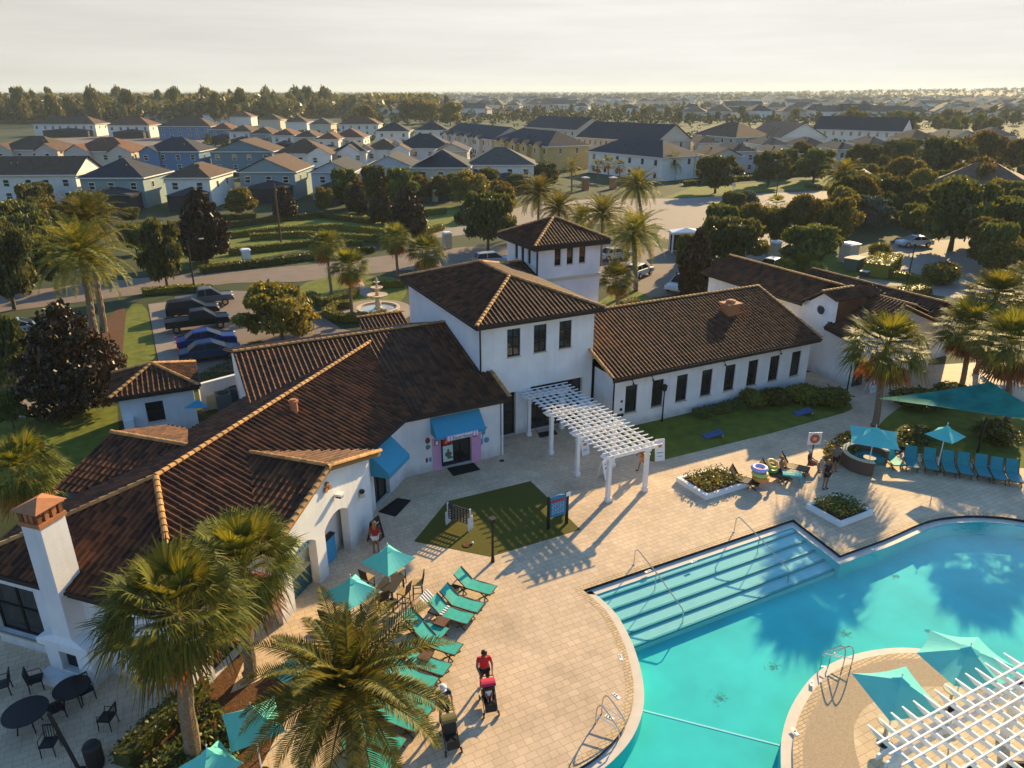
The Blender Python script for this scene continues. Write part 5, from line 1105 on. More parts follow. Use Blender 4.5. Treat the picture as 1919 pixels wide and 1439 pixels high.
# ================================================================ pergolas
def pergola(name, label, x0, x1, y0, y1, posts, zb, slat_n, raft_n, over=.45, loc=None):
    t = thing(name, label, 'pergola', (x0,y0,0) if not loc else loc)
    for x, y in posts:
        b = MB(); b.box((x,y,zb/2), (.20,.20,zb)); b.box((x,y,.12), (.28,.28,.24)); b.box((x,y,zb-.32), (.26,.26,.06)); b.box((x,y,zb-.06), (.30,.30,.12)); b.build('post', M['white'], t, world=True)
    for y in sorted({q[1] for q in posts}):
        b = MB()
        for d in (-.13, .13):
            b.add([(x0-.5,y+d-.03,zb+.20),(x1+.5,y+d-.03,zb+.20),(x1+.5,y+d-.03,zb+.12),(x1+.32,y+d-.03,zb),(x0-.32,y+d-.03,zb),(x0-.5,y+d-.03,zb+.12),
                   (x0-.5,y+d+.03,zb+.20),(x1+.5,y+d+.03,zb+.20),(x1+.5,y+d+.03,zb+.12),(x1+.32,y+d+.03,zb),(x0-.32,y+d+.03,zb),(x0-.5,y+d+.03,zb+.12)],
                  [(0,5,4,3,2,1),(6,7,8,9,10,11)]+[(i,(i+1)%6,6+(i+1)%6,6+i) for i in range(6)])
        b.build('beam', M['white'], t, world=True)
    for k in range(raft_n):
        x = x0-.15+(x1-x0+.3)*k/(raft_n-1); b = MB(); z0, z1 = zb+.203, zb+.36
        b.add([(x-.025,y0-over,z1),(x-.025,y1,z1),(x-.025,y1,z0),(x-.025,y0-over+.22,z0),(x+.025,y0-over,z1),(x+.025,y1,z1),(x+.025,y1,z0),(x+.025,y0-over+.22,z0)], [(0,3,2,1),(4,5,6,7),(0,1,5,4),(1,2,6,5),(2,3,7,6),(3,0,4,7)]); b.build('rafter', M['white'], t, world=True)
    for k in range(slat_n):
        y = y0-over+.12+(y1-y0+over-.2)*k/(slat_n-1); b = MB(); b.box(((x0+x1)/2,y,zb+.388), (x1-x0+1.1,.042,.05)); b.build('slat', M['white'], t, world=True)
    return t
ppy = [36.2,33.4,30.45,27.38]
pergola('pergola', 'white slatted pergola leading from the clubhouse entrance to the pool deck', 19.38, 21.75, 27.3, 36.6, [(x,y) for y in ppy for x in (19.38,21.75)], 2.55, 24, 7, .55)
def pergola2():
    t = thing('pergola', 'white slatted pergola over the island bar at the bottom right', 'pergola', (18,7,0)); zb = 2.45
    for x, y in ((16.75,8.75),(22.6,8.75),(16.75,4.4),(22.6,4.4)):
        b = MB(); b.box((x,y,zb/2), (.22,.22,zb)); b.box((x,y,.14), (.3,.3,.28)); b.box((x,y,zb-.06), (.32,.32,.12)); b.build('post', M['white'], t, world=True)
    for y in (8.75, 4.4): b = MB(); b.box((19.7,y-.14,zb+.1), (7.4,.06,.2)); b.box((19.7,y+.14,zb+.1), (7.4,.06,.2)); b.build('beam', M['white'], t, world=True)
    for k in range(14):
        x = 16.5+k*.50; b = MB(); z0, z1 = zb+.203, zb+.36
        b.add([(x-.03,9.65,z1),(x-.03,3.6,z1),(x-.03,3.6,z0),(x-.03,9.3,z0),(x+.03,9.65,z1),(x+.03,3.6,z1),(x+.03,3.6,z0),(x+.03,9.3,z0)], [(0,3,2,1),(4,5,6,7),(0,1,5,4),(1,2,6,5),(2,3,7,6),(3,0,4,7)]); b.build('rafter', M['white'], t, world=True)
    for k in range(14):
        y = 9.05-k*.40; b = MB(); b.box((19.75,y,zb+.39), (7.3,.05,.055)); b.build('slat', M['white'], t, world=True)
pergola2()
# ================================================================ parasols
def parasol(label, c, rad, ph, n=4, z0=2.15, z1=2.72, m='teal', base=True):
    t = thing('parasol', label, 'parasol', (c.x,c.y,c.z if base else 0)); zb = -c.z if not base else 0
    b = MB(); ap = Vector((0,0,z1)); cs = [Vector((rad*math.cos(ph+2*math.pi*k/n), rad*math.sin(ph+2*math.pi*k/n), z0)) for k in range(n)]; S = 6
    for k in range(n):
        a, d = cs[k], cs[(k+1)%n]; rows = []
        for i in range(S+1):
            f = i/S; row = []
            for j in range(S+1):
                g = j/S; p = ap.lerp(a.lerp(d, g), f); p = p-UP*(.16*f*(1-f)*0+.07*math.sin(math.pi*g)*f)-UP*.10*math.sin(math.pi*f)*0; q = p.copy(); q.x *= 1-.05*math.sin(math.pi*g)*f; q.y *= 1-.05*math.sin(math.pi*g)*f; row.append(q)
            rows.append(row)
        vs = [p for r_ in rows for p in r_]; b.add(vs, [(i*(S+1)+j,(i+1)*(S+1)+j,(i+1)*(S+1)+j+1,i*(S+1)+j+1) for i in range(S) for j in range(S)])
    b.build('canopy', M[m], t)
    b = MB()
    for k in range(n):
        a = ap.lerp(cs[k], .2)-UP*.0; d = ap.lerp(cs[(k+1)%n], .2); b.add([ap+UP*.10, a+UP*.035, d+UP*.035], [(0,1,2)])
    b.build('vent_cap', M[m], t)
    b = MB(); b.tube([(0,0,.05),(0,0,z1)], .024, 8); b.build('pole', M['white'], t)
    b = MB(); b.lathe([(.26,0),(.26,.05),(.08,.09),(.05,.25)], 14); b.build('base', M['black'], t)
    b = MB()
    for k in range(n): b.tube([ap-UP*.06, cs[k]-UP*.03], .011, 4)
    b.build('rib', M['white'], t); b = MB(); b.tube([(0,0,z1+.06),(0,0,z1+.22)], .018, 6); b.ball((0,0,z1+.22), .035, 6); b.build('finial', M['white'], t)
    return t
def par2(label, l, r_, z=2.15, **k):
    a, d = G(*l, z), G(*r_, z); c = (a+d)/2; v = a-d; return parasol(label, Vector((c.x,c.y,0)), v.length/2, math.atan2(v.y, v.x), 4, z, **k)
par2('turquoise parasol over the high table nearest the snack bar arches', (676,1054), (780,1045))
par2('turquoise parasol left of the high table parasol, above the bar stools', (604,1112), (715,1107))
par2('turquoise parasol half hidden by the foreground date palm', (504,1259), (619,1248))
par2('turquoise parasol beside the mulch bed left of the foreground date palm', (416,1340), (536,1371))
par2('turquoise parasol cut off by the bottom picture edge', (333,1440), (456,1430))
a, d = G(1595,830,2.2), G(1681,810,2.2); parasol('turquoise square parasol over the round sofa', Vector(((a.x+d.x)/2,(a.y+d.y)/2,0)), (a-d).length/2, math.atan2((a-d).y,(a-d).x), 4, 2.2)
par2('turquoise parasol behind the row of blue loungers', (1733,813), (1811,819), 2.2)
par2('turquoise parasol on the island nearest the pool ladder', (1596,1262), (1777,1336), 2.2)
c = G(1812,1238,2.2); parasol('pale turquoise six sided parasol on the island beside the water', Vector((c.x,c.y,0)), 1.55, R(20), 6, 2.2, 2.7)
par2('small pale parasol beyond the shade sail between the palms', (1826,672), (1866,678), 2.1)
# ================================================================ loungers
def lounger(name, label, foot, d, sling='sling', ang=42, group=None, legs='wood'):
    """d: direction head -> foot"""
    d = Vector((d[0],d[1],0)).normalized(); L_, w_, h_ = 1.9, .62, .36; o = foot-d*L_; rz = math.atan2(d.y, d.x)
    t = thing(name, label, 'sun lounger', (o.x,o.y,0), rz, group); ca, sa = math.cos(R(ang)), math.sin(R(ang)); hx = .72; bl = .74
    def slab(p, q, nm):
        b = MB(); n = 6; vs = []
        for k in range(n+1):
            f = k/n; x = p[0]+(q[0]-p[0])*f; z = p[1]+(q[1]-p[1])*f-.022*math.sin(math.pi*f)
            for y in (-w_/2, w_/2): vs += [(x,y,z),(x,y,z-.03)]
        fs = []
        for k in range(n):
            i = k*4; j = i+4; fs += [(i,i+2,j+2,j),(i+1,j+1,j+3,i+3),(i,j,j+1,i+1),(i+2,i+3,j+3,j+2)]
        fs += [(0,1,3,2),(n*4,n*4+2,n*4+3,n*4+1)]; b.add(vs, fs); return b.build(nm, M[sling], t)
    slab((hx,h_), (L_,h_+.02), 'seat'); slab((hx-bl*ca,h_+bl*sa), (hx,h_), 'backrest')
    b = MB()
    for s in (-1, 1):
        y = s*(w_/2+.02); b.bar((hx-.62,y,h_-.03), (L_+.02,y,h_-.02), .035, .05); b.bar((hx,y,h_), (hx-bl*ca,y,h_+bl*sa), .03, .045)
    b.bar((L_,-w_/2,h_-.02), (L_,w_/2,h_-.02), .035, .04); b.bar((hx-.6,-w_/2,h_-.03), (hx-.6,w_/2,h_-.03), .035, .04); b.build('frame', M[legs], t)
    for x in (hx-.35, L_-.5):
        for s in (-1, 1):
            b = MB(); y = s*(w_/2-.02); b.bar((x,y,h_-.05), (x+.42,y,.0), .035, .035); b.bar((x+.42,y-.0,h_-.05), (x,y,.0), .03, .035); b.build('leg', M[legs], t)
    return t
d1 = G(925,1107,.38)-G(865,1089,.38)
LL = ['topmost turquoise lounger in the row beside the turf','second turquoise lounger from the top of the row beside the deck','turquoise lounger with a striped towel over its back','turquoise lounger just below the striped towel one','turquoise lounger above the second wooden side table','turquoise lounger beside the second wooden side table','turquoise lounger partly under the date palm fronds, upper','turquoise lounger partly under the date palm fronds, middle','turquoise lounger right of the date palm crown by the white cap man','turquoise lounger under the right fronds of the date palm','turquoise lounger right beside the foreground palm trunk','lowest turquoise lounger at the bottom picture edge']
feet = [(925,1106),(901,1139),(882,1160),(834,1187),(860,1217),(838,1255),(814,1282),(800,1306),(811,1328),(787,1358),(752,1399),(735,1437)]
for l, (u, v) in zip(LL, feet): lounger('sun_lounger', l, G(u,v,.38), d1, group='loungers beside the pool deck')
p = G(882,1160,.38)-d1.normalized()*1.55; b = MB(); n = d1.normalized(); s = Vector((-n.y,n.x,0))
for k in range(9):
    y0 = -.30+.6*k/9; y1 = y0+.6/9; A = [(-.62,.93),(-.30,.66),(.2,.42),(.45,.405)]
    for (xa, za), (xb, zb_) in zip(A, A[1:]): b.add([p+n*xa+s*y0+UP*(za-p.z),p+n*xa+s*y1+UP*(za-p.z),p+n*xb+s*y1+UP*(zb_-p.z),p+n*xb+s*y0+UP*(zb_-p.z)], [(0,3,2,1)], k%2)
tag(b.build('towel', [M['white'], colmat('towel_navy',(.02,.03,.07))]), 'dark and white striped towel lying over a lounger back', 'towel')
dr = G(1713,877,.38)-G(1708,862,.38)
RL = ['first blue lounger from the round sofa in the right hand row','second full blue lounger in the right hand row','blue lounger below the parasol pole in the right hand row','blue lounger left of the sail post in the right hand row','blue lounger right of the sail post in the right hand row','blue lounger second from the right picture edge','blue lounger cut by the right picture edge']
for l, (u, v) in zip(RL, [(1713,876),(1749,880),(1784,885),(1814,889),(1848,893),(1878,899),(1908,903)]): lounger('sun_lounger', l, G(u,v,.38), dr, 'blue_sling', 58, 'blue loungers in the right hand row')
lounger('sun_lounger', 'turquoise lounger tucked between the round sofa and the blue row', G(1688,872,.38), G(1688,872,.38)-G(1670,855,.38), 'sling', 50)
dc = Vector((.55,-.84,0))
for l, (u, v) in (('brown mesh lounger holding the stack of swim rings', (1424,905)), ('brown mesh lounger behind the stack of swim rings', (1480,893)), ('brown mesh lounger in front of the round white sign', (1517,880))): lounger('sun_lounger', l, G(u,v,.38), dc, 'wicker' if 'stack' in l and 'hold' in l else 'tanmesh', 55, 'brown mesh loungers', 'black')
k = G(1464,893); person('bare chested man sitting on a lounger beside the swim rings', k+Vector((0,0,-.05)), R(195), sit, 'cloth_black', 'cloth_maroon', (.2,.12,.06), 'skin2', bare=True)
k = G(1517,880); person('person in dark top with white hair sitting in front of the round sign', k+Vector((0,0,-.05)), R(215), sit, 'shirt_navy', 'cloth_maroon', (.5,.47,.44), 'skin2')
k = G(1885,722); person('person in red shorts sunbathing beyond the shade sail', k, R(240), sit, 'shirt_darkred', 'cloth_maroon', skinm='skin2', bare=True)
lounger('sun_lounger', 'lounger in the sun beyond the shade sail', G(1890,728,.38), (.3,-.9), 'blue_sling', 35)
# swim rings
def ring(label, u, v, z, R_, r_, m, tilt=0):
    p = G(u, v, z); b = MB(); pts = []
    n, k = 20, 10
    vs = [((R_+r_*math.cos(2*math.pi*j/k))*math.cos(2*math.pi*i/n), (R_+r_*math.cos(2*math.pi*j/k))*math.sin(2*math.pi*i/n), r_*math.sin(2*math.pi*j/k)*.95) for i in range(n) for j in range(k)]
    b.add(vs, [(i*k+j, ((i+1)%n)*k+j, ((i+1)%n)*k+(j+1)%k, i*k+(j+1)%k) for i in range(n) for j in range(k)]); o = b.build('swim_ring', m, smooth=True); o.location = p; o.rotation_euler = (tilt,0,0); return tag(o, label, 'swim ring', 'swim rings on the loungers')
ring('lilac swim ring on top of the stack', 1424, 878, .95, .34, .13, colmat('ring_lilac',(.50,.44,.78),.35)); ring('yellow green swim ring in the middle of the stack', 1425, 888, .72, .34, .12, colmat('ring_lime',(.55,.62,.15),.35)); ring('orange swim ring at the bottom of the stack', 1426, 896, .50, .33, .13, colmat('ring_orange',(.80,.30,.05),.35))
ring('green swim ring behind the lilac one', 1447, 878, .55, .28, .11, colmat('ring_green',(.08,.28,.06),.35), .3); ring('yellow swim ring leaning behind the green one', 1448, 870, .7, .28, .10, colmat('ring_yellow',(.80,.50,.10),.35), .5)
p = G(1485,888,.5); b = MB(); b.box((p.x,p.y,.5), (1.0,.55,.09), R(-40)); b.box((p.x,p.y,.549), (.7,.12,.01), R(-40), 1)
for q in ((-.35,.3),(.35,-.3)): b.box((p.x+q[0],p.y+q[1],.23), (.06,.06,.46))
tag(b.build('side_table', [M['teal'], M['cream']]), 'low table with a turquoise patterned towel between the sitting people', 'table')
# round sofa with table
p = G(1622,873); t = thing('round_sofa', 'round brown outdoor sofa with blue green seat around a small table', 'sofa', (p.x,p.y,0)); a0, a1 = R(-20), R(235)
def arcwall(r0, r1, z0, z1, a0, a1, n=26):
    b = MB(); vs = []
    for i in range(n+1):
        a = a0+(a1-a0)*i/n
        for r_, z in ((r0,z0),(r1,z0),(r1,z1),(r0,z1)): vs.append((r_*math.cos(a), r_*math.sin(a), z))
    fs = [(0,1,2,3),(n*4+3,n*4+2,n*4+1,n*4)]
    for i in range(n):
        for j in range(4): fs.append((i*4+j, (i+1)*4+j, (i+1)*4+(j+1)%4, i*4+(j+1)%4))
    b.add(vs, fs); return b
arcwall(1.12,1.32,.02,.82,a0,a1).build('backrest', colmat('sofa_brown',(.12,.07,.052),.6), t); arcwall(.62,1.119,.02,.42,a0,a1).build('seat', M['blue_sling'], t); arcwall(1.10,1.36,.823,.88,a0,a1).build('rim', M['cream'], t)
b = MB(); b.lathe([(.3,0),(.05,.04),(.05,.5),(.34,.52),(.34,.56)], 16, (.1,-.1,0)); tag(b.build('side_table', M['cream']), 'small round white table in the middle of the round sofa', 'table').location = p
# ================================================================ tables, stools and terrace furniture
def stool(label, p, rz, hs=.72, group='bar stools at the high tables'):
    t = thing('bar_stool', label, 'stool', (p.x,p.y,0), rz, group); b = MB(); b.box((0,0,hs), (.42,.42,.06)); b.build('seat', M['tan'], t)
    b = MB(); b.add([(-.21,-.20,hs+.03),(.21,-.20,hs+.03),(.21,-.29,hs+.52),(-.21,-.29,hs+.52),(-.21,-.24,hs+.03),(.21,-.24,hs+.03),(.21,-.33,hs+.52),(-.21,-.33,hs+.52)], [(0,1,2,3),(7,6,5,4),(0,3,7,4),(1,5,6,2),(3,2,6,7)]); b.build('backrest', M['wicker'], t)
    for x in (-.18, .18):
        for y in (-.18, .18): b = MB(); b.bar((x,y,hs-.03), (x*1.08,y*1.08,0), .035, .035); b.build('leg', M['wicker'], t)
    b = MB(); z = .28
    for q in (((-.19,-.19,z),(.19,-.19,z)),((-.19,.19,z),(.19,.19,z)),((-.19,-.19,z),(-.19,.19,z)),((.19,-.19,z),(.19,.19,z))): b.bar(*q, .025, .025)
    b.build('stretcher', M['wicker'], t); return t
def table(label, p, rz, lx, ly, h, m='wicker', name='high_table', leg=.06):
    t = thing(name, label, 'table', (p.x,p.y,0), rz); b = MB(); b.box((0,0,h), (lx,ly,.05)); b.build('table_top', M[m], t)
    for x in (-lx/2+.07, lx/2-.07):
        for y in (-ly/2+.07, ly/2-.07): b = MB(); b.bar((x,y,h-.03), (x,y,0), leg, leg); b.build('leg', M[m], t)
    return t
p = G(732,1092,1.02); table('dark high table under the first turquoise parasol', p, R(45), 1.15, .8, 1.02)
tp = Vector((p.x,p.y,0))
for l, q, rz in (('bar stool at the right end of the high table, turned sideways', G(784,1118), R(70)), ('bar stool tucked under the front right side of the high table', G(758,1136), R(40)), ('bar stool at the front left of the high table', G(718,1148), R(10)), ('bar stool behind the high table', G(750,1092), R(200)), ('bar stool at the left end of the high table', G(692,1108), R(-60))): stool(l, q, rz)
p = G(655,1160); table('dark high table under the second turquoise parasol', p, R(45), 1.0, .8, 1.02); stool('bar stool left of the second high table', G(618,1184), R(-50)); stool('bar stool in front of the second high table', G(672,1190), R(20))
def sidet(label, u, v, m='wood'): return table(label, G(u,v,.4), math.atan2(d1.y,d1.x), .5, .5, .42, m, 'side_table', .04)
sidet('slatted wooden side table below the striped towel lounger', 828, 1166); sidet('slatted wooden side table further down the lounger row', 797, 1229)
p = G(850,1104,.4); b = MB(); b.lathe([(.2,0),(.03,.03),(.03,.38),(.26,.40),(.26,.44)], 14, (p.x,p.y,0)); tag(b.build('side_table', M['wicker']), 'small round dark table between the two topmost loungers', 'table')
def chair(label, p, rz):
    t = thing('terrace_chair', label, 'chair', (p.x,p.y,0), rz, 'dark chairs on the shaded terrace'); b = MB(); b.box((0,0,.43), (.46,.46,.04)); b.build('seat', M['black'], t)
    b = MB(); b.bar((-.22,-.22,.45), (-.22,-.28,.92), .03, .03); b.bar((.22,-.22,.45), (.22,-.28,.92), .03, .03); b.bar((-.22,-.28,.9), (.22,-.28,.9), .03, .05)
    for k in range(5): b.bar((-.16+.08*k,-.225,.46), (-.16+.08*k,-.28,.9), .02, .02)
    b.build('backrest', M['black'], t)
    for x in (-.2, .2):
        for y in (-.2, .2): b = MB(); b.bar((x,y,.42), (x*1.1,y*1.1,0), .03, .03); b.build('leg', M['black'], t)
        b = MB(); b.tube([(x*1.15,-.22,.66),(x*1.15,.16,.66),(x*1.1,.2,.43)], .015, 5); b.build('arm', M['black'], t)
    return t
def rtable(label, p, r_=.62):
    t = thing('round_table', label, 'table', (p.x,p.y,0)); b = MB(); b.lathe([(r_,0),(r_,.035)], 22, (0,0,.71)); b.build('table_top', M['black'], t)
    for k in range(4): a = k*math.pi/2+.5; b = MB(); b.bar((.25*math.cos(a),.25*math.sin(a),.7), (.4*math.cos(a),.4*math.sin(a),0), .035, .035); b.build('leg', M['black'], t)
p = G(48,1335,.7); rtable('round dark table on the shaded terrace at the left edge', p, .7); p = G(135,1290,.7); rtable('round dark table in front of the fireplace', p, .6)
for l, u, v, rz in (('dark terrace chair nearest the bottom left corner', 98, 1410, 160), ('dark terrace chair right of the fireplace table', 205, 1362, 60), ('dark terrace chair against the fireplace hearth', 165, 1310, 200), ('dark terrace chair left of the fireplace table', 72, 1290, -90), ('dark terrace chair between the two round tables', 110, 1345, 20), ('dark terrace chair cut by the left picture edge', 10, 1300, 90)): chair(l, G(u,v), R(rz))
p = G(182,1436); b = MB(); b.lathe([(.22,0),(.27,.2),(.28,.85),(.22,.95),(.05,1.0)], 16, (p.x,p.y,0)); tag(b.build('litter_bin', M['black']), 'round dark litter bin beside the terrace hedge', 'bin')
p = G(150,1445); b = MB(); b.tube([(p.x,p.y,0),(p.x-.5,p.y+.7,2.0)], .06, 8); b.lathe([(.2,0),(.06,.06)], 10, (p.x,p.y,0)); tag(b.build('leaning_pole', M['black']), 'leaning dark pole beside the litter bin', 'pole')
# ================================================================ boards and signs
a, d = G(1028,992), G(1062,981); t = thing('notice_board', 'blue notice board with a red heading between two dark posts on the turf', 'notice board', (a+d)/2, 0); ux = (d-a).normalized(); W_ = (d-a).length; hb = 1.75
for q in (a, d): b = MB(); b.box((q.x,q.y,hb/2), (.12,.12,hb)); b.lathe([(.09,0),(.02,.08)], 8, (q.x,q.y,hb)); b.build('post', M['black'], t, world=True)
b = MB(); P = lambda u, z, k=0: a+ux*(W_*u)+UP*z+ux.cross(UP)*k; top = [P(u, 1.62+.16*math.sin(math.pi*u), .03) for u in [i/10 for i in range(11)]]
vs = [P(0,.62,.03)]+[P(1,.62,.03)]+list(reversed(top)); b.add(vs+[q-ux.cross(UP)*.06 for q in vs], [tuple(range(13)), tuple(reversed(range(13,26)))]+[(i,13+i,13+(i+1)%13,(i+1)%13) for i in range(13)])
pn = b.build('panel', colmat('board_blue',(.02,.22,.40)), t, world=True)
b = MB(); n = ux.cross(UP); rz = math.atan2(ux.y, ux.x)
for k in range(9): q = P(.14+.085*k,1.50,.04); b.box(q, (.07,.012,.13), rz)
b.build('heading', M['signred'], pn)
b = MB()
for r_ in range(8):
    for k in range(5): q = P(.2+.14*k+.02*(r_%2),1.36-.08*r_,.04); b.box(q, (.11 if (r_+k)%4 else .06,.008,.014), rz)
b.build('small_print', M['white'], pn)
q = P(1.0,1.72,.10); b = MB(); b.box(q, (.26,.02,.20), rz); o = b.build('paper_notice', M['white'], t, world=True)
# giant four in a row game
a, d = G(842,981), G(881,993); ux = (d-a).normalized(); W_ = (d-a).length; t = thing('garden_game', 'white giant four in a row game standing on the turf', 'game', a); n = ux.cross(UP); b = MB()
for k in range(8): b.bar(a+ux*(W_*k/7)+UP*.32, a+ux*(W_*k/7)+UP*1.12, .035, .05)
for k in range(7): b.bar(a+UP*(.32+.8*k/6), d+UP*(.32+.8*k/6), .05, .035)
b.build('grid', colmat('game_navy',(.03,.03,.05)), t, world=True)
for q in (a-ux*.04, d+ux*.04):
    b = MB()
    for k, (o_, h_) in enumerate(((-.16,.72),(0,1.18),(.16,.72))): b.bar(q+n*o_, q+n*o_+UP*h_, .08, .05); b.add([q+n*(o_-.025)+UP*h_,q+n*(o_+.025)+UP*h_,q+n*o_+UP*(h_+.07)], [(0,1,2)])
    b.bar(q-n*.24+UP*.3, q+n*.24+UP*.3, .05, .07); b.build('side_stand', M['white'], t, world=True)
# bits on the turf
for l, u, v, m in (('small white ball on the turf', 886, 1020, 'white'), ('round drain cover in the turf', 876, 1022, 'mulch')): p = G(u,v); b = MB(); (b.ball((p.x,p.y,.07), .07, 8) if 'ball' in l else b.lathe([(.22,0),(.22,.03),(.1,.035)], 14, (p.x,p.y,.004))); tag(b.build('ball' if 'ball' in l else 'drain_cover', M[m]), l, l.split()[1])
p = G(941,864); b = MB(); b.lathe([(.14,0),(.14,.02)], 12, (p.x,p.y,.004)); tag(b.build('drain_cover', M['black']), 'small round drain cover near the white downpipe', 'drain')
def aframe(label, p, rz, m, face, h=1.1, w_=.6, marks=True):
    t = thing('pavement_sign', label, 'sign', (p.x,p.y,0), rz)
    for s in (-1, 1):
        b = MB(); b.add([(-w_/2,s*.28,.02),(w_/2,s*.28,.02),(w_/2,s*.03,h),(-w_/2,s*.03,h),(-w_/2,s*.25,.02),(w_/2,s*.25,.02),(w_/2,s*.0,h),(-w_/2,s*.0,h)], [(0,1,2,3),(7,6,5,4),(0,3,7,4),(1,5,6,2),(3,2,6,7),(0,4,5,1)]); pn = b.build('panel', M[m], t)
        if marks:
            f = MB()
            for k, (x, z, sx, sz, mm) in enumerate(((0,.86,.34,.07,0),(0,.62,.26,.2,1),(-.05,.36,.3,.035,0),(0,.28,.36,.03,0))):
                y = s*(.28-.25*(z-.02)/(h-.02)+.006); f.box((x*w_/.6,y,z*h/1.1), (sx*w_/.6,.006,sz*h/1.1), 0, mm)
            f.build('printing', face, pn)
    return t
ink = [colmat('print_teal',(.05,.35,.38)), colmat('print_orange',(.55,.18,.06))]; chalk = [colmat('chalk',(.5,.5,.48)), colmat('chalk_green',(.2,.35,.25))]
aframe('black chalk menu board standing beside the right snack bar arch', G(700,1010)+Vector((.1,-.1,0)), R(40), 'black', chalk, 1.15, .7)
aframe('white pavement sign behind the third pergola post', G(1093,850), R(10), 'white', ink); aframe('white pavement sign behind the front left pergola post', G(1132,895), R(25), 'white', ink)
aframe('white pavement sign beside the pool house door', G(1630,735), R(0), 'white', ink)
a = G(1237,866); t = thing('banner_sign', 'tall white banner sign leaning at the lawn corner beside the pergola', 'sign', a, R(-15)); b = MB(); b.add([(-.3,0,.05),(.3,0,.05),(.3,.25,1.35),(-.3,.25,1.35),(-.3,.03,.05),(.3,.03,.05),(.3,.28,1.35),(-.3,.28,1.35)], [(0,1,2,3),(7,6,5,4),(0,3,7,4),(1,5,6,2),(3,2,6,7),(0,4,5,1)]); pn = b.build('panel', M['white'], t)
f = MB(); f.box((0,.16,.95), (.2,.012,.16), 0, 1); f.box((0,.085,.55), (.4,.012,.05)); f.box((0,.05,.35), (.3,.012,.04)); f.build('printing', ink, pn)
a = G(1521,858); t = thing('round_logo_sign', 'white square sign with an orange red disc on a short post by the leafy bed', 'sign', a, R(-25)); b = MB(); b.tube([(0,0,0),(0,0,1.0)], .03, 6); b.build('post', M['black'], t); b = MB(); b.box((0,0,1.25), (.78,.05,.78)); pn = b.build('panel', M['white'], t)
b = MB(); b.tube([(0,-.028,1.25),(0,-.04,1.25)], .29, 20); b.build('disc', colmat('disc_red',(.6,.12,.05)), pn); b = MB(); b.tube([(.0,-.041,1.24),(0,-.046,1.24)], .13, 5); b.build('emblem', M['cream'], pn)
# door mats
for l, pts in (('black door mat in front of the shop door', [(838,878),(888,868),(901,881),(850,893)]), ('black door mat below the small blue awning', [(709,960),(745,934),(771,938),(742,969)]), ('black door mat at the clubhouse entrance', [(1008,812),(1040,806),(1046,814),(1012,821)])):
    b = MB(); q = px(*pts); b.add([(p.x,p.y,.006) for p in q]+[(p.x,p.y,.022) for p in q], [(3,2,1,0),(4,5,6,7)]+[(i,(i+1)%4,4+(i+1)%4,4+i) for i in range(4)]); tag(b.build('door_mat', mat('mat_rubber',(.012,.012,.013),.9)), l, 'door mat')
b = MB(); b.tube([(19.5,36.1,.95)]+[(19.5-.0,36.1-2.6*k/10,.95-.45*math.sin(math.pi*k/10)) for k in range(1,10)]+[(19.5,33.5,.95)], .015, 5); tag(b.build('chain', M['steel']), 'drooping chain between the first two left pergola posts', 'chain')
# lamps on the deck
def lamp(label, ub, vb, vt, style='lantern', r_=.05, group=None, col='black', arm=0):
    p = G(ub, vb); h = hgt(ub, vb, vt); t = thing('lamp_post', label, 'lamp post', (p.x,p.y,0), 0, group); b = MB(); b.tube([(0,0,0),(0,0,.5),(0,0,h-.1)], [r_*1.6,r_,r_*.8], 8); b.build('pole', M[col], t)
    if style == 'lantern':
        b = MB(); b.lathe([(.05,0),(.14,.1),(.17,.38),(.2,.40),(.03,.52)], 8, (0,0,h-.45)); b.build('lantern', M['black'], t); b = MB(); b.lathe([(.10,0),(.12,.22)], 8, (0,0,h-.34)); b.build('lamp_glass', M['cream'], t)
    elif style == 'cap': b = MB(); b.box((0,0,h-.12), (.22,.22,.2)); b.box((0,0,h), (.3,.3,.05)); b.build('lamp_head', M['bronze'], t)
    elif style == 'arm':
        b = MB(); b.tube([(0,0,h-.15),(arm*.8,0,h),(arm*1.6,0,h+.02)], .04, 6); b.build('arm', M[col], t); b = MB(); b.box((arm*1.8,0,h), (.5,.2,.1)); b.build('lamp_head', M['cream'], t)
    return t
lamp('short dark lamp post at the front corner of the turf', 924, 1053, 972, 'cap', .06)
lamp('black lantern lamp post on the lawn in front of the long wing', 1241, 790, 722)
lamp('black lantern lamp post in front of the pool house corner', 1586, 742, 650)
lamp('dark lamp post above the round topiary', 1697, 548, 458, 'lantern', .07); lamp('dark lamp post left of the broad oak near the gate', 1497, 455, 386, 'lantern', .07); lamp('thin dark post on the entry drive', 1481, 450, 414, 'plain', .06)
lamp('brown street light above the parked cars', 366, 545, 450, 'arm', .09, col='bronze', arm=.8); lamp('tall wooden pole without a lamp in the hedge garden', 528, 462, 342, 'plain', .13, col='wood'); lamp('thin dark pole beside the verge lawn', 1455, 367, 300, 'arm', .09, col='bronze', arm=-.8)
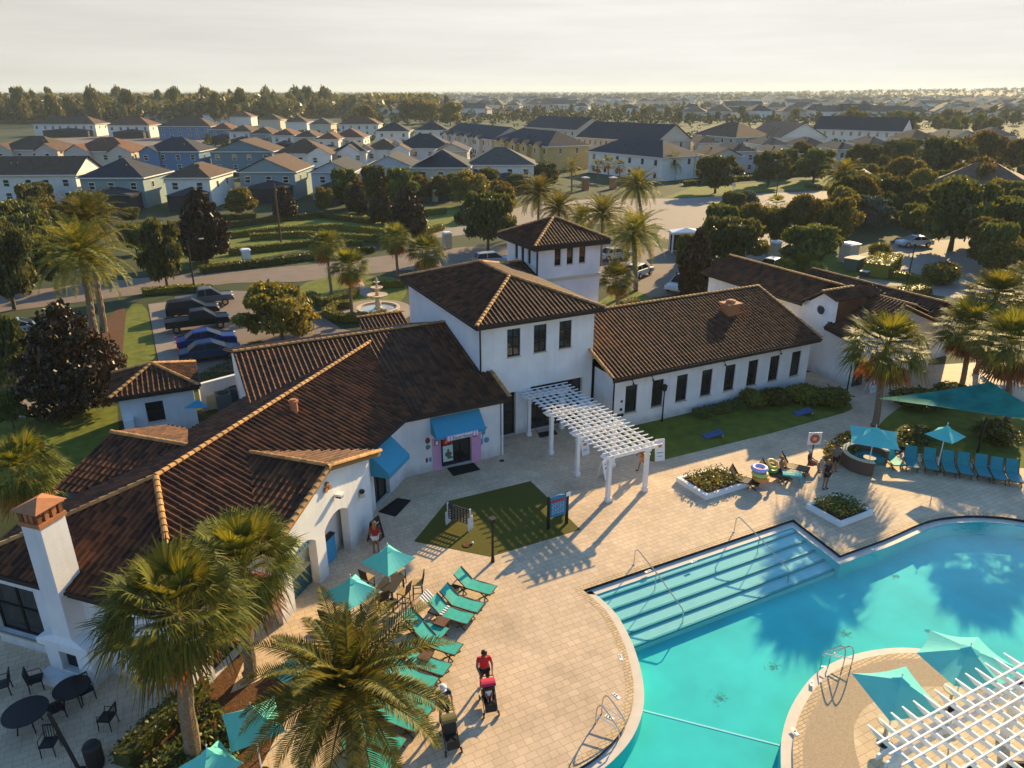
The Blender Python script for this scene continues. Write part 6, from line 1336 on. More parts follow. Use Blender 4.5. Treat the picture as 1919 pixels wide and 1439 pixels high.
# cornhole boards
for l, u, v in (('blue game board on the lawn nearest the pergola', 1336, 818), ('blue game board on the lawn nearest the pool house', 1505, 776)):
    p = G(u,v); t = thing('game_board', l, 'game board', (p.x,p.y,0), R(-10)); b = MB(); b.add([(-.6,-.3,.06),(.6,-.3,.3),(.6,.3,.3),(-.6,.3,.06),(-.6,-.3,.0),(.6,-.3,.2),(.6,.3,.2),(-.6,.3,.0)], [(0,1,2,3),(7,6,5,4),(0,4,5,1),(1,5,6,2),(2,6,7,3),(3,7,4,0)]); b.build('board', colmat('board_royal',(.05,.10,.22)), t); b = MB(); b.bar((.55,-.27,.22), (.55,-.27,0), .04, .04); b.bar((.55,.27,.22), (.55,.27,0), .04, .04); b.bar((.55,-.27,.1), (.55,.27,.1), .03, .03); b.build('leg', M['cream'], t); b = MB(); b.lathe([(.08,0),(.08,.004)], 12, (.35,0,.256)); b.build('hole', M['black'], t)
# planters
def planter(label, pts, h, n):
    q = px(*pts); c = sum(q, Vector())/4; t = thing('planter_box', label, 'planter', c); b = MB(); o = [p.copy() for p in q]; i_ = [c+(p-c)*.86 for p in q]
    if (o[1]-o[0]).cross(o[2]-o[1]).z < 0: o.reverse(); i_.reverse()
    vs = [(p.x,p.y,0) for p in o]+[(p.x,p.y,h) for p in o]+[(p.x,p.y,h) for p in i_]+[(p.x,p.y,h-.1) for p in i_]
    fs = [(i,(i+1)%4,4+(i+1)%4,4+i) for i in range(4)]+[(4+i,4+(i+1)%4,8+(i+1)%4,8+i) for i in range(4)]+[(8+i,8+(i+1)%4,12+(i+1)%4,12+i) for i in range(4)]
    b.add(vs, fs); b.poly([vs[12],vs[13],vs[14],vs[15]], 1); b.build('box', [M['white'], M['mulch']], t, world=True)
    b = MB(); rr = random.Random(n)
    for _ in range(n):
        x, y = rr.random(), rr.random(); p = i_[0].lerp(i_[1],x).lerp(i_[3].lerp(i_[2],x),y); leaf(b, Vector((p.x,p.y,h+rr.random()**.7*.34)), rr.uniform(.05,.11), UP, rr=rr)
    b.build('plants', M['hedge'], t, world=True); return t
planter('white planter box with trimmed plants nearest the pergola', [(1267,903),(1323,938),(1407,911),(1348,882)], .28, 900)
planter('white planter box with trimmed plants at the pool corner', [(1510,953),(1575,989),(1636,966),(1570,934)], .28, 800)
# pool rails
def rail(b, pts, r_=.024): b.tube(curve3(pts), r_, 7)
def curve3(pts, n=6):
    P = [Vector(p) for p in pts]; out = []
    for i in range(len(P)-1):
        a, p, c, d = P[max(i-1,0)], P[i], P[i+1], P[min(i+2,len(P)-1)]
        for k in range(n): t = k/n; out.append(.5*((2*p)+(c-a)*t+(2*a-5*p+4*c-d)*t*t+(3*p-a-3*c+d)*t**3))
    out.append(P[-1]); return out
for l, x in (('left steel handrail running down the pool steps', 17.35), ('right steel handrail running down the pool steps', 23.3)):
    t = thing('handrail', l, 'handrail', (x,22.1,0)); b = MB(); b.tube([(x,22.2,0),(x,22.15,.80),(x,22.02,.93),(x,21.85,.94),(x,20.5,.62),(x-.05,18.75,.12),(x-.05,18.62,.0),(x-.05,18.6,-1.1)], .026, 7); b.build('rail', M['steel'], t, world=True); b = MB(); b.tube([(x,20.6,.62),(x,20.6,-.7)], .022, 6); b.build('post', M['steel'], t, world=True); b = MB(); b.lathe([(.06,0),(.06,.02)], 10, (x,22.2,.005)); b.build('flange', M['steel'], t, world=True)
def ladder(label, r1, r2, wat):
    """r1, r2: deck feet of the two rails; wat: offset from foot to where the rail enters the water"""
    t = thing('pool_ladder', label, 'ladder', r1); w_ = Vector((wat[0],wat[1],0))
    for q in (r1, r2): b = MB(); rail(b, [q, q+UP*.5, q+UP*.82+w_*.08, q+UP*.86+w_*.3, q+w_*.95+UP*.32, q+w_+UP*.1, q+w_-UP*1.0]); b.tube([q+UP*.38, q+w_*.9+UP*.30], .018, 6); b.build('rail', M['steel'], t, world=True)
    for z in (-.35, -.65): b = MB(); b.bar(r1+w_+UP*z, r2+w_+UP*z, .08, .03); b.build('tread', M['steel'], t, world=True)
ladder('steel pool ladder on the curved deck edge', G(1128,1338), G(1117,1356), G(1171,1362)-G(1128,1338)); ladder('steel pool ladder on the island edge', G(1595,1250), G(1580,1249), G(1541,1236)-G(1580,1249))
# shade sail
A, B_, C_ = G(1642,747,2.5), G(1858,716,3.2), G(2010,800,2.7); t = thing('shade_sail', 'large turquoise triangular shade sail stretched between the palms at the right', 'shade sail', (A.x,A.y,0)); b = MB(); n = 14; idx = {}
for i in range(n+1):
    for j in range(n+1-i):
        u, v = i/n, j/n; w_ = 1-u-v; p = A*w_+B_*v+C_*u; k = 27*u*v*w_; e = 4*(u*v+v*w_+u*w_); cen = (A+B_+C_)/3; p = p.lerp(cen, .10*(4*u*v*(1-w_)**2+4*v*w_*(1-u)**2+4*u*w_*(1-v)**2)*(1-k)*.8); p = p-UP*.35*k; idx[i,j] = len(b.v); b.v.append(tuple(p))
for i in range(n):
    for j in range(n-i):
        b.f.append([idx[i,j],idx[i+1,j],idx[i,j+1]]); b.m.append(0)
        if j < n-i-1: b.f.append([idx[i+1,j],idx[i+1,j+1],idx[i,j+1]]); b.m.append(0)
b.build('sail', mat('sail_teal', (.02,.33,.31), .75, .35, 1.2, spec=.1, trans=.5), t, world=True, smooth=True)
p = G(1831,852); b = MB(); b.tube([(p.x,p.y,0),(p.x,p.y,hgt(1831,852,783))], .07, 8); tag(b.build('sail_post', M['black']), 'dark post holding the lower edge of the shade sail', 'post')
# island bar and its wicker chairs
p = G(1645,1445); cx, cy = 18.0, 8.0; t = thing('curved_bar', 'dark curved bar counter with a pale edge under the island pergola', 'bar counter', (cx,cy,.025))
arcwall(1.75,2.2,0,1.0,R(150),R(262),18).build('counter', M['wicker'], t); arcwall(1.7,2.28,1.003,1.06,R(148),R(264),18).build('worktop', M['cream'], t); arcwall(2.21,2.25,.66,.70,R(151),R(261),18).build('foot_rail', M['tan'], t)
def club_chair(label, p, rz):
    t = thing('wicker_armchair', label, 'armchair', (p.x,p.y,.025), rz, 'dark wicker armchairs under the island pergola'); b = MB(); b.box((0,0,.2), (.7,.7,.36)); b.box((0,-.31,.55), (.7,.1,.4)); b.build('frame', M['wicker'], t)
    for s in (-1, 1): b = MB(); b.box((s*.31,.05,.48), (.09,.6,.2)); b.build('arm', M['wicker'], t)
    b = MB(); b.box((0,.04,.43), (.5,.56,.1)); b.build('cushion', M['tan'], t)
for l, x, y, rz in (('dark wicker armchair nearest the island parasols',18.6,8.3,180),('dark wicker armchair in the middle under the island pergola',20.0,8.0,200),('dark wicker armchair at the right under the island pergola',21.3,7.4,150),('dark wicker armchair nearest the bottom edge under the island pergola',19.6,6.6,20)): club_chair(l, Vector((x,y,0)), R(rz))
for l, x, y in (('square wicker table between the island armchairs',19.2,7.4),('square wicker table near the right edge of the island',21.0,6.4)): table(l, Vector((x,y,0)), .2, .8, .8, .6, 'wicker', 'wicker_table')
p = G(1658,1378); b = MB(); b.lathe([(.26,0),(.05,.05),(.05,.55),(.32,.57),(.32,.61)], 16, (p.x,p.y,.025)); tag(b.build('side_table', M['cream']), 'small round pale table beside the island bar', 'table'); p = G(1780,1318); b = MB(); b.lathe([(.26,0),(.05,.05),(.05,.55),(.32,.57),(.32,.61)], 16, (p.x,p.y,.025)); tag(b.build('side_table', M['cream']), 'small round pale table between the two island parasols', 'table')
# fountain
p = G(710,587); t = thing('fountain', 'three tiered stone fountain with a wide round basin beside the clubhouse', 'fountain', (p.x,p.y,0)); b = MB()
b.lathe([(2.0,0),(2.0,.45),(2.08,.5),(2.08,.62),(1.78,.62),(1.78,.2),(1.0,.18)], 30); b.build('basin', M['fount'], t); b = MB(); b.lathe([(.5,.2),(.42,.5),(.25,.7),(.32,1.0),(.2,1.3),(.25,1.5),(.95,1.75),(1.0,1.85),(.9,1.85),(.2,1.75),(.15,2.2),(.55,2.5),(.6,2.58),(.5,2.58),(.12,2.5),(.10,2.9),(.3,3.05),(.32,3.1),(.1,3.1),(.14,3.3),(.03,3.55)], 20); b.build('tiers', M['fount'], t, smooth=False); b = MB(); b.lathe([(1.77,0),(1.77,.01)], 28, (0,0,.46)); b.build('basin_water', colmat('fountain_water',(.35,.36,.33),.08), t)
# pillars, boxes, shelter near the road
def pillar(label, u, v, vt, s=.9, m='fount'):
    p = G(u,v); h = hgt(u,v,vt); t = thing('gate_pillar', label, 'pillar', (p.x,p.y,0)); b = MB(); b.box((0,0,h/2), (s,s,h)); b.build('shaft', M[m], t); b = MB(); b.box((0,0,h+.06), (s*1.2,s*1.2,.14)); b.box((0,0,h+.18), (s*.9,s*.9,.1)); b.build('cap', M['white'], t)
pillar('white pillar in the hedge garden', 463, 490, 470, 1.0, 'stucco'); pillar('stone pillar on the road left of the tower', 839, 465, 438, 1.0); pillar('stone pillar below the three small palms', 816, 378, 358, .9); pillar('brick gate pillar at the boulevard entrance, left', 1097, 356, 334, 1.2, 'terracotta'); pillar('brick gate pillar at the boulevard entrance, right', 1149, 354, 334, 1.2, 'terracotta'); pillar('grey gate pillar beside the red flower shrub', 1588, 492, 458, 1.6); pillar('short grey pillar on the entry drive', 1452, 478, 455, 1.0)
p = G(1600,505); b = MB(); b.box((p.x,p.y,.7), (2.4,1.6,1.4), .3); b.box((p.x,p.y,1.43), (2.6,1.8,.08), .3, 1); tag(b.build('transformer_box', [colmat('box_green',(.10,.15,.13)), M['cream']]), 'grey green transformer box by the gate court', 'utility box'); p = G(1621,518); b = MB(); b.box((p.x,p.y,.3), (1.1,.8,.6), .3); b.box((p.x,p.y,.63), (1.2,.9,.06), .3, 1); tag(b.build('valve_box', [colmat('box_dark',(.04,.04,.04)), M['white']]), 'low dark utility box with a white lid on the garden path', 'utility box')
p = G(1283,472); t = thing('bus_shelter', 'white framed open shelter beside the road behind the long wing', 'shelter', (p.x,p.y,0), R(-25)); b = MB(); b.box((0,0,2.6), (4.2,2.2,.25)); b.add([(-2.1,-1.1,2.73),(2.1,-1.1,2.73),(2.1,1.1,2.73),(-2.1,1.1,2.73),(0,0,3.2)], [(0,1,4),(1,2,4),(2,3,4),(3,0,4)]); b.build('roof', M['white'], t)
for x in (-1.9, 1.9):
    for y in (-.9, .9): b = MB(); b.bar((x,y,0), (x,y,2.5), .18, .18); b.build('post', M['white'], t)
b = MB(); b.box((0,.9,1.25), (3.7,.1,2.5)); b.box((1.0,.0,.9), (1.6,1.4,1.8)); b.build('mail_lockers', M['bronze'], t); b = MB(); b.box((.1,-.75,2.1), (.3,.05,.45)); b.build('hanging_sign', M['white'], t)
p = G(1374,365); t = thing('road_sign', 'small white square road sign on the verge lawn', 'sign', (p.x,p.y,0), R(-30)); b = MB(); b.tube([(0,0,0),(0,0,2.3)], .05, 6); b.build('post', M['steel'], t); b = MB(); b.box((0,-.06,1.95), (.75,.03,.75)); b.build('panel', M['white'], t); b = MB(); b.box((0,-.08,1.95), (.1,.01,.4)); b.build('arrow', M['black'], t)
# ================================================================ vehicles
tyre = M['black']
def car(label, p, rz, col, kind='sedan', group=None):
    cm = colmat('paint_'+'_'.join('%d' % (x*100) for x in col), tuple(x*.8 for x in col), .42, spec=.22); t = thing('parked_car', label, 'car', (p.x,p.y,0), rz, group); Lc = {'sedan':4.7,'suv':4.7,'pickup':5.4,'hatch':4.2}[kind]; hw = .91
    body = {'sedan':[(0,.45),(.05,.85),(.9,.98),(1.0,1.0),(3.4,.98),(4.55,.82),(4.7,.6),(4.68,.35),(0,.32)],'suv':[(0,.5),(.03,1.0),(.2,1.08),(3.4,1.06),(4.5,.95),(4.7,.75),(4.68,.42),(0,.42)],'pickup':[(0,.6),(0,1.08),(2.1,1.1),(4.0,1.12),(5.2,1.05),(5.4,.8),(5.38,.5),(0,.5)],'hatch':[(0,.45),(.04,.95),(.3,1.02),(3.0,.98),(4.05,.85),(4.2,.6),(4.18,.36),(0,.34)]}[kind]
    cab = {'sedan':[(.7,.97),(1.35,1.40),(2.6,1.44),(3.55,.97)],'suv':[(.08,1.06),(.35,1.62),(2.5,1.68),(3.5,1.05)],'pickup':[(2.0,1.09),(2.15,1.72),(3.4,1.76),(4.25,1.11)],'hatch':[(.1,1.0),(.5,1.45),(2.2,1.50),(3.1,.97)]}[kind]
    b = MB(); n = len(body); vs = []
    for y, k in ((-hw,.97),(-hw*1.0,1),(hw,1),(hw,.97)):
        for x, z in body: vs.append((x-Lc/2, y if k == 1 else y*.9, z if k == 1 else .32+(z-.32)*1.0))
    for y in (-hw*.86, -hw, hw, hw*.86): pass
    vs = []; rows = [(-hw*.93,0),(-hw,.04),(hw,.04),(hw*.93,0)]
    for y, ins in rows:
        for x, z in body:
            zz = z-(0 if ins == 0 else .06 if z > .7 else 0); vs.append((x-Lc/2, y, z if ins == 0 else zz))
    fs = [tuple(range(n)), tuple(reversed(range(3*n,4*n)))]
    for r_ in range(3):
        for i in range(n): fs.append((r_*n+i,(r_+1)*n+i,(r_+1)*n+(i+1)%n,r_*n+(i+1)%n))
    b.add(vs, fs); b.build('body', cm, t)
    g = MB(); q = [(x-Lc/2, z) for x, z in cab]; wB, wT = hw*.90, hw*.72
    vs = [(q[0][0],-wB,q[0][1]),(q[1][0],-wT,q[1][1]),(q[2][0],-wT,q[2][1]),(q[3][0],-wB,q[3][1]),(q[0][0],wB,q[0][1]),(q[1][0],wT,q[1][1]),(q[2][0],wT,q[2][1]),(q[3][0],wB,q[3][1])]
    g.add(vs, [(0,3,2,1),(4,5,6,7),(0,1,5,4),(2,3,7,6)]); g.build('window', M['car_glass'], t)
    r_ = MB(); rx0, rx1 = q[1], q[2]; r_.add([(rx0[0]-.04,-wT-.02,rx0[1]+.0),(rx1[0]+.04,-wT-.02,rx1[1]),(rx1[0]+.04,wT+.02,rx1[1]),(rx0[0]-.04,wT+.02,rx0[1]),(rx0[0]+.1,-wT*.8,rx0[1]+.06),(rx1[0]-.1,-wT*.8,rx1[1]+.06),(rx1[0]-.1,wT*.8,rx1[1]+.06),(rx0[0]+.1,wT*.8,rx0[1]+.06)], [(4,5,6,7),(0,1,5,4),(1,2,6,5),(2,3,7,6),(3,0,4,7),(3,2,1,0)])
    for s in (-1, 1):
        for a_, c_ in ((0,1),(3,2)): r_.bar((q[a_][0],s*wB,q[a_][1]), (q[c_][0],s*wT,q[c_][1]), .06, .06)
        m_ = ((q[1][0]+q[2][0])/2); r_.bar((m_,s*(wB+.01),q[0][1]+.0), (m_,s*(wT+.01),q[1][1]+.02), .08, .04)
    r_.build('roof', cm, t)
    for x in (-Lc/2+.85, Lc/2-.9):
        for s in (-1, 1):
            wh = MB(); wh.tube([(x,s*(hw-.2),.34),(x,s*(hw+.015),.34)], .34, 16); wo = wh.build('wheel', tyre, t); h_ = MB(); h_.tube([(x,s*(hw+.01),.34),(x,s*(hw+.03),.34)], .2, 10); h_.build('hub', M['steel'], wo)
    for s in (-1, 1):
        b = MB(); b.box((Lc/2-.06,s*.66,.72 if kind != 'pickup' else .9), (.14,.34,.13)); b.build('headlight', M['white'], t); b = MB(); b.box((-Lc/2+.02,s*.68,.85), (.08,.3,.16)); b.build('tail_light', M['signred'], t)
        b = MB(); b.box((q[3][0]-.45,s*(hw+.06),1.02), (.12,.16,.12)); b.build('mirror', cm, t)
    return t
for l, u, v, c_, k_ in (('silver grey pickup at the far end of the parked row', 385, 563, (.14,.15,.16), 'pickup'), ('black SUV second from the far end of the parked row', 362, 583, (.02,.02,.022), 'suv'), ('black pickup third in the parked row', 372, 606, (.012,.014,.016), 'pickup'), ('bright blue saloon car in the parked row', 388, 638, (.006,.03,.20), 'sedan'), ('dark blue saloon car nearest the clubhouse in the parked row', 395, 660, (.01,.05,.11), 'sedan')): car(l, G(u,v,.5), R(-2), c_, k_, 'cars parked beside the strip lawn')
car('silver blue car parked at the left picture edge', G(34,618,.5), R(10), (.30,.38,.45), 'sedan'); car('white car cut by the left picture edge', G(2,712,.5), R(5), (.7,.7,.7), 'suv')
car('white saloon car in the gate court under the largest oak', G(1714,455,.5), R(160), (.72,.75,.78), 'sedan'); car('white SUV parked nose out beside the dark magnolia', G(1278,535,.5), R(205), (.72,.75,.78), 'suv'); car('white hatchback behind the trunk of the tall date palm', G(1198,509,.5), R(25), (.74,.74,.74), 'hatch'); car('silver car parked behind the two storey roof', G(925,490,.5), R(-10), (.45,.47,.48), 'suv'); car('white car half hidden behind the tower', G(1152,478,.5), R(0), (.7,.7,.7), 'sedan'); car('white car under the broad oak beside the pool house', G(1452,497,.5), R(20), (.7,.7,.7), 'hatch')
# ================================================================ neighbourhood
RC = {'brown':(.105,.062,.036),'dark':(.035,.036,.040),'red':(.15,.068,.034),'grey':(.085,.075,.062),'tan':(.18,.12,.075)}
WC = {'white':(.74,.69,.60),'cream':(.62,.52,.39),'yellow':(.50,.36,.14),'blue':(.10,.20,.32),'teal':(.25,.32,.31),'paleblue':(.44,.49,.50),'beige':(.55,.47,.38),'tealdark':(.14,.22,.24)}
for k, c in RC.items(): M['r_'+k] = mat('shingle_'+k, c, .9, .25, 1.2, .2, 12)
for k, c in WC.items(): M['w_'+k] = mat('siding_'+k, c, .85, .06, .8)
M['r_tilefar'] = mat('far_tile', (.15,.085,.05), .8, .3, 1.0, .3, 8)
M['screen'] = mat('porch_screen', (.03,.03,.03), .7); M['solar'] = mat('solar_panel', (.02,.12,.26), .2, spec=.7)
HR = random.Random(3)
def hroof(b, x0, x1, y0, y1, z, rise, kind, o=.45):
    x0 -= o; x1 += o; y0 -= o; y1 += o; w_, d_ = x1-x0, y1-y0; z -= .06; cx, cy = (x0+x1)/2, (y0+y1)/2
    A = [(x0,y0,z),(x1,y0,z),(x1,y1,z),(x0,y1,z)]
    if kind == 'hip':
        k = min(w_,d_)/2
        if w_ >= d_: R0, R1 = (x0+k,cy,z+rise), (x1-k-.01,cy,z+rise); b.add(A+[R0,R1], [(0,1,5,4),(1,2,5),(2,3,4,5),(3,0,4),(3,2,1,0)])
        else: R0, R1 = (cx,y0+k,z+rise), (cx,y1-k-.01,z+rise); b.add(A+[R0,R1], [(0,1,4),(1,2,5,4),(2,3,5),(3,0,4,5),(3,2,1,0)])
    elif kind == 'front': b.add(A+[(cx,y0,z+rise),(cx,y1,z+rise)], [(0,4,5,3),(1,2,5,4),(3,2,1,0)])
    else: b.add(A+[(x0,cy,z+rise),(x1,cy,z+rise)], [(0,1,5,4),(2,3,4,5),(3,2,1,0)])
def gtri(b, x0, x1, y, z, rise): b.add([(x0,y,z-.06),(x1,y,z-.06),((x0+x1)/2,y,z+rise-.14)], [(0,1,2)])
def house_at(label, p, rz, w_, d_, he, kind, wall, roof_, lanai=False, gables=(), solar=False, group=None, windows=True, name='house'):
    t = thing(name, label, 'house', (p.x,p.y,0), rz, group); rise = min(w_,d_)*(.27 if kind != 'front' else .24); x0, x1 = -w_/2, w_/2
    b = MB(); b.box((0,d_/2,he/2), (w_,d_,he))
    if kind == 'front': gtri(b, x0, x1, 0, he, rise); gtri(b, x0, x1, d_, he, rise)
    if kind == 'side':
        for x in (x0, x1): b.add([(x,0,he-.06),(x,d_,he-.06),(x,d_/2,he+rise-.14)], [(0,1,2)])
    for gx, gw in gables: b.box((gx,-.5,he/2-.05), (gw,1.2,he-.1)); gtri(b, gx-gw/2, gx+gw/2, -1.1, he-.1, gw*.3)
    b.build('wall', M['w_'+wall], t); b = MB(); hroof(b, x0, x1, 0, d_, he, rise, kind)
    for gx, gw in gables: b.add([(gx-gw/2-.3,-1.4,he-.2),(gx,-1.4,he-.1+gw*.3),(gx+gw/2+.3,-1.4,he-.2),(gx-gw/2-.3,d_*.4,he-.2),(gx,d_*.4,he-.1+gw*.3),(gx+gw/2+.3,d_*.4,he-.2)], [(0,1,4,3),(1,2,5,4)])
    r_ = b.build('roof', M['r_'+roof_], t)
    for k in range(2):
        b = MB(); x, y = x0+w_*HR.uniform(.3,.7), d_*HR.uniform(.2,.34) if kind != 'front' else d_*.5; x = x if kind != 'front' else x0+w_*.3
        zz = he+(y+.45)*rise/((min(w_,d_)+.9)/2)*.9 if kind != 'front' else he+rise*.6
        b.box((x,y,zz+.15), (.3,.3,.5)); b.build('roof_vent', M['r_grey'], r_)
    b = MB(); zt = he-.10
    for q in (((x0-.45,-.47,zt),(x1+.45,-.47,zt)),((x1+.47,-.45,zt),(x1+.47,d_+.45,zt)),((x0-.47,-.45,zt),(x0-.47,d_+.45,zt))): b.bar(*q, .06, .2)
    b.build('fascia', M['w_white'], r_)
    if windows:
        fr = max(2, int(w_/3.4)); yy = -.02
        for k in range(fr):
            x = x0+(k+.5)*w_/fr+HR.uniform(-.3,.3)
            for z in ((he-1.5,) if he < 4 or lanai else (he-1.5, 1.5)):
                if any(abs(x-gx) < gw/2 for gx, gw in gables): yv = -1.12
                else: yv = -.02
                b = MB(); b.box((x,yv,z), (1.15,.08,1.35)); wn = b.build('window', M['w_white'], t); b = MB(); b.box((x,yv-.045,z+.31), (.95,.02,.52)); b.box((x,yv-.045,z-.31), (.95,.02,.52)); b.build('pane', M['glass'], wn)
        for s in (-1, 1):
            for k in range(2):
                y = d_*(.3+.4*k); b = MB(); b.box((s*(w_/2+.02),y,he-1.5), (.08,.95,1.2)); wn = b.build('window', M['w_white'], t); b = MB(); b.box((s*(w_/2+.065),y,he-1.5), (.02,.75,1.0)); b.build('pane', M['glass'], wn)
    if lanai:
        b = MB(); lw, ld, lh = w_*.72, 4.2, 2.7; b.box((w_*.08,-ld/2,lh/2), (lw,ld-.05,lh)); lo = b.build('porch', M['screen'], t); b = MB(); ox = w_*.08; b.add([(ox-lw/2-.3,-ld-.3,lh),(ox+lw/2+.3,-ld-.3,lh),(ox+lw/2+.3,.0,lh+.1),(ox-lw/2-.3,.0,lh+.1),(ox,-ld*.55,lh+.9),(ox,0,lh+1.1)], [(0,1,4),(1,2,5,4),(3,0,4,5),(3,2,1,0)]); b.build('roof', M['r_dark'], lo)
    if solar:
        b = MB(); hw = (w_+.9)/2; sl = rise/((min(w_,d_)+.9)/2)
        for i in range(4):
            for j in range(3): y = .6+1.75*i*.98; x = -hw+1.2+1.3*j; zc = lambda X: he+.02+(X+hw)*sl; b.add([(x,y,zc(x)),(x+1.2,y,zc(x+1.2)),(x+1.2,y+1.6,zc(x+1.2)),(x,y+1.6,zc(x))], [(0,1,2,3)])
        b.build('solar_panel', M['solar'], t)
    return t
def house(label, u, v, wpx, d_, kind, wall, roof_, he=5.4, off=0, **k):
    p = G(u, v, he); z = ZC(p); return house_at(label, Vector((p.x,p.y,0)), -YAW+R(off), wpx*z/FPX, d_, he, kind, wall, roof_, **k)
house('large white house at the left edge with the brown side gable roof', 30, 328, 215, 11, 'side', 'white', 'brown', off=3)
house('pale teal house with a dark hipped roof left of the tall magnolia', 208, 333, 118, 12, 'hip', 'teal', 'dark', lanai=True)
house('white house with a brown hipped roof beside the pale teal one', 350, 333, 84, 12, 'hip', 'white', 'brown', lanai=True, gables=())
house('green grey gable house with a wide dark screened porch', 500, 322, 104, 13, 'front', 'teal', 'brown', lanai=True)
house('white gable house with a navy roof and one tall window', 622, 322, 78, 13, 'front', 'paleblue', 'dark', lanai=True)
house('pale blue gable house right of the navy roofed one', 729, 312, 84, 13, 'front', 'paleblue', 'dark', lanai=True)
house('cream house with blue solar panels on its dark roof', 826, 314, 106, 14, 'hip', 'cream', 'dark', solar=True)
house('pale house with a brown hipped roof right of the solar house', 938, 309, 126, 12, 'hip', 'white', 'grey', lanai=True)
house('beige house with two front gables at the left picture edge', 48, 281, 112, 12, 'hip', 'beige', 'brown', gables=((-6,6),(6,6)))
house('beige two gabled house with arched windows and a red brown roof', 184, 284, 112, 12, 'hip', 'beige', 'red', gables=((-5,6.5),(6,6)))
house('bright blue house with white bays in the second row', 318, 284, 108, 12, 'hip', 'blue', 'dark', gables=((-5,5),))
house('blue green gable house in the second row behind the green grey one', 452, 284, 116, 12, 'front', 'tealdark', 'brown')
house('white house with a brown roof behind the navy roofed gable', 562, 288, 96, 12, 'hip', 'white', 'brown', gables=((5,6),))
house('dark roofed house with a small white gable in the second row', 655, 284, 62, 12, 'hip', 'white', 'dark', gables=((0,6),))
house('brown roofed house with two pale gables in the second row', 715, 281, 68, 12, 'hip', 'white', 'brown', gables=((-4,5),(5,5)))
house('wide dark roofed house with a white gable behind the solar house', 792, 278, 112, 13, 'hip', 'white', 'dark', gables=((-7,7),))
house('beige gable house right of the wide dark roof', 847, 283, 58, 12, 'front', 'beige', 'dark')
house('pale house with a brown hipped roof facing the left field', 120, 233, 116, 13, 'hip', 'white', 'brown', lanai=True)
house('white house with a red brown roof and dark porch facing the left field', 240, 235, 78, 13, 'hip', 'white', 'red', lanai=True)
house('dark blue house right of the white houses at the field', 345, 237, 98, 13, 'hip', 'blue', 'brown')
for k, (u, v) in enumerate(((413,243),(450,247),(489,251),(530,254),(572,257),(613,261))): house(['first','second','third','fourth','fifth','sixth'][k]+' house from the left in the row below the wood', u, v, 42, 13, 'hip', ['blue','white','teal','white','cream','white'][k], ['red','brown','brown','red','brown','red'][k], lanai=True)
house('brown roofed house at the right end of the row below the wood', 652, 258, 58, 12, 'hip', 'white', 'red'); house('dark roofed white house below the two yellow trees', 735, 246, 62, 12, 'hip', 'white', 'dark'); house('dark roofed house with an orange brown hip right of the two yellow trees', 808, 244, 60, 12, 'hip', 'white', 'dark'); house('low brown roofed house below the wood', 672, 233, 74, 12, 'hip', 'white', 'red')
for k, (u, v, w_, wl, rf) in enumerate(((170,214,44,'white','brown'),(215,212,40,'white','tan'),(292,214,44,'paleblue','dark'),(345,212,40,'white','brown'),(400,216,40,'white','tan'),(450,219,40,'white','red'),(505,225,40,'cream','brown'),(555,229,40,'white','brown'),(600,233,40,'cream','grey'))): house(['brown roofed','tan roofed','slate roofed','plain brown roofed','pale tan roofed','red roofed','cream brown roofed','last brown roofed','grey roofed'][k]+' house at the foot of the wood on the left', u, v, w_, 12, 'hip', wl, rf, windows=False)
house('tan building in front of the wood at the left edge', 4, 206, 50, 14, 'side', 'cream', 'red', he=7, windows=False)
def longhouse(label, a, c, he, wid, kind, wall, roof_, wn=12, doors=(), name='townhouse'):
    A, B_ = G(*a, he), G(*c, he); ux = (B_-A); L_ = ux.length; rz = math.atan2(ux.y, ux.x); m = (A+B_)/2; m.z = 0
    t = house_at(label, m, rz, L_, wid, he, kind, wall, roof_, windows=False, name=name, gables=doors)
    for k in range(wn):
        x = -L_/2+(k+.5)*L_/wn
        for z in ((he-1.3, he-4.2) if he > 4 else (he-1.3,)):
            yv = -1.12 if any(abs(x-gx) < gw/2 for gx, gw in doors) else -.02
            b = MB(); b.box((x,yv,z), (1.1,.08,1.5)); w_ = b.build('window', M['w_white'], t); b = MB(); b.box((x,yv-.045,z), (.9,.02,1.3)); b.build('pane', M['glass'], w_)
    for k in (.3, .7):
        b = MB(); b.box((L_/2+.02, wid*k, he-1.3), (.08,1.1,1.5)); w_ = b.build('window', M['w_white'], t); b = MB(); b.box((L_/2+.065, wid*k, he-1.3), (.02,.9,1.3)); b.build('pane', M['glass'], w_)
    return t
longhouse('yellow end townhouse with a long stepped front behind the slim palm', (925,262), (1027,275), 6.2, 13, 'hip', 'yellow', 'dark', 10, [(-9,4),(-2,4),(5,4),(12,4)])
longhouse('cream townhouse row with many small gables left of the yellow one', (832,250), (922,262), 6.2, 13, 'side', 'cream', 'dark', 10, [(-16,4),(-7,4),(2,4),(11,4)])
longhouse('very long dark roofed townhouse block with a cream gable end', (1082,257), (1231,266), 6.2, 17, 'side', 'cream', 'dark', 14)
longhouse('dark roofed townhouse behind the yellow one', (985,238), (1080,244), 6.2, 16, 'side', 'cream', 'dark', 8)
longhouse('white house with a dark hipped roof behind the three small palms', (1104,283), (1243,296), 5.4, 13, 'hip', 'white', 'dark', 6, name='house')
longhouse('long white townhouse block with a row of small windows on the right', (1524,242), (1690,247), 6.2, 17, 'side', 'white', 'dark', 10)
longhouse('dark roofed block with a pale gable end left of the long white townhouse', (1400,252), (1462,259), 5.6, 17, 'side', 'white', 'dark', 5)
longhouse('dark roofed block with a long slope right of the cream gable end', (1300,252), (1380,258), 5.6, 16, 'hip', 'teal', 'brown', 5)
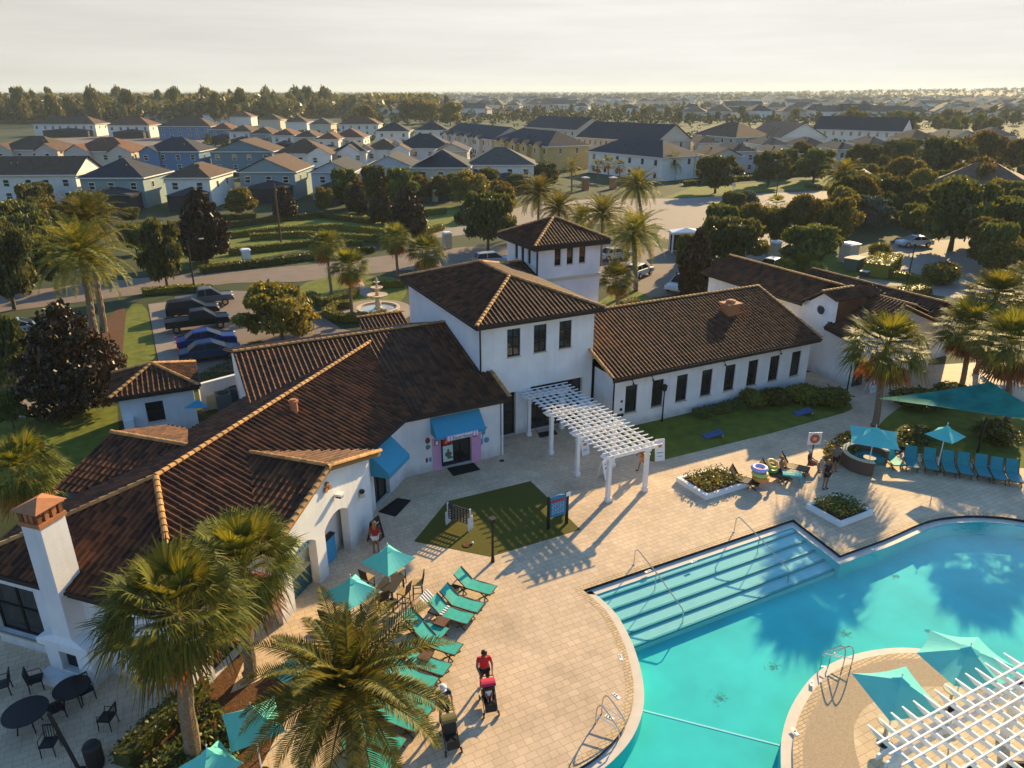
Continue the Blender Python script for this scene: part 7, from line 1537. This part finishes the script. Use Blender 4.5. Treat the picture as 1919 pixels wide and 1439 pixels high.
for k, (u, v, w_, kd, wl, rf, l) in enumerate(((1278,292,56,'hip','yellow','brown','yellow walled house with round windows right of the white house'),(1362,292,60,'front','beige','brown','beige gable house above the left verge oak'),(1395,284,50,'hip','paleblue','dark','pale blue house above the gap between the verge oaks'),(1480,288,46,'front','paleblue','dark','pale blue gable house between the verge oaks'),(1455,272,52,'hip','white','grey','grey roofed house above the middle verge oak'),(1530,275,58,'hip','cream','dark','cream dark roofed house behind the right verge oak'),(1590,280,44,'hip','white','dark','white house above the shaggy date palm'),(1650,272,50,'hip','white','dark','white dark roofed house right of the shaggy date palm'),(1735,262,64,'hip','cream','brown','cream house in the haze above the big tiled roof'),(1810,258,56,'front','beige','grey','beige gable house in the haze on the right'),(1880,256,60,'hip','cream','grey','cream house in the haze at the right edge'),(1330,268,40,'hip','white','brown','brown roofed house above the yellow walled one'))): house(l, u, v, w_, 12, kd, wl, rf, off=8)
longhouse('big low building with a brown tiled roof among the oaks on the right', (1722,352), (1960,366), 3.6, 16, 'hip', 'beige', 'tilefar', 5, [(-20,8)], name='house')
# far estate: many small look-alike houses in the haze
FH = []
for k, (wl, rf, kd, w_, d_) in enumerate((('white','dark','hip',15,11),('cream','brown','hip',13,12),('white','grey','side',26,12),('paleblue','dark','front',12,14),('beige','tan','hip',14,12))):
    b = MB(); b.box((0,d_/2,2.6), (w_,d_,5.2)); 
    if kd == 'side':
        for x in (-w_/2, w_/2): b.add([(x,0,5.1),(x,d_,5.1),(x,d_/2,5.1+d_*.27)], [(0,1,2)])
    if kd == 'front': gtri(b, -w_/2, w_/2, 0, 5.2, w_*.24)
    n0 = len(b.f); hroof(b, -w_/2, w_/2, 0, d_, 5.2, min(w_,d_)*.27, kd); b.m = [0]*n0+[1]*(len(b.f)-n0)
    FH.append(mesh_of(b, 'far_house', [M['w_'+wl], M['r_'+rf]]))
fr_ = random.Random(11)
def spot(name, me, p, rz, s, label, cat, group):
    o = bpy.data.objects.new(name, me); C.objects.link(o); o.location = p; o.rotation_euler = (0,0,rz); o.scale = s if isinstance(s, tuple) else (s,)*3; return tag(o, label, cat, group)
for v, u0, u1, du in ((226,1300,1940,62),(219,660,900,48),(215,1180,1940,84),(208,700,1100,52),(203,1500,1940,60),(199,720,1300,48),(195,1560,1940,52),(192,900,1940,46),(188,760,1940,44),(185,800,1940,40)):
    u = u0
    while u < u1:
        p = G(u, v+fr_.uniform(-1.5,1.5)); spot('house', fr_.choice(FH), p, -YAW+fr_.choice((0,0,.3,-.3,1.57)), fr_.uniform(1.0,1.35), 'small hazy house of the far estate towards the horizon', 'house', 'far estate houses'); u += .55*du*fr_.uniform(.6,1.5)
# woods: single trees in front, one mass further off
WD = [k[0] for k in KIND['wood']]+[k[0] for k in KIND['pine']]
for i in range(112):
    u = fr_.uniform(-60, 850); row = fr_.random(); v = 238-24*row if u < 560 else 230-14*row
    if u > 640: v -= 3
    h = fr_.uniform(12, 24)*(1 if u < 620 else .72); p = G(u, v); r_ = h*fr_.uniform(.20,.32)
    spot('tree', fr_.choice(WD), p, fr_.uniform(0,6), (r_,r_,h), 'tall autumn tinted tree in the wood behind the left houses', 'tree', 'wood behind the houses')
for u, v, r_ in ((800,226,42),(845,230,36),(690,236,30),(765,226,26)): tree('olive', u, v-22, r_*.8, {800:'round yellow tree, left of the pair above the dark roofs',845:'round yellow tree, right of the pair above the dark roofs',690:'yellow green tree at the right end of the wood',765:'small yellow tree beside the pair above the dark roofs'}[u], base=(u,v+6))
PL = SABL[0][0]
pm = MB(); pm.tube([(0,0,0),(0,0,1)], .035, 5)
for i in range(72):
    u = fr_.uniform(1000, 1600); v = fr_.uniform(206, 236); p = G(u, v); h = fr_.uniform(6, 10)
    b = WD[i % 5] if i % 3 else KIND['far'][i % 2][0]; spot('tree', b, p, fr_.uniform(0,6), (h*.33,h*.33,h), 'small tree in the belt of trees beyond the townhouses', 'tree', 'tree belt beyond the townhouses')
for i in range(70):
    u = fr_.uniform(1560, 1960); v = fr_.uniform(196, 262); p = G(u, v); h = fr_.uniform(7, 11); spot('tree', KIND['far'][i % 2][0] if i % 2 else WD[i % 5], p, fr_.uniform(0,6), (h*.42,h*.42,h), 'hazy tree among the far right houses', 'tree', 'trees among the far right houses')
for i in range(38):
    u, v = fr_.choice(((fr_.uniform(380,640),fr_.uniform(268,276)),(fr_.uniform(20,130),fr_.uniform(345,400)),(fr_.uniform(640,1000),fr_.uniform(335,352)),(fr_.uniform(1240,1700),fr_.uniform(296,322)))); p = G(u, v); h = fr_.uniform(3.5,6); spot('tree', KIND['oak'][i%3][0] if v > 300 else KIND['far'][i%2][0], p, fr_.uniform(0,6), (h*.45,h*.45,h), 'small garden tree between the houses', 'tree', 'garden trees between the houses')
def mass(label, n, vf, hr, name='wood', m='canopy', uf=(-150,2080), k=11):
    lf = .19 if k < 20 else .14
    b = MB(); rr = random.Random(len(label))
    for _ in range(n):
        u = rr.uniform(*uf); v = vf(u, rr.random()); p = G(u, v); h = rr.uniform(*hr)
        for _ in range(k):
            d = Vector((rr.gauss(0,1),rr.gauss(0,1),rr.gauss(0,1))).normalized(); leaf(b, Vector((p.x+d.x*h*.45,p.y+d.y*h*.45,h*.55+d.z*h*.4)), h*lf, None, asp=.8, rr=rr)
    o = b.build(name, M[m]); tag(o, label, None, None, 'stuff'); return o
mass('far off woods fading into the haze', 5200, lambda u, r_: 172.0+19*r_**1.8, (7,14), k=17)
mass('scrub and trees between the far houses', 1900, lambda u, r_: 182+54*r_, (3,6.5), uf=(640,2080), k=19)
mass('deep wood behind the left houses', 1500, lambda u, r_: 197+(34 if u < 560 else 24)*r_, (9,18), m='wood_leaf', uf=(-150,820), k=42)
mass('low scrub and gardens between the near houses', 700, lambda u, r_: 240+75*r_, (1.5,3.6), uf=(380,1920), k=16)
for i in range(118):   # trees that close up the middle distance
    x0_, x1_, y0_, y1_ = fr_.choice(((1240,1760,300,336),(1240,1760,300,336),(1560,1940,335,400),(1600,1940,340,425),(1700,1940,395,436),(1800,1950,440,520),(640,1010,362,385),(640,760,352,402),(-30,120,410,560),(1330,1560,425,470),(1560,1700,400,430))); u, v = fr_.uniform(x0_,x1_), fr_.uniform(y0_,y1_); p = G(u, v)
    if 1640 < u < 1790 and v > 425: continue
    h = fr_.uniform(3.5,7.5); spot('oak_tree', KIND['oak' if i % 3 else 'olive'][i%2][0], p, fr_.uniform(0,6), (h*.46,h*.46,h), 'bushy tree filling the ground between the road and the houses', 'tree', 'bushy trees between the road and the houses')
# low hills at the right of the horizon
b = MB(); nx, ny = 40, 8; vs = []
for j in range(ny+1):
    for i in range(nx+1):
        az = YAW+math.atan((1150+1300*i/nx-960)/1472); d = 1900+2600*j/ny; f = min(1, max(0,(i/nx)*1.25))**1.2; vs.append((d*math.sin(az), d*math.cos(az), -.5+(34*f*math.sin(math.pi*min(1,.08+j/ny*.55))+2*math.sin(i*1.7)*f)))
b.add(vs, [(j*(nx+1)+i,j*(nx+1)+i+1,(j+1)*(nx+1)+i+1,(j+1)*(nx+1)+i) for j in range(ny) for i in range(nx)]); tag(b.build('hills', mat('hill_field',(.16,.13,.055),.95,.35,.006,detail=6)), kind='structure')
b2 = MB(); rr = random.Random(5)
for _ in range(1500):
    x, y = rr.randrange(nx), rr.randrange(1, ny); 
    if (x*7+y*3) % 5 == 0: continue
    q = Vector(vs[y*(nx+1)+x]).lerp(Vector(vs[(y+1)*(nx+1)+x+1]), rr.random())+Vector((rr.uniform(-60,60),rr.uniform(-60,60),0)); h = rr.uniform(6,12)
    for _ in range(9): d = Vector((rr.gauss(0,1),rr.gauss(0,1),rr.gauss(0,1))).normalized(); leaf(b2, q+Vector((d.x*h*.5,d.y*h*.5,h*.5+d.z*h*.4)), h*.3, None, asp=.8, rr=rr)
tag(b2.build('hill_wood', M['canopy']), 'hazy woods on the low hills at the right', None, None, 'stuff')
# ================================================================ haze
b = MB(); b.box((0,5300,31.5), (18600,11800,69)); hz = b.build('haze', None); tag(hz, kind='stuff')
hm = bpy.data.materials.new('haze'); hm.use_nodes = True; n = hm.node_tree.nodes; l = hm.node_tree.links
for q in list(n):
    if q.type == 'BSDF_PRINCIPLED': n.remove(q)
pv = n.new('ShaderNodeVolumePrincipled'); pv.inputs['Color'].default_value = (.78,.88,.92,1); pv.inputs['Density'].default_value = .00015; pv.inputs['Anisotropy'].default_value = .15
l.new(pv.outputs[0], n['Material Output'].inputs['Volume']); hz.data.materials.clear(); hz.data.materials.append(hm)
